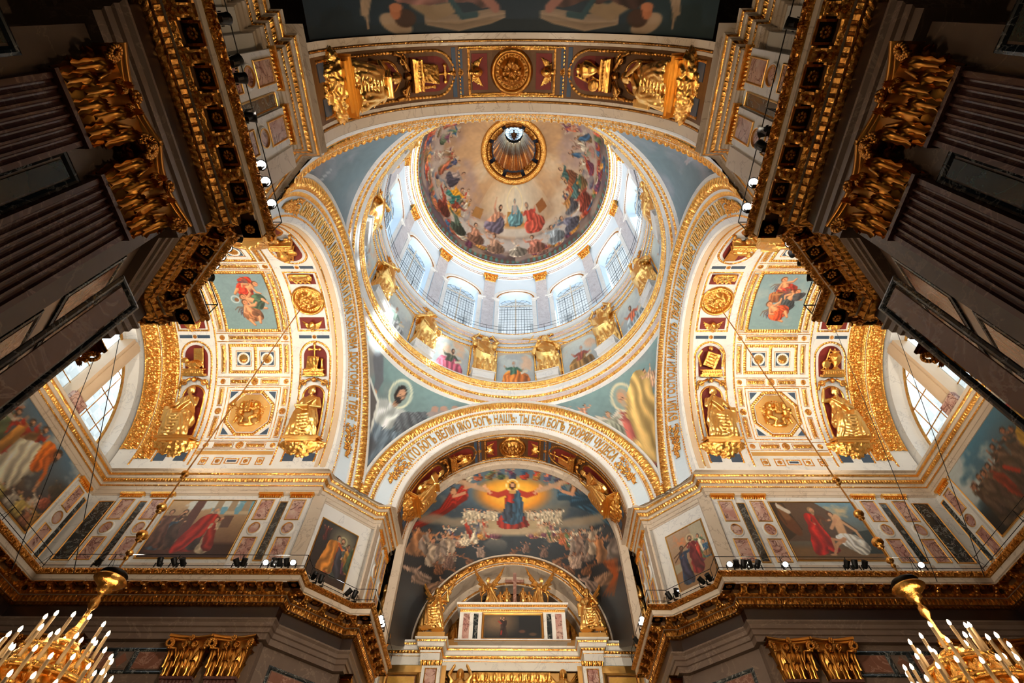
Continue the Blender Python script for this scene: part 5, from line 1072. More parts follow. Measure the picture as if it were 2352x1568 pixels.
        if beard: s.ell(hx+face*hd*.2, hy-hd*.85, hd*.55, hd*.55, hair)
        else: s.ell(hx+face*hd*.3, hy-hd*.55, hd*.22, hd*.07, (.6, .25, .2))
    def angel(s, x, y, h, c1, ang=0., **k): s.fig(x, y, h, c1, wings=k.pop('wings', (.85, .80, .72)), **k)
    def grain(s, a=.05, sc=40):
        n = vnoise(s.X*sc, s.Y*sc, s.seed+3)*.6+vnoise(s.X*sc*.3, s.Y*sc*.3, s.seed+9)*.4-.5; s.C = s.C*(1+a*2*n[..., None])
    def out(s):
        c = np.clip(s.C, 0, 1); return (c[0::2, 0::2]+c[1::2, 0::2]+c[0::2, 1::2]+c[1::2, 1::2])/4
def mural(name, P, cv, m=None, parent=None, solid=False, **pr):
    mb = MB(); mb.grid(P); return build(name, mb, m or MURAL, parent, True, None, cv.out(), **pr)
def u01(n): return np.linspace(0, 1, n)
PAL = [(.62, .20, .14), (.20, .34, .45), (.72, .50, .22), (.32, .40, .28), (.55, .42, .36), (.80, .74, .64), (.42, .22, .30), (.24, .26, .36), (.70, .38, .26), (.46, .34, .22)]
# ---------------------------------------------------------------- dome mural (polar canvas: x azimuth, y toward the oculus)
nx, ny = 460, 116; cv = Cv(nx, ny, 5.2, (.84, .66, .46), (.44, .33, .27), 5)
cv.clouds((.80, .62, .42), 1.6, .50, .2, 3, .25); cv.clouds((.88, .80, .68), 1.3, .52, .2, 8, .3); cv.clouds((.62, .52, .50), 2.2, .55, .18, 11, .2, .9, .7); cv.clouds((.34, .25, .23), 2.0, .38, .2, 4, -1, .44, .9); cv.clouds((.50, .38, .30), 1.2, .48, .2, 14, .3, 2, .8)
AS = cv.asp
def azx(deg): return ((deg % 360)/360)*AS     # deg: 0 = straight ahead of the camera (+y), growing to the right
cv.blend(np.clip((.10-cv.Y)/.02, 0, 1), (.34, .20, .17)); cv.blend(np.clip(1-np.abs(cv.Y-.10)/.008, 0, 1), (.60, .45, .28))
for i in range(96): x = (i+.5)/96*AS; cv.ell(x, .055, .016, .034, (.28, .50, .46), soft=.3); cv.ell(x, .095, .006, .010, (.28, .50, .46))
for i in range(96): x = i/96*AS; cv.ell(x, .04, .010, .03, (.44, .28, .22), soft=.3)
R = random.Random(4)
for i in range(260): x = R.uniform(0, AS); y = R.uniform(.10, .34); cv.ell(x, y, R.uniform(.06, .14), R.uniform(.03, .06), R.choice([(.50, .42, .38), (.30, .24, .24), (.60, .52, .46), (.36, .30, .34)]), R.uniform(-.4, .4), .6, .8)
for i in range(120):
    x = (i+R.uniform(.2, .8))/120*AS; d = (x/AS*360); front = min(abs(d-0), abs(d-360)) < 34; hh = R.uniform(.18, .28)*(.8 if front else 1.0); yy = R.uniform(.10, .24)+(.0 if front else .06*R.random())
    if x < .2 or x > AS-.2: continue
    cv.fig(x, yy, hh*1.15, R.choice(PAL), R.choice(PAL+[None]), R.uniform(-.25, .25), R.choice(['sit', 'stand', 'sit']), ((R.uniform(-.6, -.1), R.uniform(-.3, .5)), (R.uniform(.1, .6), R.uniform(-.3, .5))), hair=R.choice([(.2, .12, .08), (.45, .3, .16), (.5, .47, .44)]), wings=R.choice([None, None, (.70, .62, .54)]), face=R.choice([-1, 1]))
for i in range(58):
    d = R.choice([R.uniform(48, 165), R.uniform(195, 312)]); x = azx(d); yy = R.uniform(.30, .52); cv.ell(x, yy+.02, .16, .06, (.66, .58, .52), R.uniform(-.3, .3), .7, .7)
    cv.fig(x, yy, R.uniform(.20, .27), R.choice(PAL), R.choice(PAL), R.uniform(-.3, .3), R.choice(['sit', 'stand']), ((R.uniform(-.6, -.1), R.uniform(-.3, .5)), (R.uniform(.1, .6), R.uniform(-.3, .5))), wings=R.choice([None, (.74, .66, .56)]), face=R.choice([-1, 1]))
# group left of the centre: ochre and green draped figures; clouds and throne group straight ahead
for d, c, c2, y in ((-63, (.86, .58, .14), (.20, .42, .38), .40), (-55, (.48, .20, .14), (.80, .54, .18), .30), (-75, (.60, .52, .48), (.28, .26, .30), .50), (62, (.58, .30, .20), (.30, .42, .40), .44), (70, (.24, .36, .34), (.50, .30, .20), .56), (52, (.64, .44, .24), (.28, .28, .30), .36)):
    cv.fig(azx(d), y, .34, c, c2, .1, 'sit', ((-.4, .1), (.5, .2)), face=1)
for d in range(-46, 47, 6): cv.ell(azx(d), .30+.03*cos(d*.3), .17, .065, (.74, .70, .66), 0, .7, .8)
x0 = azx(0)
for xo in (0, AS):
    X0 = x0+xo
    cv.ell(X0, .76, .42, .26, (.93, .88, .76), 0, 1.2, .8); cv.ring(X0, .82, .145, .006, (.95, .86, .62)); cv.poly([(X0-.15, .50), (X0+.15, .50), (X0+.13, .57), (X0-.13, .57)], (.74, .52, .26)); cv.poly([(X0-.12, .57), (X0+.12, .57), (X0+.12, .70), (X0-.12, .70)], (.70, .50, .24))
    cv.ell(X0, .46, .6, .06, (.82, .78, .72), 0, .8, .8)
    cv.fig(X0, .54, .40, (.36, .52, .56), (.42, .60, .62), 0, 'sit', ((.12, -.30), (-.12, -.30)), hair=(.36, .48, .52)); cv.ell(X0, .735, .045, .05, (.84, .70, .62), 0, .5, .7)
    cv.fig(X0+.25, .44, .46, (.72, .28, .22), (.80, .36, .28), -.10, 'sit', ((-.3, .0), (.4, .1)), hair=(.5, .42, .36), beard=True, face=-1)
    cv.fig(X0-.28, .42, .45, (.76, .54, .42), (.42, .38, .44), .10, 'sit', ((-.35, .55), (.35, -.05)), hair=(.2, .12, .08), beard=True, face=1)
    cv.poly([(X0+.36, .62), (X0+.50, .65), (X0+.49, .76), (X0+.35, .73)], (.56, .34, .16)); cv.poly([(X0-.58, .50), (X0-.46, .52), (X0-.47, .64), (X0-.59, .62)], (.66, .46, .24))
    for xx_, yy_, c_ in ((-.9, .22, (.52, .22, .16)), (-.66, .18, (.30, .36, .30)), (-.45, .20, (.66, .46, .36)), (-.22, .16, (.72, .56, .46)), (.02, .14, (.80, .74, .66)), (.22, .15, (.74, .48, .40)), (.45, .18, (.62, .66, .68)), (.66, .20, (.40, .40, .46)), (.9, .24, (.60, .26, .2))): cv.fig(X0+xx_, yy_, .34, c_, np.array(c_)*.7, R.uniform(-.4, .4), 'sit', ((-.5, .2), (.5, -.1)), wings=R.choice([None, (.72, .66, .60)]), face=R.choice([-1, 1]))
cv.grain(.06, 30)
fr_ = np.linspace(0, 1, ny); phi = np.linspace(0, math.acos(RO/RD), ny); azg = AZ0-np.linspace(0, 2*pi, nx)
P = np.stack(np.broadcast_arrays(RD*np.cos(phi)[None]*np.cos(azg)[:, None], RD*np.cos(phi)[None]*np.sin(azg)[:, None], (ZD0+HD*np.sin(phi))[None]+0*azg[:, None]), -1)
mural('dome_mural', P, cv, label='painted dome of enthroned woman in blue amid saints and clouds, above the drum windows', cat='mural')
# ---------------------------------------------------------------- pendentive murals
def pend_grid(qx, qy, n, m):
    ph = np.linspace(0, 90, n); B = []
    for p in ph:
        kind = 'x' if p <= 45 else 'y'; tgt = p if p <= 45 else 90-p; lo, hi = 0., 90.   # angle from springing to crown on that arch
        for _ in range(40):
            mid = (lo+hi)/2; q = arc_pt('y', 1, mid, 1.09); az = degrees(atan2(q[0], q[1]))
            if az > tgt: lo = mid
            else: hi = mid
        q = arc_pt('y', 1, (lo+hi)/2, 1.09); c, d, z = q
        B.append((d, c, z) if kind == 'x' else (c, d, z))
    B = np.array(B); T = np.stack([.775*np.cos(np.radians(ph)), .775*np.sin(np.radians(ph)), np.full(n, 2.142)], 1); zc = 1.455
    rb = np.linalg.norm(B-[0, 0, zc], axis=1); rt = np.linalg.norm(T-[0, 0, zc], axis=1); eb = np.arcsin((B[:, 2]-zc)/rb); et = np.arcsin((T[:, 2]-zc)/rt); t = u01(m)[None]
    el = eb[:, None]+(et-eb)[:, None]*t; r = rb[:, None]+(rt-rb)[:, None]*t; az = np.arctan2(B[:, 1], B[:, 0])[:, None]*(1-t)+np.radians(ph)[:, None]*t
    return np.stack([r*np.cos(el)*np.cos(az)*qx, r*np.cos(el)*np.sin(az)*qy, zc+r*np.sin(el)], -1)
PD = {(-1, 1): ('far left pendentive mural of dark-bearded saint in grey robe with a book and a lion', 0), (1, 1): ('far right pendentive mural of bearded saint in ochre cloak with an angel', 1), (-1, -1): ('near left pendentive mural of haloed head in greys and teal', 2), (1, -1): ('near right pendentive mural of haloed saint in pale grey clouds', 3)}
for (qx, qy), (lab, kd) in PD.items():
    nx, ny = 150, 110; P = pend_grid(qx, qy, nx, ny)
    cv = Cv(nx, ny, 1.5, (.56, .70, .68), (.50, .54, .56), 20+kd)
    # canvas x = azimuth 0..90 (from side arch to nave arch), canvas y = height fraction; re-mapped to undistorted plane coordinates
    az = np.arctan2(np.abs(P[..., 1]), np.abs(P[..., 0])); zf = (P[..., 2]-1.45)/(.70)
    U = (az-pi/4)*1.02/ .70; U = U if kd in (1, 3) else U   # metric across
    big = Cv(nx, ny, 1.5, (.56, .70, .68), (.50, .54, .56), 20+kd)
    big.X = np.repeat(np.repeat(.75+U*(1 if qx*qy < 0 else -1)*(1 if qy > 0 else -1), 2, 0), 2, 1); big.Y = np.repeat(np.repeat(zf, 2, 0), 2, 1); big.win = lambda *a: (slice(0, None), slice(0, None)); cv = big
    c0 = np.array((.32, .36, .38)); c1 = np.array((.52, .64, .63)) if kd < 2 else np.array((.44, .53, .56)); cv.C = c0+(c1-c0)*np.clip(cv.Y*1.3-.3, 0, 1)[..., None]
    cv.clouds((.48, .48, .50), 2.5, .50, .2, kd+2, -9, .6); cv.clouds((.62, .60, .59), 3, .56, .2, kd+6, strength=.6 if kd < 2 else .35)
    if kd == 0:
        cv.ell(.30, .82, .15, .14, (.55, .55, .54), soft=.4); cv.ell(.26, .92, .06, .07, (.62, .60, .57), soft=.4); cv.stroke([(.40, .92), (.52, .82), (.55, .70)], .13, (.42, .43, .45), 1, .05)
        cv.fig(.77, .27, .86, (.80, .82, .80), (.36, .42, .44), .0, 'sit', ((-.42, -.02), (.42, .06)), hair=(.14, .12, .11), halo=(.92, .92, .80), beard=True, face=1); cv.cloth([(.84, .72), (.92, .76), (1.06, .80), (1.04, .66), (.94, .56), (.84, .60)], (.36, .38, .40), 6)
        cv.cloth([(.62, .54), (.92, .56), (.94, .40), (.86, .24), (.72, .16), (.60, .34)], (.42, .48, .53), 10); cv.poly([(.44, .74), (.62, .68), (.66, .46), (.50, .50)], (.40, .38, .37)); cv.stroke([(.44, .75), (.62, .69), (.67, .48)], .024, (.92, .92, .88)); cv.stroke([(.72, .40), (.70, .2)], .10, (.30, .31, .33), .8, .04); cv.ell(.62, .26, .05, .04, (.66, .55, .50))
        for q in ((1.20, .86), (1.30, .88), (1.12, .84)): cv.ell(q[0], q[1], .035, .035, (.74, .58, .50)); cv.ell(q[0], q[1]-.05, .06, .03, (.62, .56, .54))
    elif kd == 1:
        cv.fig(.70, .26, .86, (.70, .36, .32), (.76, .62, .38), .0, 'sit', ((-.42, .02), (.30, .16)), hair=(.70, .62, .52), halo=(.92, .86, .70), beard=True, face=-1); cv.cloth([(.70, .80), (.98, .92), (1.00, .70), (.92, .40), (.80, .22), (.70, .40)], (.80, .66, .40), 10); cv.cloth([(.86, .5), (.94, .5), (.92, .34), (.86, .2), (.76, .22)], (.62, .42, .46), 5)
        cv.angel(.52, .52, .36, (.62, .62, .54), pose='sit', hair=(.5, .35, .2)); cv.fig(.30, .76, .20, (.82, .58, .46), None, .2, 'sit'); cv.fig(.18, .80, .16, (.84, .60, .50), None, -.2, 'sit'); cv.fig(1.06, .72, .24, (.84, .66, .52), None, -.2, 'sit')
    else:
        s_ = 1 if kd == 2 else -1
        cv.fig(.75+.10*s_, .22, .62, (.58, .62, .64), (.46, .52, .56), .1*s_, 'sit', ((-.4, .1), (.5, .3)), skin=(.66, .60, .60), hair=(.5, .48, .5), halo=(.80, .88, .88)); cv.stroke([(.5, .3), (.66, .62)], .02, (.8, .8, .82), .7)
        cv.clouds((.60, .60, .64), 4, .52, .2, kd+31, -9, 9, .7)
    cv.grain(.05, 40); mural('pendentive_mural', P, cv, label=lab, cat='mural', group='pendentive murals')
# ---------------------------------------------------------------- twelve paintings of the drum and their frames
DP = [('old man in green and orange robes leaning on a book', (.28, .42, .34), (.86, .48, .20)), ('bearded old man bent forward in brown and rose cloak', (.62, .32, .26), (.60, .44, .24)), ('man in orange red drapery pointing down', (.82, .40, .26), (.62, .66, .66)), ('seated man in blue grey', (.50, .56, .62), (.72, .66, .56)),
      ('seated man in ochre', (.70, .56, .34), (.50, .40, .34)), ('seated man in olive', (.46, .46, .32), (.64, .50, .36)), ('seated man in plum', (.48, .34, .40), (.70, .60, .50)), ('seated man in tawny cloak', (.66, .46, .30), (.42, .46, .46)),
      ('seated man in slate', (.42, .48, .54), (.62, .58, .54)), ('pale faded seated man in sunlit grey', (.68, .70, .70), (.60, .66, .68)), ('sunlit man in pale green and white', (.58, .66, .60), (.80, .80, .78)), ('man in pink and dark green robes holding an open book', (.34, .36, .30), (.86, .42, .50))]
for k in range(12):
    ac = AZ0-radians(30)*k; hw = radians(8.3); nx, ny = 56, 44; cv = Cv(nx, ny, 1.28, (.86, .86, .80), (.62, .66, .68), 60+k); cv.clouds((.72, .72, .70), 2.5, .5, .2, k); d, c1, c2 = DP[k]
    cv.clouds((.90, .74, .60), 2, .58, .15, k+4, .4); f = 1 if k % 2 else -1
    cv.cloth([(.22, .02), (.30, .42), (.72, .46), (1.05, .36), (1.12, .12), (.96, -.05)], c2, 8); cv.fig(.64, .02, 1.0, c1, c2, .06*f, 'sit', ((-.55, .10), (.50, -.08)), hair=(.70, .66, .62) if k % 3 != 2 else (.3, .2, .14), beard=True, face=f)
    cv.cloth([(.30, .32), (.96, .36), (1.10, .14), (.90, -.02), (.40, .0), (.22, .16)], c2, 9); cv.poly([(.80, .42), (1.04, .50), (1.06, .44), (.84, .36)], (.88, .82, .70)); cv.grain(.04)
    x = np.linspace(-1, 1, nx); zb, zs_ = 2.335, 2.60; zt = zs_+.062*np.sqrt(np.clip(1-np.abs(x)**3, 0, 1)); P = cyl(.7705, (ac-x*hw)[:, None], zb+(zt-zb)[:, None]*u01(ny)[None])
    mural('drum_painting', P, cv, label='drum painting of %s' % d if k < 4 or k > 8 else 'hidden near-side drum painting of %s' % d, cat='painting', group='arched paintings between the gilded angels')
    g = MB(); nr = lambda s, t: -cyl(1., ac+0*s, 0*s); hf = radians(9.4)
    for s_ in (-1, 1): relief(g, lambda s, t: cyl(.773, ac+s_*(hf-radians(.9)*t), 2.335+(2.69-2.335)*s), nr, .36, 0, .011, .004, p_bead, 4, 3)
    relief(g, lambda s, t: cyl(.773, ac+hf*(2*s-1), 2.675+.022*t), nr, .25, 0, .012, .006, p_egg, 6, 4); build('gilded_frame', g, GOLD, DR, True)
    g = MB(); q = np.linspace(-1, 1, 25); xq = q*8.3/8.9; zt2 = np.where(abs(q) <= 1, zs_+.062*np.sqrt(np.clip(1-np.abs(q)**3, 0, 1)), zs_); g.grid(np.stack([cyl(.772, ac+q*radians(8.3), zt2), cyl(.772, ac+q*radians(8.5), np.full(25, 2.678))], 1)); build('spandrel', g, TAN, DR)
    # gilded pilaster panel behind each angel
    ap = ac-radians(15); g = MB()
    for s_ in (-1, 1): relief(g, lambda s, t: cyl(.770, ap+radians(3.9*s_)+radians(.9)*(t-.5), 2.34+.36*s), nr if False else (lambda s, t: -cyl(1., ap+0*s, 0*s)), .36, 0, .014, .005, p_scroll, 6, 4)
    build('gilded_pilaster_strip', g, GOLD, DR, True)
AN = [('cross', 'gilded angel holding a long cross slantwise'), ('arms_up', 'gilded angel raising both arms overhead'), ('crossed_arm', 'gilded angel with one arm across the chest'), ('arms_up', ''), ('cross', ''), ('crossed_arm', ''), ('arms_up', ''), ('cross', ''), ('crossed_arm', ''), ('crossed_arm', ''), ('crossed_arm', ''), ('arms_up', '')]
PLC = ['right of the front orange painting', 'right of the brown and rose old man', 'right of the orange red drapery', 'high on the right rim', 'near right side of the drum', 'near side of the drum, right of middle', 'near side of the drum, left of middle', 'near left side of the drum', 'high on the left rim in sunlight', 'left side of the drum in full glare', 'left of the pink robed painting', 'left of the front orange painting']
PLC_ = ['just right of the front orange and green painting', 'beside the brown and rose old man, on the right', 'at the right of the drum beside the orange red drapery', 'high on the right rim, seen from the side', 'on the near right side of the drum', 'near side of the drum, right of its middle', 'near side of the drum, left of its middle', 'on the near left side of the drum', 'high on the left rim in the sunlight', 'on the sunlit left side of the drum, largest glare', 'left of the pink robed painting', 'just left of the front orange and green painting']
for k in range(12):
    ap = AZ0-radians(30)*k-radians(15); kd = AN[k][0]; nm = {'cross': 'gilded angel holding a long cross slantwise', 'arms_up': 'gilded angel raising both arms overhead', 'crossed_arm': 'gilded angel with one arm across the chest'}[kd]
    o = cyl(.7435, ap, 2.372); Y = cyl(1., ap, 0.); X = np.cross(Y, (0, 0, 1.)); M = frame(o, X, Y, (0, 0, 1)); mb = MB()
    sc = Matrix.Diagonal((7.3, 6.2, 6.35, 1)); pm = shared.c.get('ped')
    if pm is None:
        q = MB(); q.box((-.95, -.62, -.95), (.95, .5, -.08)); q.box((-1.05, -.72, -.12), (1.05, .5, 0)); pm = shared.c['ped'] = to_mesh('pedestal', q, WHITE, False, 1.0)
        q = MB(); q.box((-.80, .15, 6.42), (.80, .5, 6.50))
        for i in range(26): a_ = random.uniform(-.75, .75); q.ball((a_, .25-.15*random.random(), 6.42+random.uniform(-.10, .10)), .11, 7)
        shared.c['pcap'] = to_mesh('gilded_bracket', q, GOLD, False, 1.0)
    thing_at('angel_statue', [('robed_body', figure(kd), sc), ('wings', figure('wings_low'), sc), ('pedestal', pm, None), ('gilded_bracket', shared.c['pcap'], None)], M, label='%s, %s' % (nm, PLC[k]), cat='statue', group='gilded angels round the drum')
# balcony railing
n = 120; a = np.linspace(0, 2*pi, n+1); o = empty('balcony_railing', (0, 0, 2.86), label='thin black iron railing running round the drum under the windows', cat='railing')
for z in (2.895, 2.93): mb = MB(); mb.poly_tube(cyl(.738, a, z), .0013, 4); build('rail', mb, BLACK, o)
for k in range(24): q = AZ0+radians(15*k); f = MB(); f.tube(cyl(.738, q, 2.858), cyl(.738, q, 2.93), .0013, n=4); build('post', f, BLACK, o)
# ---------------------------------------------------------------- attic paintings
def wall_painting(name, o, X, N, w, h, cv, lab, fr=GOLDS):
    """o = centre on the wall plane"""
    X = np.array(X, float); N = np.array(N, float); Z = np.array([0, 0, 1.]); o = np.array(o, float); e = empty(name, tuple(o-Z*h/2), label=lab, cat='painting')
    nx, ny = cv.nx//2, cv.ny//2; P = o+N*.004+(u01(nx)[:, None, None]-.5)*w*X+(u01(ny)[None, :, None]-.5)*h*Z; mural('canvas', P, cv, OILP, e)
    g = MB(); rect_frame(g, o, X, Z, N, w+.012, h+.012, .006, .006); build('picture_frame', g, fr, e); g = MB(); slab(g, o, X, Z, N, w, h, .0035); build('stretcher', g, BROWNP, e)
R = random.Random(9)
def crowd(cv, xs, y, h, R, dark=1., **k):
    for x in xs: cv.fig(x, y+R.uniform(-.03, .03), h*R.uniform(.9, 1.08), np.array(R.choice(PAL))*dark, np.array(R.choice(PAL))*dark, R.uniform(-.12, .12), R.choice(['stand', 'stand', 'sit']), ((R.uniform(-.5, 0), R.uniform(-.3, .3)), (R.uniform(0, .5), R.uniform(-.3, .3))), skin=tuple(np.array((.78, .56, .42))*max(dark, .7)), face=R.choice([-1, 1]), beard=R.random() < .4, **k)
# far left: father bending over a kneeling youth (transept face)
cv = Cv(118, 92, 1.31, (.78, .66, .50), (.36, .24, .18), 100); cv.poly([(.70, 1), (1.31, 1), (1.31, .74), (.70, .74)], (.42, .62, .70)); cv.clouds((.80, .82, .80), 5, .52, .1, 3, .74, 1.2)
for x in (.78, 1.0, 1.22): cv.poly([(x-.05, 1), (x+.05, 1), (x+.06, .72), (x-.06, .72)], (.62, .54, .44)); cv.poly([(x-.07, .80), (x+.07, .80), (x+.08, .74), (x-.08, .74)], (.74, .66, .54))
cv.poly([(.40, 1), (.54, 1), (.52, .30), (.34, .30)], (.36, .23, .20)); cv.poly([(.95, .72), (1.10, .72), (1.10, .5), (.95, .5)], (.40, .30, .26)); cv.blend(np.clip((.26-cv.Y)/.06, 0, 1), (.22, .13, .10)); cv.ell(.5, .1, .45, .05, (.34, .20, .14))
cv.fig(.30, .16, .66, (.36, .26, .20), (.30, .22, .18), .02, arms=((-.1, -.2), (.2, -.2)), beard=True); cv.fig(.15, .14, .56, (.22, .30, .36), (.34, .2, .16), 0); cv.fig(.10, .2, .62, (.42, .28, .22), None)
cv.fig(.66, .12, .74, (.58, .16, .12), (.26, .22, .22), .16, arms=((.0, -.2), (.42, -.10)), hair=(.55, .5, .46), beard=True, face=1); cv.cloth([(.66, .72), (.84, .74), (.80, .44), (.60, .12), (.42, .10), (.52, .5)], (.66, .16, .11), 8)
cv.fig(.90, .10, .58, (.74, .66, .54), (.60, .16, .12), -.04, arms=((-.12, -.15), (.1, -.25)), face=-1); cv.grain()
wall_painting('wall_painting', (-1.175, .5645, 1.2205), (1, 0, 0), (0, -1, 0), .322, .246, cv, 'wide painting of a red-cloaked father embracing a youth, far left attic')
# far right: rescuer in red with wounded man and horse
cv = Cv(118, 92, 1.31, (.44, .60, .68), (.38, .28, .18), 101); cv.clouds((.80, .72, .56), 3, .55, .15, 2, .5); cv.poly([(0, 1), (.70, 1), (.95, .72), (1.12, .50), (1.0, .3), (0, .3)], (.36, .28, .22)); cv.poly([(0, 1), (.2, 1), (.3, .5), (0, .3)], (.22, .17, .13)); cv.blend(np.clip((.24-cv.Y)/.08, 0, 1), (.48, .36, .22)); cv.poly([(1.0, .45), (1.31, .5), (1.31, .1), (1.05, .1)], (.16, .22, .22))
cv.ell(.16, .62, .10, .24, (.40, .24, .14), .3); cv.stroke([(.16, .72), (.12, .92)], .12, (.50, .34, .22)); cv.stroke([(.10, .93), (.22, .82)], .075, (.84, .80, .74)); cv.stroke([(.06, .95), (.10, .6)], .03, (.30, .2, .12)); cv.ell(.10, .98, .012, .03, (.8, .76, .7))
cv.fig(.52, .12, .78, (.42, .27, .18), (.76, .15, .10), .08, arms=((-.1, -.3), (.45, -.15)), hair=(.60, .48, .34), beard=True, face=1); cv.cloth([(.44, .76), (.52, .78), (.50, .5), (.52, .12), (.30, .10), (.38, .44)], (.78, .14, .10), 7)
cv.stroke([(.90, .70), (.86, .42)], .15, (.88, .68, .50), 1, .13); cv.ell(.84, .78, .045, .055, (.36, .22, .14)); cv.ell(.845, .765, .03, .04, (.84, .64, .48)); cv.stroke([(.94, .66), (1.08, .48), (1.10, .30)], .05, (.86, .66, .48), 1, .04); cv.stroke([(.88, .68), (.74, .52)], .05, (.84, .62, .46)); cv.cloth([(.74, .40), (1.02, .42), (1.14, .24), (1.10, .12), (.96, .08), (.80, .22)], (.86, .84, .80), 8); cv.stroke([(.84, .34), (.68, .24), (.58, .10)], .06, (.84, .62, .45), 1, .035); cv.stroke([(.80, .30), (.66, .34), (.62, .14)], .055, (.80, .58, .42), 1, .035); cv.ell(.55, .08, .05, .016, (.80, .6, .44)); cv.grain()
wall_painting('wall_painting', (1.175, .5645, 1.2205), (1, 0, 0), (0, -1, 0), .322, .246, cv, 'wide painting of a red-robed man tending a pale wounded man, far right attic')
# chamfer paintings
def chamfer(sx, sy):
    oo, nrr = offset(ATTC, .0455); a, b = oo[9]*[sx, sy], oo[10]*[sx, sy]; n = nrr[9]*[sx, sy]; c = (a+b)/2; n3 = np.array([n[0], n[1], 0]); X = np.cross(-n3, (0, 0, 1.)); return (c[0], c[1], 1.19), X, n3
cv = Cv(74, 92, .78, (.20, .20, .20), (.14, .08, .06), 102); cv.ell(.52, .78, .22, .18, (.60, .56, .44), soft=1.2, op=.8); cv.angel(.14, .66, .26, (.36, .16, .14), wings=(.34, .18, .16)); crowd(cv, [.60, .70, .76], .30, .46, R, .8)
cv.fig(.52, .16, .66, (.30, .34, .32), (.20, .20, .24), 0, arms=((-.2, 0), (.15, -.5)), halo=(.76, .72, .54), hair=(.36, .24, .16), beard=True); cv.fig(.34, .18, .66, (.78, .36, .12), (.74, .52, .22), .12, arms=((.1, -.1), (.45, -.15)), hair=(.16, .10, .08), face=1); cv.cloth([(.26, .70), (.44, .72), (.42, .42), (.36, .2), (.16, .16), (.20, .44)], (.76, .48, .18), 7); cv.blend(np.clip((.16-cv.Y)/.1, 0, 1), (.20, .12, .08)); cv.ell(.36, .08, .03, .02, (.5, .3, .2)); cv.grain()
o_, X_, n_ = chamfer(-1, 1); wall_painting('wall_painting', o_, X_, n_, .160, .232, cv, 'upright dark painting of an orange-robed man kissing a haloed man, far left corner', GOLDS)
cv = Cv(74, 92, .78, (.70, .60, .50), (.52, .38, .26), 103); cv.clouds((.86, .50, .30), 3, .5, .1, 7, .5, strength=.8); cv.poly([(.5, 1), (.78, 1), (.78, .5), (.55, .55)], (.70, .66, .56)); cv.poly([(0, .3), (.78, .5), (.78, 0), (0, 0)], (.56, .42, .28)); cv.poly([(0, .46), (.22, .44), (.24, .34), (0, .3)], (.62, .58, .48)); crowd(cv, [.58, .68, .74], .36, .40, R, 1.15)
cv.fig(.46, .20, .62, (.50, .14, .14), (.42, .14, .16), .0, arms=((-.2, 0), (.2, -.2)), hair=(.30, .2, .14), halo=(.86, .78, .6), beard=True); cv.fig(.22, .10, .62, (.16, .24, .34), (.18, .18, .26), .04, arms=((.0, -.1), (.45, .15)), hair=(.10, .08, .07), skin=(.5, .34, .25)); cv.stroke([(.05, .58), (.42, .72)], .02, (.3, .2, .12)); cv.stroke([(.05, .50), (.22, .62)], .02, (.3, .2, .12)); cv.grain()
o_, X_, n_ = chamfer(1, 1); wall_painting('wall_painting', o_, X_, n_, .160, .232, cv, 'upright pale painting of a robed prisoner led by a soldier, far right corner pier', GOLDS)
for sx, kd in ((-1, 2), (1, 3)):
    cv = Cv(40, 50, .78, (.5, .45, .4), (.3, .2, .16), 104+kd); crowd(cv, [.25, .5], .1, .7, R); cv.grain(); o_, X_, n_ = chamfer(sx, -1); wall_painting('wall_painting', o_, X_, n_, .160, .232, cv, 'upright painting hidden on the near %s corner pier' % ('left' if sx < 0 else 'right'))
# end wall paintings
cv = Cv(130, 66, 3.5*.9, (.30, .44, .54), (.26, .18, .14), 110); cv.clouds((.74, .74, .72), 2.4, .5, .14, 5, .3); cv.clouds((.44, .36, .28), 2.5, .5, .14, 15, -1, .5)
for x in list(np.linspace(.3, 1.5, 7))+[1.72, 1.90, 2.08, 2.22]: cv.fig(x, .22+.08*sin(x*9), .68, R.choice([(.62, .12, .08), (.20, .32, .36), (.66, .24, .12), (.30, .22, .18), (.70, .14, .10)]), R.choice(PAL), R.uniform(-.1, .1), hair=(.16, .10, .08), beard=True, face=R.choice([-1, 1]), arms=((R.uniform(-.5, 0), .2), (R.uniform(0, .5), .2)))
cv.fig(1.66, .10, .72, (.80, .76, .68), (.30, .34, .36), .1, arms=((-.2, .1), (.5, .2))); cv.cloth([(2.16, .66), (2.52, .80), (2.60, .62), (2.56, .34), (2.46, .04), (2.10, .0), (2.14, .4)], (.84, .80, .70), 10); cv.cloth([(2.42, .86), (2.62, .90), (2.70, .70), (2.62, .52), (2.50, .50)], (.82, .40, .12), 6); cv.stroke([(2.62, .74), (2.74, .60), (2.78, .44)], .07, (.80, .40, .14), 1, .05); cv.stroke([(2.77, .48), (2.80, .36)], .035, (.82, .60, .44)); cv.ell(2.68, .88, .060, .075, (.14, .09, .07)); cv.ell(2.70, .86, .042, .055, (.74, .52, .38)); cv.ell(2.71, .81, .03, .035, (.14, .09, .07))
for x, y, c, h_ in ((2.92, .16, (.80, .74, .66), .34), (3.04, .30, (.62, .34, .26), .32), (3.10, .04, (.66, .50, .28), .36), (2.80, -.02, (.74, .64, .36), .42), (2.66, .0, (.70, .66, .60), .34), (3.0, .0, (.60, .40, .30), .30), (3.0, .50, (.34, .30, .26), .26), (3.12, .46, (.26, .24, .22), .30), (2.5, -.02, (.62, .56, .30), .26)): cv.fig(x, y, h_, c, None, R.uniform(-.3, .3), 'sit', skin=(.86, .62, .48))
cv.clouds((.20, .19, .17), 4, .46, .1, 33, .45, 2, 0) if False else None; cv.ell(3.2, .62, .25, .12, (.22, .22, .20), 0, .8, .8)
cv.blend(np.clip((.05-cv.Y)/.05, 0, 1)*.7, (.16, .12, .08)); cv.C = cv.C[:, :, :]; cv.grain()
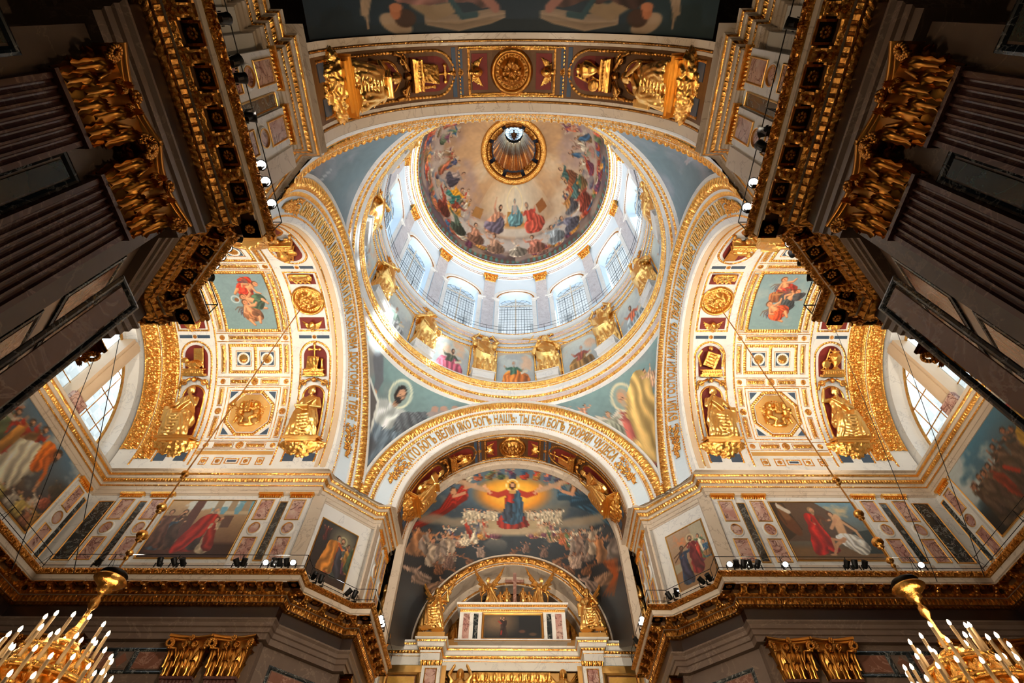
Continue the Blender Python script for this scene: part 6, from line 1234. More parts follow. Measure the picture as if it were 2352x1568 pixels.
wall_painting('wall_painting', (-1.684, 0, 1.247), (0, 1, 0), (1, 0, 0), .885, .266, cv, 'large painting of a crowd round a bending white-robed man, left end wall')
cv = Cv(130, 66, 3.15, (.26, .50, .62), (.16, .14, .13), 111); cv.clouds((.72, .76, .76), 2, .52, .12, 8, .35); cv.blend(np.clip((.38-cv.Y)/.2, 0, 1)*.8, (.14, .13, .13))
for x in list(np.linspace(.26, 1.1, 8))+list(np.linspace(1.2, 2.9, 12)): cv.fig(x, .02+.30*min(1, max(0, (x-.2)*.55))*(1 if int(x*20) % 2 else .3), .62, np.array(R.choice([(.20, .16, .15), (.16, .18, .20), (.28, .20, .16), (.34, .28, .22)])), np.array(R.choice([(.24, .18, .16), (.30, .24, .2), (.50, .14, .08)])), R.uniform(-.1, .15), hair=(.14, .10, .08), beard=R.random() < .5, face=-1, arms=((R.uniform(-.5, 0), .3), (R.uniform(0, .3), .1)), skin=(.62, .42, .31))
cv.fig(1.42, .30, .66, (.74, .18, .10), (.74, .58, .20), .1, arms=((-.5, .5), (.3, .2)), hair=(.2, .12, .08)); cv.cloth([(1.2, .62), (1.42, .66), (1.44, .40), (1.2, .30), (1.1, .44)], (.72, .56, .20), 6); cv.stroke([(.72, .46), (.82, .30)], .05, (.66, .16, .08)); cv.grain()
wall_painting('wall_painting', (1.684, 0, 1.247), (0, -1, 0), (-1, 0, 0), .885, .266, cv, 'large dark painting of a crowd under blue sky, right end wall')
# ---------------------------------------------------------------- vault paintings with putti
for sx, word in ((-1, 'left'), (1, 'right')):
    V = Vmap('x', sx); cv = Cv(92, 122, .80, (.50, .60, .62), (.50, .60, .60), 130+sx); cv.clouds((.62, .66, .64), 2.4, .52, .2, 4+sx); sk = (.86, .58, .40)
    def limb(pts, w, w1, c=sk):
        c = np.array(c); cv.stroke(pts, w, c*.72, 1, w1); cv.stroke([(x-.006, y+.008) for x, y in pts], w*.8, c, 1, w1*.8); cv.stroke([(x-.012, y+.016) for x, y in pts], w*.35, np.minimum(c*1.22, 1), .7, w1*.35)
    def putto(x, y, k, a, c2=None, wing=True):
        q = lambda u, v: (x+k*(u*cos(a)-v*sin(a)), y+k*(u*sin(a)+v*cos(a)))
        if wing:
            for j in range(4): cv.stroke([q(-.02, .10), q(-.22, .20-.06*j), q(-.34+.03*j, .16-.09*j)], .05*k, (.46-.05*j, .38-.04*j, .32), .9, .02*k)
        if c2 is not None: cv.cloth([q(-.10, .06), q(.12, .04), q(.26, -.14), q(.16, -.34), q(-.16, -.26), q(-.24, -.06)], c2, 7)
        limb([q(.02, -.12), q(.12, -.26), q(.06, -.40)], .13*k, .06*k); limb([q(-.05, -.12), q(-.14, -.24), q(-.10, -.40)], .12*k, .055*k); limb([q(0, .12), q(0, -.12)], .17*k, .17*k)
        if c2 is not None: cv.cloth([q(-.11, -.04), q(.11, -.06), q(.16, -.20), q(-.12, -.22)], np.array(c2)*1.08, 5)
        limb([q(.07, .10), q(.20, .06), q(.30, .12)], .065*k, .04*k); limb([q(-.07, .10), q(-.16, .0), q(-.10, -.08)], .065*k, .04*k); h = q(.02, .25); cv.ell(h[0], h[1], .082*k, .086*k, (.42, .26, .15)); cv.ell(h[0]+.012*k, h[1]-.012*k, .062*k, .068*k, sk); cv.ell(h[0]+.03*k, h[1]-.03*k, .018*k, .012*k, (.72, .34, .26)); cv.ell(h[0]-.005*k, h[1], .012*k, .008*k, (.2, .12, .1))
    if sx < 0:
        cv.cloth([(.40, .90), (.58, .94), (.60, .80), (.52, .70), (.42, .74)], (.78, .22, .12), 7); putto(.50, .72, .62, -.9, (.74, .20, .12)); putto(.50, .50, .60, 1.2, (.26, .38, .28)); cv.cloth([(.62, .52), (.68, .44), (.62, .34), (.54, .36), (.56, .46)], (.24, .34, .26), 5); putto(.42, .32, .62, .4, (.62, .40, .26)); cv.ring(.24, .52, .06, .012, (.74, .80, .80)); cv.ell(.26, .51, .035, .035, (.55, .36, .22))
        lab = 'curved ceiling painting of three putti with red and green drapery on blue sky, left vault'
    else:
        putto(.40, .76, .60, .5, (.66, .20, .14)); cv.cloth([(.22, .64), (.42, .66), (.44, .50), (.24, .48)], (.56, .32, .18), 5); cv.poly([(.24, .62), (.41, .64), (.41, .61), (.25, .59)], (.72, .48, .26)); putto(.54, .54, .60, -.5, (.24, .26, .27)); cv.cloth([(.58, .62), (.76, .64), (.70, .52), (.60, .50)], (.26, .26, .27), 4); putto(.36, .34, .62, .9, (.80, .32, .16)); cv.cloth([(.40, .30), (.48, .32), (.50, .18), (.38, .16)], (.80, .28, .14), 5); lab = 'curved ceiling painting of putti carrying a brown chest on grey sky, right vault'
    cv.grain(.04); nx, ny = 92, 122; us = np.linspace(1.272, 1.052, nx) if sx < 0 else np.linspace(1.272, 1.052, nx)[::-1]; P = V(us[:, None], np.linspace(74.4, 105.6, ny)[None], .0025)
    if sx > 0: P = V(np.linspace(1.052, 1.272, nx)[:, None], np.linspace(74.4, 105.6, ny)[None], .0025)
    mural('vault_painting', P, cv, OILP, label=lab, cat='painting')
# ---------------------------------------------------------------- far vault: figure with outspread arms on golden glow
nx, ny = 230, 110; s = u01(nx)[:, None]; tt = u01(ny)[None]
def utop(s):       # inverted U of the rib, legs below the springing
    L = .42; A = pi*.492; T = 2*L+A; d = s*T; left = d < L; right = d > L+A; a = pi-(d-L)/.492
    x = np.where(left, -.492, np.where(right, .492, .492*np.cos(a))); z = np.where(left, ZS-L+d, np.where(right, ZS-(d-L-A), ZS+.492*np.sin(a))); return x, z
xa, za = utop(s); a2 = pi*(1-s); xb, zb = .474*np.cos(a2), 1.205+.474*np.sin(a2)*1.0
k = tt**1.0; bulge = .035*np.sin(pi*tt)
X_ = xa+(xb-xa)*k; Z_ = za+(zb-za)*k+bulge*np.sin(pi*s); Y_ = 1.034+(1.40-1.034)*k**.9+0*s; P = np.stack(np.broadcast_arrays(X_, Y_, Z_), -1)
cv = Cv(nx, ny, 1.6, (0, 0, 0), (0, 0, 0), 140); Wz = (P[..., 2]-.55*(P[..., 1]-1.034)); Wy = (Wz-1.02)/(1.96-1.02)     # oblique metric plane through the vault
cv.X = np.repeat(np.repeat(.8+P[..., 0]/.94, 2, 0), 2, 1); cv.Y = np.repeat(np.repeat(Wy, 2, 0), 2, 1); cv.win = lambda *a: (slice(0, None), slice(0, None))
cv.C = np.array((.10, .12, .14))+(np.array((.34, .42, .48))-np.array((.10, .12, .14)))*np.clip(cv.Y*1.5-.55, 0, 1)[..., None]
cv.clouds((.52, .48, .40), 3, .50, .2, 2, .55, 2); cv.clouds((.30, .32, .34), 3.5, .5, .15, 6, .2, .75); cv.clouds((.44, .34, .26), 4, .52, .12, 9, -1, .5, .7); cv.clouds((.66, .60, .52), 7, .60, .1, 13, .5, .9, .6)
cy = .842
cv.ell(.80, .87, .34, .10, (.34, .44, .50), 0, .8, .9); cv.ell(.80, cy, .20, .095, (.88, .50, .12), 0, .45); cv.ell(.80, cy+.01, .14, .075, (.97, .76, .26), 0, .9)
R = random.Random(21)
for i in range(21): a_ = i/20*pi; x = .8+.44*cos(a_); y = .76+.185*sin(a_); cv.fig(x, y-.01, .085, R.choice(PAL), R.choice(PAL), R.uniform(-.4, .4), 'sit', wings=R.choice([(.60, .54, .46), None]), skin=(.76, .56, .42))
def flyer(x0, y0, x1, y1, c, q):
    for k in range(7): t = k/6; cv.stroke([(x0, y0-.012*k), ((x0+x1)/2+.01*k, (y0+y1)/2-.035+.006*k), (x1+q*.015*k, y1-.02*k)], .032, np.array(c)*(1.25 if k % 2 else .7), .9, .012)
    cv.ell(x0, y0+.01, .018, .022, (.30, .2, .12)); cv.ell(x0, y0+.006, .013, .018, (.8, .58, .42)); cv.stroke([(x0, y0-.02), (x0-q*.06, y0+.01)], .016, (.78, .56, .42))
flyer(.53, .885, .36, .69, (.66, .16, .10), -1); flyer(.47, .83, .33, .66, (.58, .14, .09), -1); flyer(1.07, .885, 1.24, .70, (.22, .36, .44), 1); flyer(1.14, .84, 1.28, .68, (.18, .30, .38), 1)
for k in range(9): cv.ell(.50+.018*k, .90-.004*k, .02, .014, (.74, .60, .48), 0, .5, .8); cv.ell(1.10-.018*k, .90-.004*k, .02, .014, (.74, .60, .48), 0, .5, .8)
for x in (.34, .40, .46, .52, 1.08, 1.14, 1.20, 1.26): cv.ell(x, .665+.01*sin(x*50), .06, .022, (.56, .50, .42), 0, .7, .8)
for x0_, x1_ in ((.53, .70), (.90, 1.07)):
    for x in np.linspace(x0_, x1_, 9): cv.fig(x, .655+.018*abs(sin(x*30)), .085, (.80, .74, .64), (.70, .64, .54), R.uniform(-.05, .05), skin=(.80, .60, .46))
for x in list(np.linspace(.46, .70, 11))+list(np.linspace(.90, 1.14, 11)): cv.fig(x, .53+.07*max(0, 1-abs(abs(x-.8)-.12)/.2)+R.uniform(-.02, .02), .115, R.choice([(.74, .66, .54), (.66, .52, .40), (.58, .36, .22), (.78, .72, .62)]), R.choice(PAL), R.uniform(-.4, .4), R.choice(['sit', 'stand']), skin=(.78, .56, .42))
for x in list(np.linspace(.30, .46, 6))+list(np.linspace(1.14, 1.31, 6)): cv.fig(x, .43+R.uniform(-.03, .05), .15, R.choice([(.66, .58, .50), (.60, .50, .42), (.46, .38, .34), (.62, .42, .28)]), R.choice([None, (.50, .44, .40)]), R.uniform(-.2, .2), skin=(.74, .52, .40))
for x, y in ((.40, .36), (.56, .42), (1.05, .42), (1.2, .36), (.50, .34), (1.12, .36), (.8, .46)): cv.fig(x, y, .10, (.40, .26, .18), None, R.uniform(-1, 1), 'sit', skin=(.56, .36, .26))
for x0_ in (.30, 1.30): cv.ell(x0_, .30, .05, .16, (.36, .38, .40), 0, 1.2, .35); cv.ell(x0_, .18, .03, .12, (.40, .46, .50), 0, 1.2, .4)
for x, y, h_ in ((.33, .30, .14), (.38, .26, .13), (.45, .40, .12), (1.27, .30, .14), (1.22, .27, .13), (1.15, .40, .12), (.62, .47, .10), (.98, .47, .10), (.88, .50, .09)): cv.fig(x, y, h_, R.choice([(.52, .40, .32), (.42, .32, .28), (.60, .50, .44)]), None, R.uniform(-.7, .7), 'sit', skin=(.66, .48, .38))
for k in range(4): cv.stroke([(1.28+.01*k, .42), (1.31, .34), (1.30-.01*k, .24)], .018, (.66, .30, .12), .5, .006)
cv.ell(.80, .632, .20, .03, (.68, .60, .48), 0, .7); cv.poly([(.66, .69), (.73, .69), (.74, .64), (.66, .64)], (.66, .58, .44)); cv.poly([(.87, .69), (.94, .69), (.94, .64), (.86, .64)], (.66, .58, .44))
cv.cloth([(.765, .862), (.835, .862), (.860, .74), (.885, .652), (.715, .652), (.745, .75)], (.62, .17, .12), 10)
for q in (-1, 1): cv.stroke([(.80+q*.03, .862), (.80+q*.085, .842), (.80+q*.135, .855)], .034, (.70, .22, .14), 1, .030); cv.stroke([(.80+q*.13, .853), (.80+q*.158, .884)], .018, (.86, .64, .48), 1, .014); cv.ell(.80+q*.160, .89, .009, .012, (.86, .64, .48))
cv.cloth([(.812, .868), (.842, .86), (.862, .78), (.858, .69), (.790, .67), (.745, .70), (.80, .78)], (.20, .33, .42), 10); cv.cloth([(.765, .80), (.80, .79), (.80, .72), (.765, .68), (.742, .72)], (.20, .24, .30), 5)
cv.ring(.80, .900, .034, .004, (.99, .92, .62)); cv.stroke([(.80, .868), (.80, .885)], .018, (.80, .58, .42)); cv.ell(.80, .898, .019, .022, (.32, .19, .12)); cv.ell(.80, .897, .012, .016, (.86, .64, .48)); cv.ell(.80, .885, .009, .008, (.36, .2, .13)); cv.stroke([(.79, .862), (.81, .862)], .02, (.78, .60, .34))
cv.grain(.06, 60)
mural('vault_mural', P, cv, label='vault mural of red and blue robed figure with outspread arms on golden glow, far end', cat='mural')
# ---------------------------------------------------------------- near vault overhead: flying angels on dark blue
nx, ny = 220, 220; V = Vmap('y', -1, .525); P = V(np.linspace(1.0, 1.57, ny)[None], np.linspace(172, 8, nx)[:, None], 0.)
cv = Cv(nx, ny, 2.6, (.13, .20, .24), (.09, .16, .20), 150); cv.clouds((.07, .10, .15), 1.5, .45, .2, 3); cv.clouds((.14, .22, .23), 1.6, .5, .2, 5, strength=.7)
for xh, q in ((.66, 1), (2.06, -1)):
    wc = (.62, .52, .42)
    for k in range(6): cv.stroke([(xh+q*.16, .055+.006*k), (xh+q*.34, .020+.012*k), (xh+q*.52, .05+.012*k), (xh+q*.60, .075+.006*k)], .030, np.array(wc)*(1-.07*(k % 3)), 1, .006)
    for k in range(5): cv.stroke([(xh-q*.16-.012*k*q, .20), (xh-q*.20-.008*k*q, .10), (xh-q*.205, .035+.016*k)], .030, np.array(wc)*(1-.08*(k % 2)), 1, .010)
    cv.ell(xh-q*.03, .050, .10, .045, (.62, .52, .42), -.3*q); cv.ell(xh+q*.03, .075, .065, .042, (.24, .15, .10)); cv.ell(xh-q*.025, .105, .032, .035, (.66, .40, .26)); cv.ell(xh-q*.02, .125, .04, .02, (.70, .44, .30))
    cv.stroke([(xh+q*.10, .16), (xh+q*.20, .10), (xh+q*.30, .12)], .09, (.56, .46, .34), 1, .06); cv.cloth([(xh+q*.04, .13), (xh+q*.30, .15), (xh+q*.52, .13), (xh+q*.50, .30), (xh+q*.2, .5), (xh-q*.1, .3)], (.58, .40, .36) if q > 0 else (.30, .20, .17), 9); cv.stroke([(xh+q*.30, .16), (xh+q*.36, .08), (xh+q*.44, .09)], .03, (.14, .26, .28)); cv.stroke([(xh+q*.46, .2), (xh+q*.55, .12)], .05, (.60, .40, .34))
cv.grain(.05, 40); mural('vault_mural', P, cv, label='dark blue overhead vault mural of winged flying angels, at the near edge', cat='mural')
mb = MB(); V2 = Vmap('y', -1, .525); g_ = np.linspace(0, 180, 49); mb.grid(np.stack([V2(u, g_, 0) for u in (1.57, 2.7)], 1)); o = build('ceiling_nave', mb, BLUE, kind='structure')
# ================================================================ altar bay: apse arch, crowning group, iconostasis
AP = empty('wall_altar', (0, 1.40, .0), kind='structure')
def arc_band(mb, y, zc, r0, r1, d=0, m=0, n=61, y2=None): a = np.linspace(0, pi, n); f = lambda r, yy: np.stack([r*np.cos(a), np.full(n, yy), zc+r*np.sin(a)], 1); mb.grid(np.stack([f(r0, y), f(r1, y if y2 is None else y2)], 1), m)
ZA = 1.205
mb = MB(); arc_band(mb, 1.395, ZA, .474, .466); arc_band(mb, 1.395, ZA, .466, .466, y2=1.40); arc_band(mb, 1.394, ZA, .425, .408); arc_band(mb, 1.394, ZA, .408, .408, y2=1.50); arc_band(mb, 1.50, ZA, .408, .36); arc_band(mb, 1.50, ZA, .36, .36, y2=1.58); build('apse_arch', mb, CREAM, AP)
mb = MB(); arc_band(mb, 1.40, ZA, .467, .424); build('arch_ground', mb, BRONZE, AP)
def arch_relief(mb, y, r0, r1, per, h, pat, nu=6, nv=4, zc=ZA): relief(mb, lambda s, t: np.stack([(r0+(r1-r0)*t)*np.cos(s*pi), y+0*s, zc+(r0+(r1-r0)*t)*np.sin(s*pi)], -1), lambda s, t: np.broadcast_to(np.array([0, -1., 0]), s.shape+(3,)), pi*r0, 0, per, h, pat, nu, nv)
g = MB(); arch_relief(g, 1.398, .428, .463, .06, .013, p_garl, 16, 9); arch_relief(g, 1.394, .412, .42, .012, .004, p_bead, 5, 3); arch_relief(g, 1.498, .366, .376, .012, .004, p_bead, 5, 3); build('gilded_arch_garland', g, GOLDD, AP, True, kind='stuff')
mb = MB(); mb.quad((-.8, 1.60, -.1), (.8, 1.60, -.1), (.8, 1.60, 1.75), (-.8, 1.60, 1.75)); build('back_wall', mb, BRONZE, AP)
g = MB(); relief(g, lambda s, t: np.stack([-.36+.72*s, 1.585+0*s, 1.16+.30*t], -1), lambda s, t: np.broadcast_to(np.array([0, -1., 0]), s.shape+(3,)), .72, 0, .12, .02, p_garl, 20, 30); build('gilded_back_relief', g, GOLDD, AP, True)
for s in (-1, 1):
    mb = MB(); mb.box((min(s*.47, s*.70), 1.395, -.1), (max(s*.47, s*.70), 1.60, 1.9)); build('apse_side_wall', mb, GREYM, AP)
    # legs and gilded strips beside the far nave walls
    g = MB(); seg_relief(g, (s*.540, 1.10, 1.12), (s*.540, 1.10, 1.36), (s*.556, 1.085, 1.12), (s*.556, 1.085, 1.36), .02, .006, p_garl, 8, 6, 0, (-s, -1, 0)); build('gilded_strip', g, GOLDD, AP, True)
# --- iconostasis
IC = empty('iconostasis', (0, 1.3, -.1), label='tall white and gilded icon screen with entablature closing the altar bay', cat='icon screen')
YI = 1.30; mb = MB(); cent = .285
prof = [(0, 1.186), (0, 1.178), (.006, 1.176), (.008, 1.168), (.012, 1.166), (.014, 1.152), (.020, 1.150), (.026, 1.140), (.028, 1.132), (.030, 1.13), (.030, 1.095), (.034, 1.094)]
def ient(path, parent):
    m = MB(); sweep(m, path, prof, np.tile([0, 0, 1, 0, 0, 0, 1, 0, 0, 0, 0], (len(path)-1, 1)), 1, 1); build('entablature', m, [WHITE, GOLD], parent)
    g = MB(); path_relief(g, path, .006, 1.176, .008, 1.168, .010, .002, p_leaf, 1, 1, 5, 2); path_relief(g, path, .020, 1.150, .026, 1.140, .014, .0035, p_egg, 1, 1, 6, 4); path_relief(g, path, .0285, 1.132, .030, 1.129, .008, .002, p_bead, 1, 1, 4, 2); build('gilded_moulding', g, GOLD, parent, True, kind='stuff')
pth = [(-.62, YI), (-.43, YI), (-.43, YI-.03), (-.285, YI-.03), (-.285, YI+.05), (.285, YI+.05), (.285, YI-.03), (.43, YI-.03), (.43, YI), (.62, YI)]
ient(pth, IC)
mb = MB(); mb.quad((-.62, YI+.034, -.1), (-.285, YI+.034, -.1), (-.285, YI+.034, 1.094), (-.62, YI+.034, 1.094)); mb.quad((.62, YI+.034, -.1), (.285, YI+.034, -.1), (.285, YI+.034, 1.094), (.62, YI+.034, 1.094)); mb.quad((-.29, YI+.10, .5), (.29, YI+.10, .5), (.29, YI+.10, 1.094), (-.29, YI+.10, 1.094)); mb.quad((-.62, YI, 1.186), (.62, YI, 1.186), (.62, 1.6, 1.186), (-.62, 1.6, 1.186)); build('screen_wall', mb, GOLDP, IC)
for s in (-1, 1):
    mb = MB(); mb.box((min(s*.305, s*.385), YI-.006, .4), (max(s*.305, s*.385), YI+.034, 1.094)); p_ = build('screen_pilaster', mb, WHITE, IC)
    g = MB(); seg_relief(g, (s*.30, YI-.008, 1.075), (s*.39, YI-.008, 1.075), (s*.297, YI-.014, 1.094), (s*.393, YI-.014, 1.094), .018, .006, p_egg, 7, 5, 0, (0, -1, 0)); build('gilded_cap', g, GOLD, p_, True)
    g = MB(); rect_frame(g, (s*.345, YI-.006, .995), (1, 0, 0), (0, 0, 1), (0, -1, 0), .052, .14, .005, .004); build('gilded_frame', g, GOLD, p_); g = MB(); slab(g, (s*.345, YI-.006, .995), (1, 0, 0), (0, 0, 1), (0, -1, 0), .044, .132, .002); build('marble_panel', g, PINK, p_)
    g = MB(); oval_ring(g, np.array([s*.345, YI-.006, .895]), np.array([1., 0, 0]), np.array([0, 0, 1.]), (0, -1, 0), .026, .026, .3, .005); build('oval_rim', g, WHITE, p_, True)
    # icons
    cv = Cv(40, 50, .8, (.84, .64, .28), (.78, .56, .22), 200+s); cv.clouds((.90, .72, .36), 6, .5, .2, 3, strength=.6)
    if s < 0: cv.fig(.42, -.15, .92, (.20, .26, .24), (.80, .76, .68), 0, arms=((-.1, -.4), (.1, -.3)), hair=(.14, .10, .08), beard=True)
    else: cv.fig(.42, -.18, .92, (.24, .14, .12), (.16, .24, .20), 0, arms=((-.45, .20), (.1, -.35)), hair=(.5, .4, .28), beard=True)
    cv.grain(.06); e = empty('icon', (s*.49, YI+.03, .86), label='gold-ground icon of a %s, %s of the icon screen' % ('dark-haired standing saint with pale sash' if s < 0 else 'saint raising a pointing hand', 'left part' if s < 0 else 'right part'), cat='icon')
    P_ = np.stack(np.broadcast_arrays(s*.472-.058+.116*u01(40)[:, None], np.full((1, 1), YI+.022), .90+.145*u01(50)[None]), -1); mural('panel', P_, cv, OILP, e)
    g = MB(); rect_frame(g, (s*.472, YI+.03, .9725), (1, 0, 0), (0, 0, 1), (0, -1, 0), .148, .178, .015, .012); build('picture_frame', g, GOLDS, e); g = MB(); slab(g, (s*.472, YI+.0325, .9725), (1, 0, 0), (0, 0, 1), (0, -1, 0), .13, .16, .008); build('backing', g, BROWNP, e)
    g = MB(); slab(g, (s*.472, YI+.034, 1.078), (1, 0, 0), (0, 0, 1), (0, -1, 0), .17, .028, .006); build('gilt_fascia', g, GOLDS, IC)
    # outer narrow pilaster
    mb = MB(); mb.box((min(s*.565, s*.625), YI-.0, .4), (max(s*.565, s*.625), YI+.034, 1.07)); p_ = build('screen_pilaster', mb, WHITE, IC); g = MB(); slab(g, (s*.595, YI, .98), (1, 0, 0), (0, 0, 1), (0, -1, 0), .036, .13, .002); build('marble_panel', g, PINK, p_)
    # caryatid angels
    sc = Matrix.Scale(4.6, 4); thing_at('caryatid', [('robed_body', figure('arms_up' if s < 0 else 'crossed_arm'), sc), ('wings', figure('wings'), sc)], frame((s*.225, YI+.075, .805), (1, 0, 0), (0, 1, 0), (0, 0, 1)), label='gilded caryatid angel %s under the icon screen entablature' % ('with arms over her head, left one' if s < 0 else 'with folded arm, right one'), cat='statue')
    # seated angels on the pedestals
    sc = Matrix.Scale(3.5, 4); thing_at('seated_angel', [('robed_body', figure('seated%d' % (2 if s < 0 else 1)), sc), ('wings', figure('wings_up'), Matrix.Scale(3.3, 4))], frame((s*.360, YI-.005, 1.205), (1, 0, 0), (0, 1, 0), (0, 0, 1)), label='gilded seated angel with raised wings on the %s pedestal of the icon screen' % ('left' if s < 0 else 'right'), cat='statue')
    mb = MB(); mb.box((min(s*.30, s*.42), YI-.03, 1.186), (max(s*.30, s*.42), YI+.06, 1.205)); build('statue_base', mb, GOLDP, IC)
g = MB(); seg_relief(g, (-.17, YI+.09, 1.055), (.17, YI+.09, 1.055), (-.17, YI+.085, 1.09), (.17, YI+.085, 1.09), .036, .008, p_egg, 9, 7, 0, (0, -1, 0)); seg_relief(g, (-.17, YI+.08, 1.04), (.17, YI+.08, 1.04), (-.17, YI+.08, 1.052), (.17, YI+.08, 1.052), .012, .005, p_bead, 5, 3, 0, (0, -1, 0)); build('gilded_board', g, GOLD, IC, True)
# altarpiece box on the screen
BX = empty('altarpiece', (0, 1.32, 1.186), label='marble-framed box with dark night painting of a lone robed man, above the icon screen', cat='altarpiece')
Y2 = 1.32; mb = MB(); mb.box((-.245, Y2, 1.186), (.250, Y2+.08, 1.345)); mb.box((-.262, Y2-.016, 1.350), (.267, Y2+.09, 1.362)); mb.box((-.255, Y2-.010, 1.338), (.260, Y2+.085, 1.352)); mb.box((-.26, Y2-.010, 1.186), (.265, Y2, 1.196)); build('box', mb, WHITE, BX)
g = MB(); seg_relief(g, (-.255, Y2-.012, 1.340), (.26, Y2-.012, 1.340), (-.26, Y2-.017, 1.351), (.265, Y2-.017, 1.351), .011, .004, p_egg, 6, 4, 0, (0, -1, 0)); seg_relief(g, (-.245, Y2-.002, 1.322), (.25, Y2-.002, 1.322), (-.245, Y2-.006, 1.333), (.25, Y2-.006, 1.333), .010, .003, p_leaf, 5, 3, 0, (0, -1, 0)); rect_frame(g, (.003, Y2, 1.255), (1, 0, 0), (0, 0, 1), (0, -1, 0), .286, .126, .012, .008); build('gilded_frame', g, GOLDS, BX)
for x, m_ in ((-.212, PINK), (.217, PINK), (-.168, DARKM), (.173, DARKM)): g = MB(); slab(g, (x, Y2, 1.255), (1, 0, 0), (0, 0, 1), (0, -1, 0), .030 if m_ is PINK else .022, .118, .003); build('marble_panel', g, m_, BX)
cv = Cv(110, 46, 2.4, (.10, .11, .12), (.07, .08, .09), 210); cv.ell(.55, .7, .7, .5, (.56, .44, .32), 0, 1.3, .8); cv.fig(.82, .0, .92, (.14, .09, .08), (.16, .11, .10), .02, arms=((-.25, .25), (-.1, .1)), hair=(.2, .14, .1), beard=True, face=-1); cv.stroke([(.72, .62), (.60, .72)], .05, (.62, .18, .12)); cv.stroke([(.74, .3), (.72, .15)], .06, (.56, .14, .10)); cv.ell(1.6, .28, .14, .07, (.34, .22, .17), soft=.6); cv.ell(2.05, .16, .16, .07, (.32, .24, .18), soft=.6); cv.grain()
P_ = np.stack(np.broadcast_arrays(.003-.130+.260*u01(110)[:, None], np.full((1, 1), Y2-.003), 1.204+.102*u01(46)[None]), -1); mural('canvas', P_, cv, OILP, BX)
# crucifix group
mb = MB(); mb.box((.005, Y2+.01, 1.362), (.021, Y2+.026, 1.530)); mb.box((-.035, Y2+.011, 1.480), (.058, Y2+.025, 1.494)); mb.box((-.03, Y2-.01, 1.360), (.055, Y2+.05, 1.368)); o = build('crucifix', mb, BROWNP); props(o, 'plain pinkish cross standing above the altarpiece box', 'cross')
for s in (-1, 1):
    sc = Matrix.Scale(2.7, 4) @ (Matrix.Diagonal((-1, 1, 1, 1)) if s > 0 else Matrix.Identity(4)); a_ = radians(40)*(1 if s < 0 else -1)
    thing_at('kneeling_angel', [('robed_body', figure('kneel'), Matrix.Rotation(-a_*1.4 if s < 0 else -a_*1.4, 4, 'Z') @ Matrix.Scale(2.7, 4)), ('wings', figure('wings_up'), Matrix.Translation((s*.25, .25, -.5)) @ Matrix.Scale(3.2, 4))], frame((.013+s*.118, Y2+.03, 1.364), (1, 0, 0), (0, 1, 0), (0, 0, 1)), label='gilded kneeling winged angel %s of the pinkish cross' % ('left' if s < 0 else 'right'), cat='statue')
    for k, dx in enumerate((.040, .072)): thing_at('standing_mourner', [('robed_body', figure('crossed_arm' if k else 'cross' if False else 'crossed_arm'), Matrix.Scale(1.75-.3*k, 4))], frame((.013+s*dx, Y2+.055, 1.364), (1, 0, 0), (0, 1, 0), (0, 0, 1)), label='small dark gilded mourner, %s on the %s of the cross' % ('next to the shaft' if k == 0 else 'second from the shaft', 'left' if s < 0 else 'right'), cat='statue', group='mourners at the cross')
    # statues on brackets of the far nave walls
    thing_at('bracket_statue', [('robed_body', figure('crossed_arm'), Matrix.Scale(3.4, 4)), ('gilded_tablet', figure('tablet'), Matrix.Translation((0, -.45, -.35)) @ Matrix.Scale(.85, 4)), ('foliage_corbel', figure('corbel'), Matrix.Translation((0, -.1, -.5)) @ Matrix.Scale(1.0, 4))], frame((s*.535, 1.045, 1.10), (0, -s, 0) if False else np.cross((s, .4, 0), (0, 0, 1.)), (s, .4, 0), (0, 0, 1)), label='dark gilded statue on a bracket above a tablet, %s far nave wall' % ('left' if s < 0 else 'right'), cat='statue')
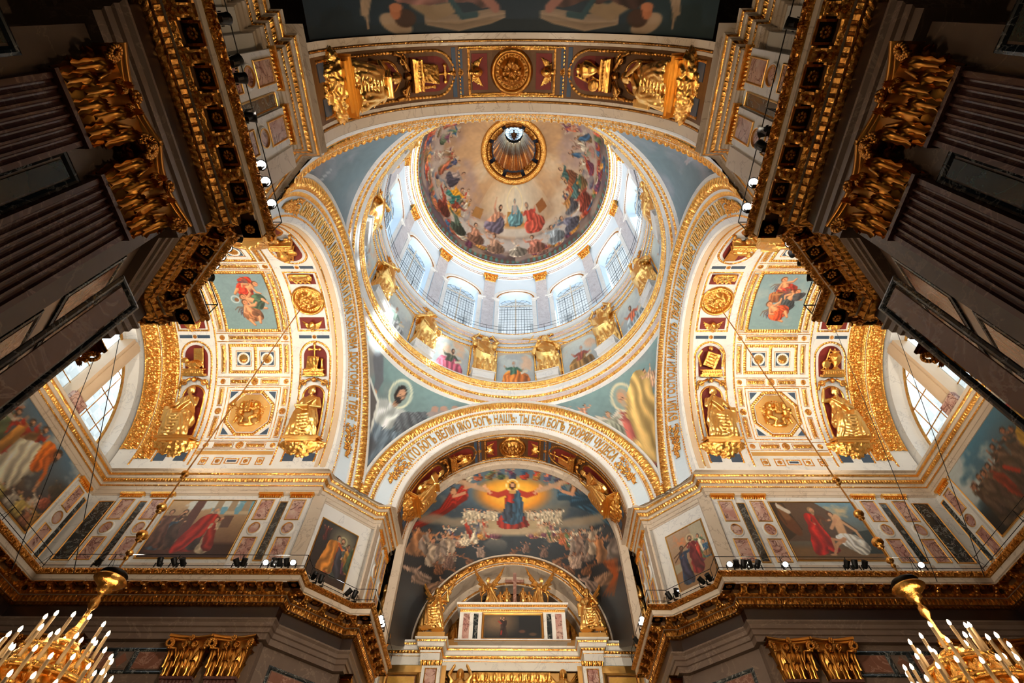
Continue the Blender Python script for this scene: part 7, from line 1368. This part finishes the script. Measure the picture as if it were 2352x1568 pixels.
# ================================================================ chandeliers
def candle_mesh():
    mb = MB(); mb.lathe([(.0, 0), (.05, 0), (.05, .70), (.035, .72), (.0, .72)], n=8); return to_mesh('candle_sleeve', mb, CANDLE, True, 1.0)
def bulb_mesh():
    mb = MB(); mb.lathe([(.0, .72), (.035, .74), (.05, .79), (.035, .86), (.0, .91)], n=8); return to_mesh('bulb', mb, BULB, True, 1.0)
def cup_mesh():
    mb = MB(); mb.lathe([(.0, -.30), (.04, -.26), (.03, -.16), (.09, -.08), (.11, .0), (.05, .02)], n=10); return to_mesh('drip_cup', mb, GOLD, True, 1.0)
for sx, word in ((-1, 'left'), (1, 'right')):
    cx, cy = sx*.918, (.026 if sx < 0 else .044); CH = empty('chandelier', (cx, cy, .2), label='huge gilded chandelier of lit electric candles on a long rod, %s side' % word, cat='chandelier', group='pair of gilded chandeliers')
    c = (cx, cy, 0)
    mb = MB(); mb.tube((cx, cy, .60), (cx, cy, 1.95), .0022, n=6); build('rod', mb, GOLDD, CH)
    for z, r in ((1.00, .011), (.885, .013), (.80, .014), (.75, .009), (1.3, .009)): mb = MB(); mb.ball((cx, cy, z), r, 10, sc=(1, 1, .9)); mb.lathe([(.002, z-.02), (r*.6, z-.015), (r*.5, z-.010), (.002, z-.008)], c, 10); build('rod_knop', mb, GOLD, CH, True)
    mb = MB(); mb.lathe([(.002, .700), (.026, .699), (.030, .694), (.026, .690), (.004, .688)], c, 20); build('ceiling_cap_disc', mb, BLACK, CH, True)
    mb = MB(); mb.lathe([(.004, .690), (.032, .684), (.036, .679), (.026, .670), (.014, .664), (.016, .656), (.006, .650), (.004, .64), (.009, .632), (.010, .62), (.004, .61), (.005, .575), (.012, .565), (.012, .555), (.005, .548), (.024, .540), (.028, .530), (.012, .52), (.010, .505), (.022, .495), (.05, .48), (.075, .44), (.085, .40), (.07, .35), (.09, .30), (.05, .24), (.02, .22), (.002, .20)], c, 28); build('stem_and_body', mb, GOLD, CH, True)
    g = MB(); relief(g, lambda s, t: np.stack([cx+(.040+.062*t)*np.cos(s*2*pi), cy+(.040+.062*t)*np.sin(s*2*pi), .50-.16*t+.03*np.abs(np.sin(s*2*pi*6))], -1), lambda s, t: np.stack([np.cos(s*2*pi), np.sin(s*2*pi), .5+0*s], -1), .5, 0, .10, .022, p_garl, 16, 16); build('gilded_foliage', g, GOLD, CH, True)
    k = 0
    for (r, z, n) in ((.062, .515, 12), (.098, .468, 18), (.128, .420, 24), (.150, .365, 28)):
        mb = MB(); mb.lathe([(r-.006, z-.016), (r+.006, z-.014), (r+.006, z-.004), (r-.006, z-.004), (r-.006, z-.016)], c, 40); build('candle_ring', mb, GOLD, CH, True)
        for i in range(6):
            mb = MB(); a_ = i*pi/3+r*9; mb.poly_tube([(cx+.03*cos(a_), cy+.03*sin(a_), z-.03), (cx+r*.6*cos(a_), cy+r*.6*sin(a_), z-.045), (cx+r*cos(a_), cy+r*sin(a_), z-.012)], .004, 6); mb.ball((cx+r*cos(a_), cy+r*sin(a_), z-.012), .012, 8)
            mb.lathe([(.002, z+.012), (.014, z+.006), (.012, z-.004), (.003, z-.012)], (cx+r*.62*cos(a_), cy+r*.62*sin(a_), -.02), 8); build('scroll_arm', mb, GOLD, CH, True)
        for i in range(n):
            a_ = 2*pi*(i+.13*random.random())/n+r*13; rr = r+random.uniform(-.004, .004); M = Matrix.Translation(Wp(cx+rr*cos(a_), cy+rr*sin(a_), z+random.uniform(-.006, .008)))
            q = bpy.data.objects.new('candle', shared(candle_mesh)); COL.objects.link(q); q.parent = CH; q.matrix_basis = Matrix.Translation(M.translation-ORG[CH.name])
            for nm_, f_ in (('bulb', bulb_mesh), ('drip_cup', cup_mesh)): b_ = bpy.data.objects.new(nm_, shared(f_)); COL.objects.link(b_); b_.parent = q
# thin black hanging cables
for (p0, p1) in (((-1.20, -.49, 1.6), (-1.02, .03, .70)), ((-1.52, -.2, 1.85), (-1.16, .02, .70)), ((1.50, -.1, 1.85), (1.10, .03, .70)), ((1.40, .1, 1.9), (1.0, .05, .70))):
    mb = MB(); mb.tube(p0, p1, .0010, n=5); o = build('hanging_cable', mb, BLACK); props(o, 'thin black cable slanting down across the %s vault, %s of its pair' % ('left' if p0[0] < 0 else 'right', 'inner' if abs(p0[0]) in (1.2, 1.4) else 'outer'), 'cable')
# ================================================================ ledge spotlights and railings
def spot_body():
    mb = MB(); mb.lathe([(.0, -.16), (.10, -.15), (.13, -.05), (.14, .20), (.155, .24), (.13, .24), (.12, .18), (.0, .16)], n=14); mb.box((-.17, -.03, -.03), (-.145, .03, .03)); mb.box((.145, -.03, -.03), (.17, .03, .03)); return to_mesh('lamp_housing', mb, BLACK, True, 1.0)
def spot_lens():
    mb = MB(); mb.lathe([(.0, .19), (.07, .20), (.125, .215)], n=14); return to_mesh('lit_lens', mb, LENS, True, 1.0)
def spot_foot():
    mb = MB(); mb.box((-.20, -.03, -.03), (-.17, .03, .30)); mb.box((.17, -.03, -.03), (.20, .03, .30)); mb.box((-.20, -.06, -.05), (.20, .06, -.02)); return to_mesh('bracket', mb, BLACK, False, 1.0)
SP = [('far left ledge', [(-1.393, .49), (-1.183, .49), (-1.133, .49), (-1.105, .49), (-.922, .49), (-.900, .49), (-.825, .49), (-.800, .49), (-.778, .49), (-.755, .49), (-.733, .49)], (0, -1), (6, 10)),
      ('far left corner ledge', [(-.680, .566), (-.660, .586), (-.580, .665), (-.560, .680)], (.7, -.7), ()), ('far right ledge', [(.732, .49), (.755, .49), (.778, .49), (.80, .49), (.824, .49), (.918, .49), (1.122, .49), (1.15, .49), (1.182, .49), (1.37, .49)], (0, -1), (0, 5, 9)),
      ('far right corner ledge', [(.659, .584), (.680, .566), (.563, .680), (.583, .660)], (-.7, -.7), ()), ('near left ledge', [(-.488, -1.06), (-.488, -.995), (-.488, -.970), (-.488, -.905), (-.488, -.817), (-.488, -.785), (-.488, -.740)], (1, 0), (4, 5, 6)),
      ('near left corner ledge', [(-.585, -.668), (-.608, -.645), (-.628, -.625), (-.648, -.605), (-.676, -.575)], (.7, .7), (1, 2, 3)), ('near right ledge', [(.488, -1.05), (.488, -.879), (.488, -.850), (.488, -.782), (.488, -.732)], (-1, 0), (3, 4)),
      ('near right corner ledge', [(.573, -.680), (.598, -.656), (.618, -.636), (.645, -.610), (.676, -.575)], (-.7, .7), (0, 1)), ('far left nave ledge', [(-.488, .832), (-.488, .855), (-.488, .878)], (1, 0), (0, 1, 2)), ('far right nave ledge', [(.488, .832), (.488, .858), (.488, .99)], (-1, 0), (0, 1))]
ORD = ['first', 'second', 'third', 'fourth', 'fifth', 'sixth', 'seventh', 'eighth', 'ninth', 'tenth', 'eleventh']
for place, pts, n, lit in SP:
    for i, (x, y) in enumerate(pts):
        d = Vector((n[0]*.5+random.uniform(-.35, .35), n[1]*.5+random.uniform(-.35, .35), random.uniform(.35, 1.1))).normalized()
        if i in lit: d = (Vector((0.0, -YC, 0))-Vector((x, y, 1.02))).normalized()+Vector((n[0]*.15, n[1]*.15, .12)); d.normalize()
        rot = d.to_track_quat('Z', 'Y').to_matrix().to_4x4(); parts = [('lamp_housing', shared(spot_body), Matrix.Translation((0, 0, .30)) @ rot), ('bracket', shared(spot_foot), None)]
        if i in lit: parts.append(('lit_lens', shared(spot_lens), Matrix.Translation((0, 0, .30)) @ rot))
        thing_at('spotlight', parts, Matrix.Translation(Wp(x, y, 1.004+.004)), label='%s black spotlight, %s on the %s' % ('lit' if i in lit else 'unlit', ORD[i], place), cat='spotlight', group='ledge spotlights')
for sx in (-1, 1):
    for sy in (-1, 1):
        pth, _ = offset(MAINP, .006); pth = pth[3:]*[sx, sy]; r_ = empty('ledge_railing', (sx*.9, sy*.6, 1.004), label='thin black cable railing along the %s %s ledge' % ('far' if sy > 0 else 'near', 'left' if sx < 0 else 'right'), cat='railing')
        for z in (1.018, 1.058): mb = MB(); mb.poly_tube(np.concatenate([pth, np.full((len(pth), 1), z)], 1), .0011, 5); build('rail', mb, BLACK, r_)
        for a_, b_ in zip(pth[:-1], pth[1:]):
            L = np.linalg.norm(b_-a_); k = max(1, int(L/.20))
            for j in range(k):
                q = a_+(b_-a_)*j/k; mb = MB(); mb.tube((q[0], q[1], 1.002), (q[0], q[1], 1.058), .0013, n=5)
                if L > .3: mb.tube((q[0], q[1], 1.056), (q[0]+(.03*sx if abs((b_-a_)[1]) > 1e-6 else 0), q[1]+(.03*sy if abs((b_-a_)[0]) > 1e-6 else 0), 1.002), .0009, n=4)
                build('post', mb, BLACK, r_)
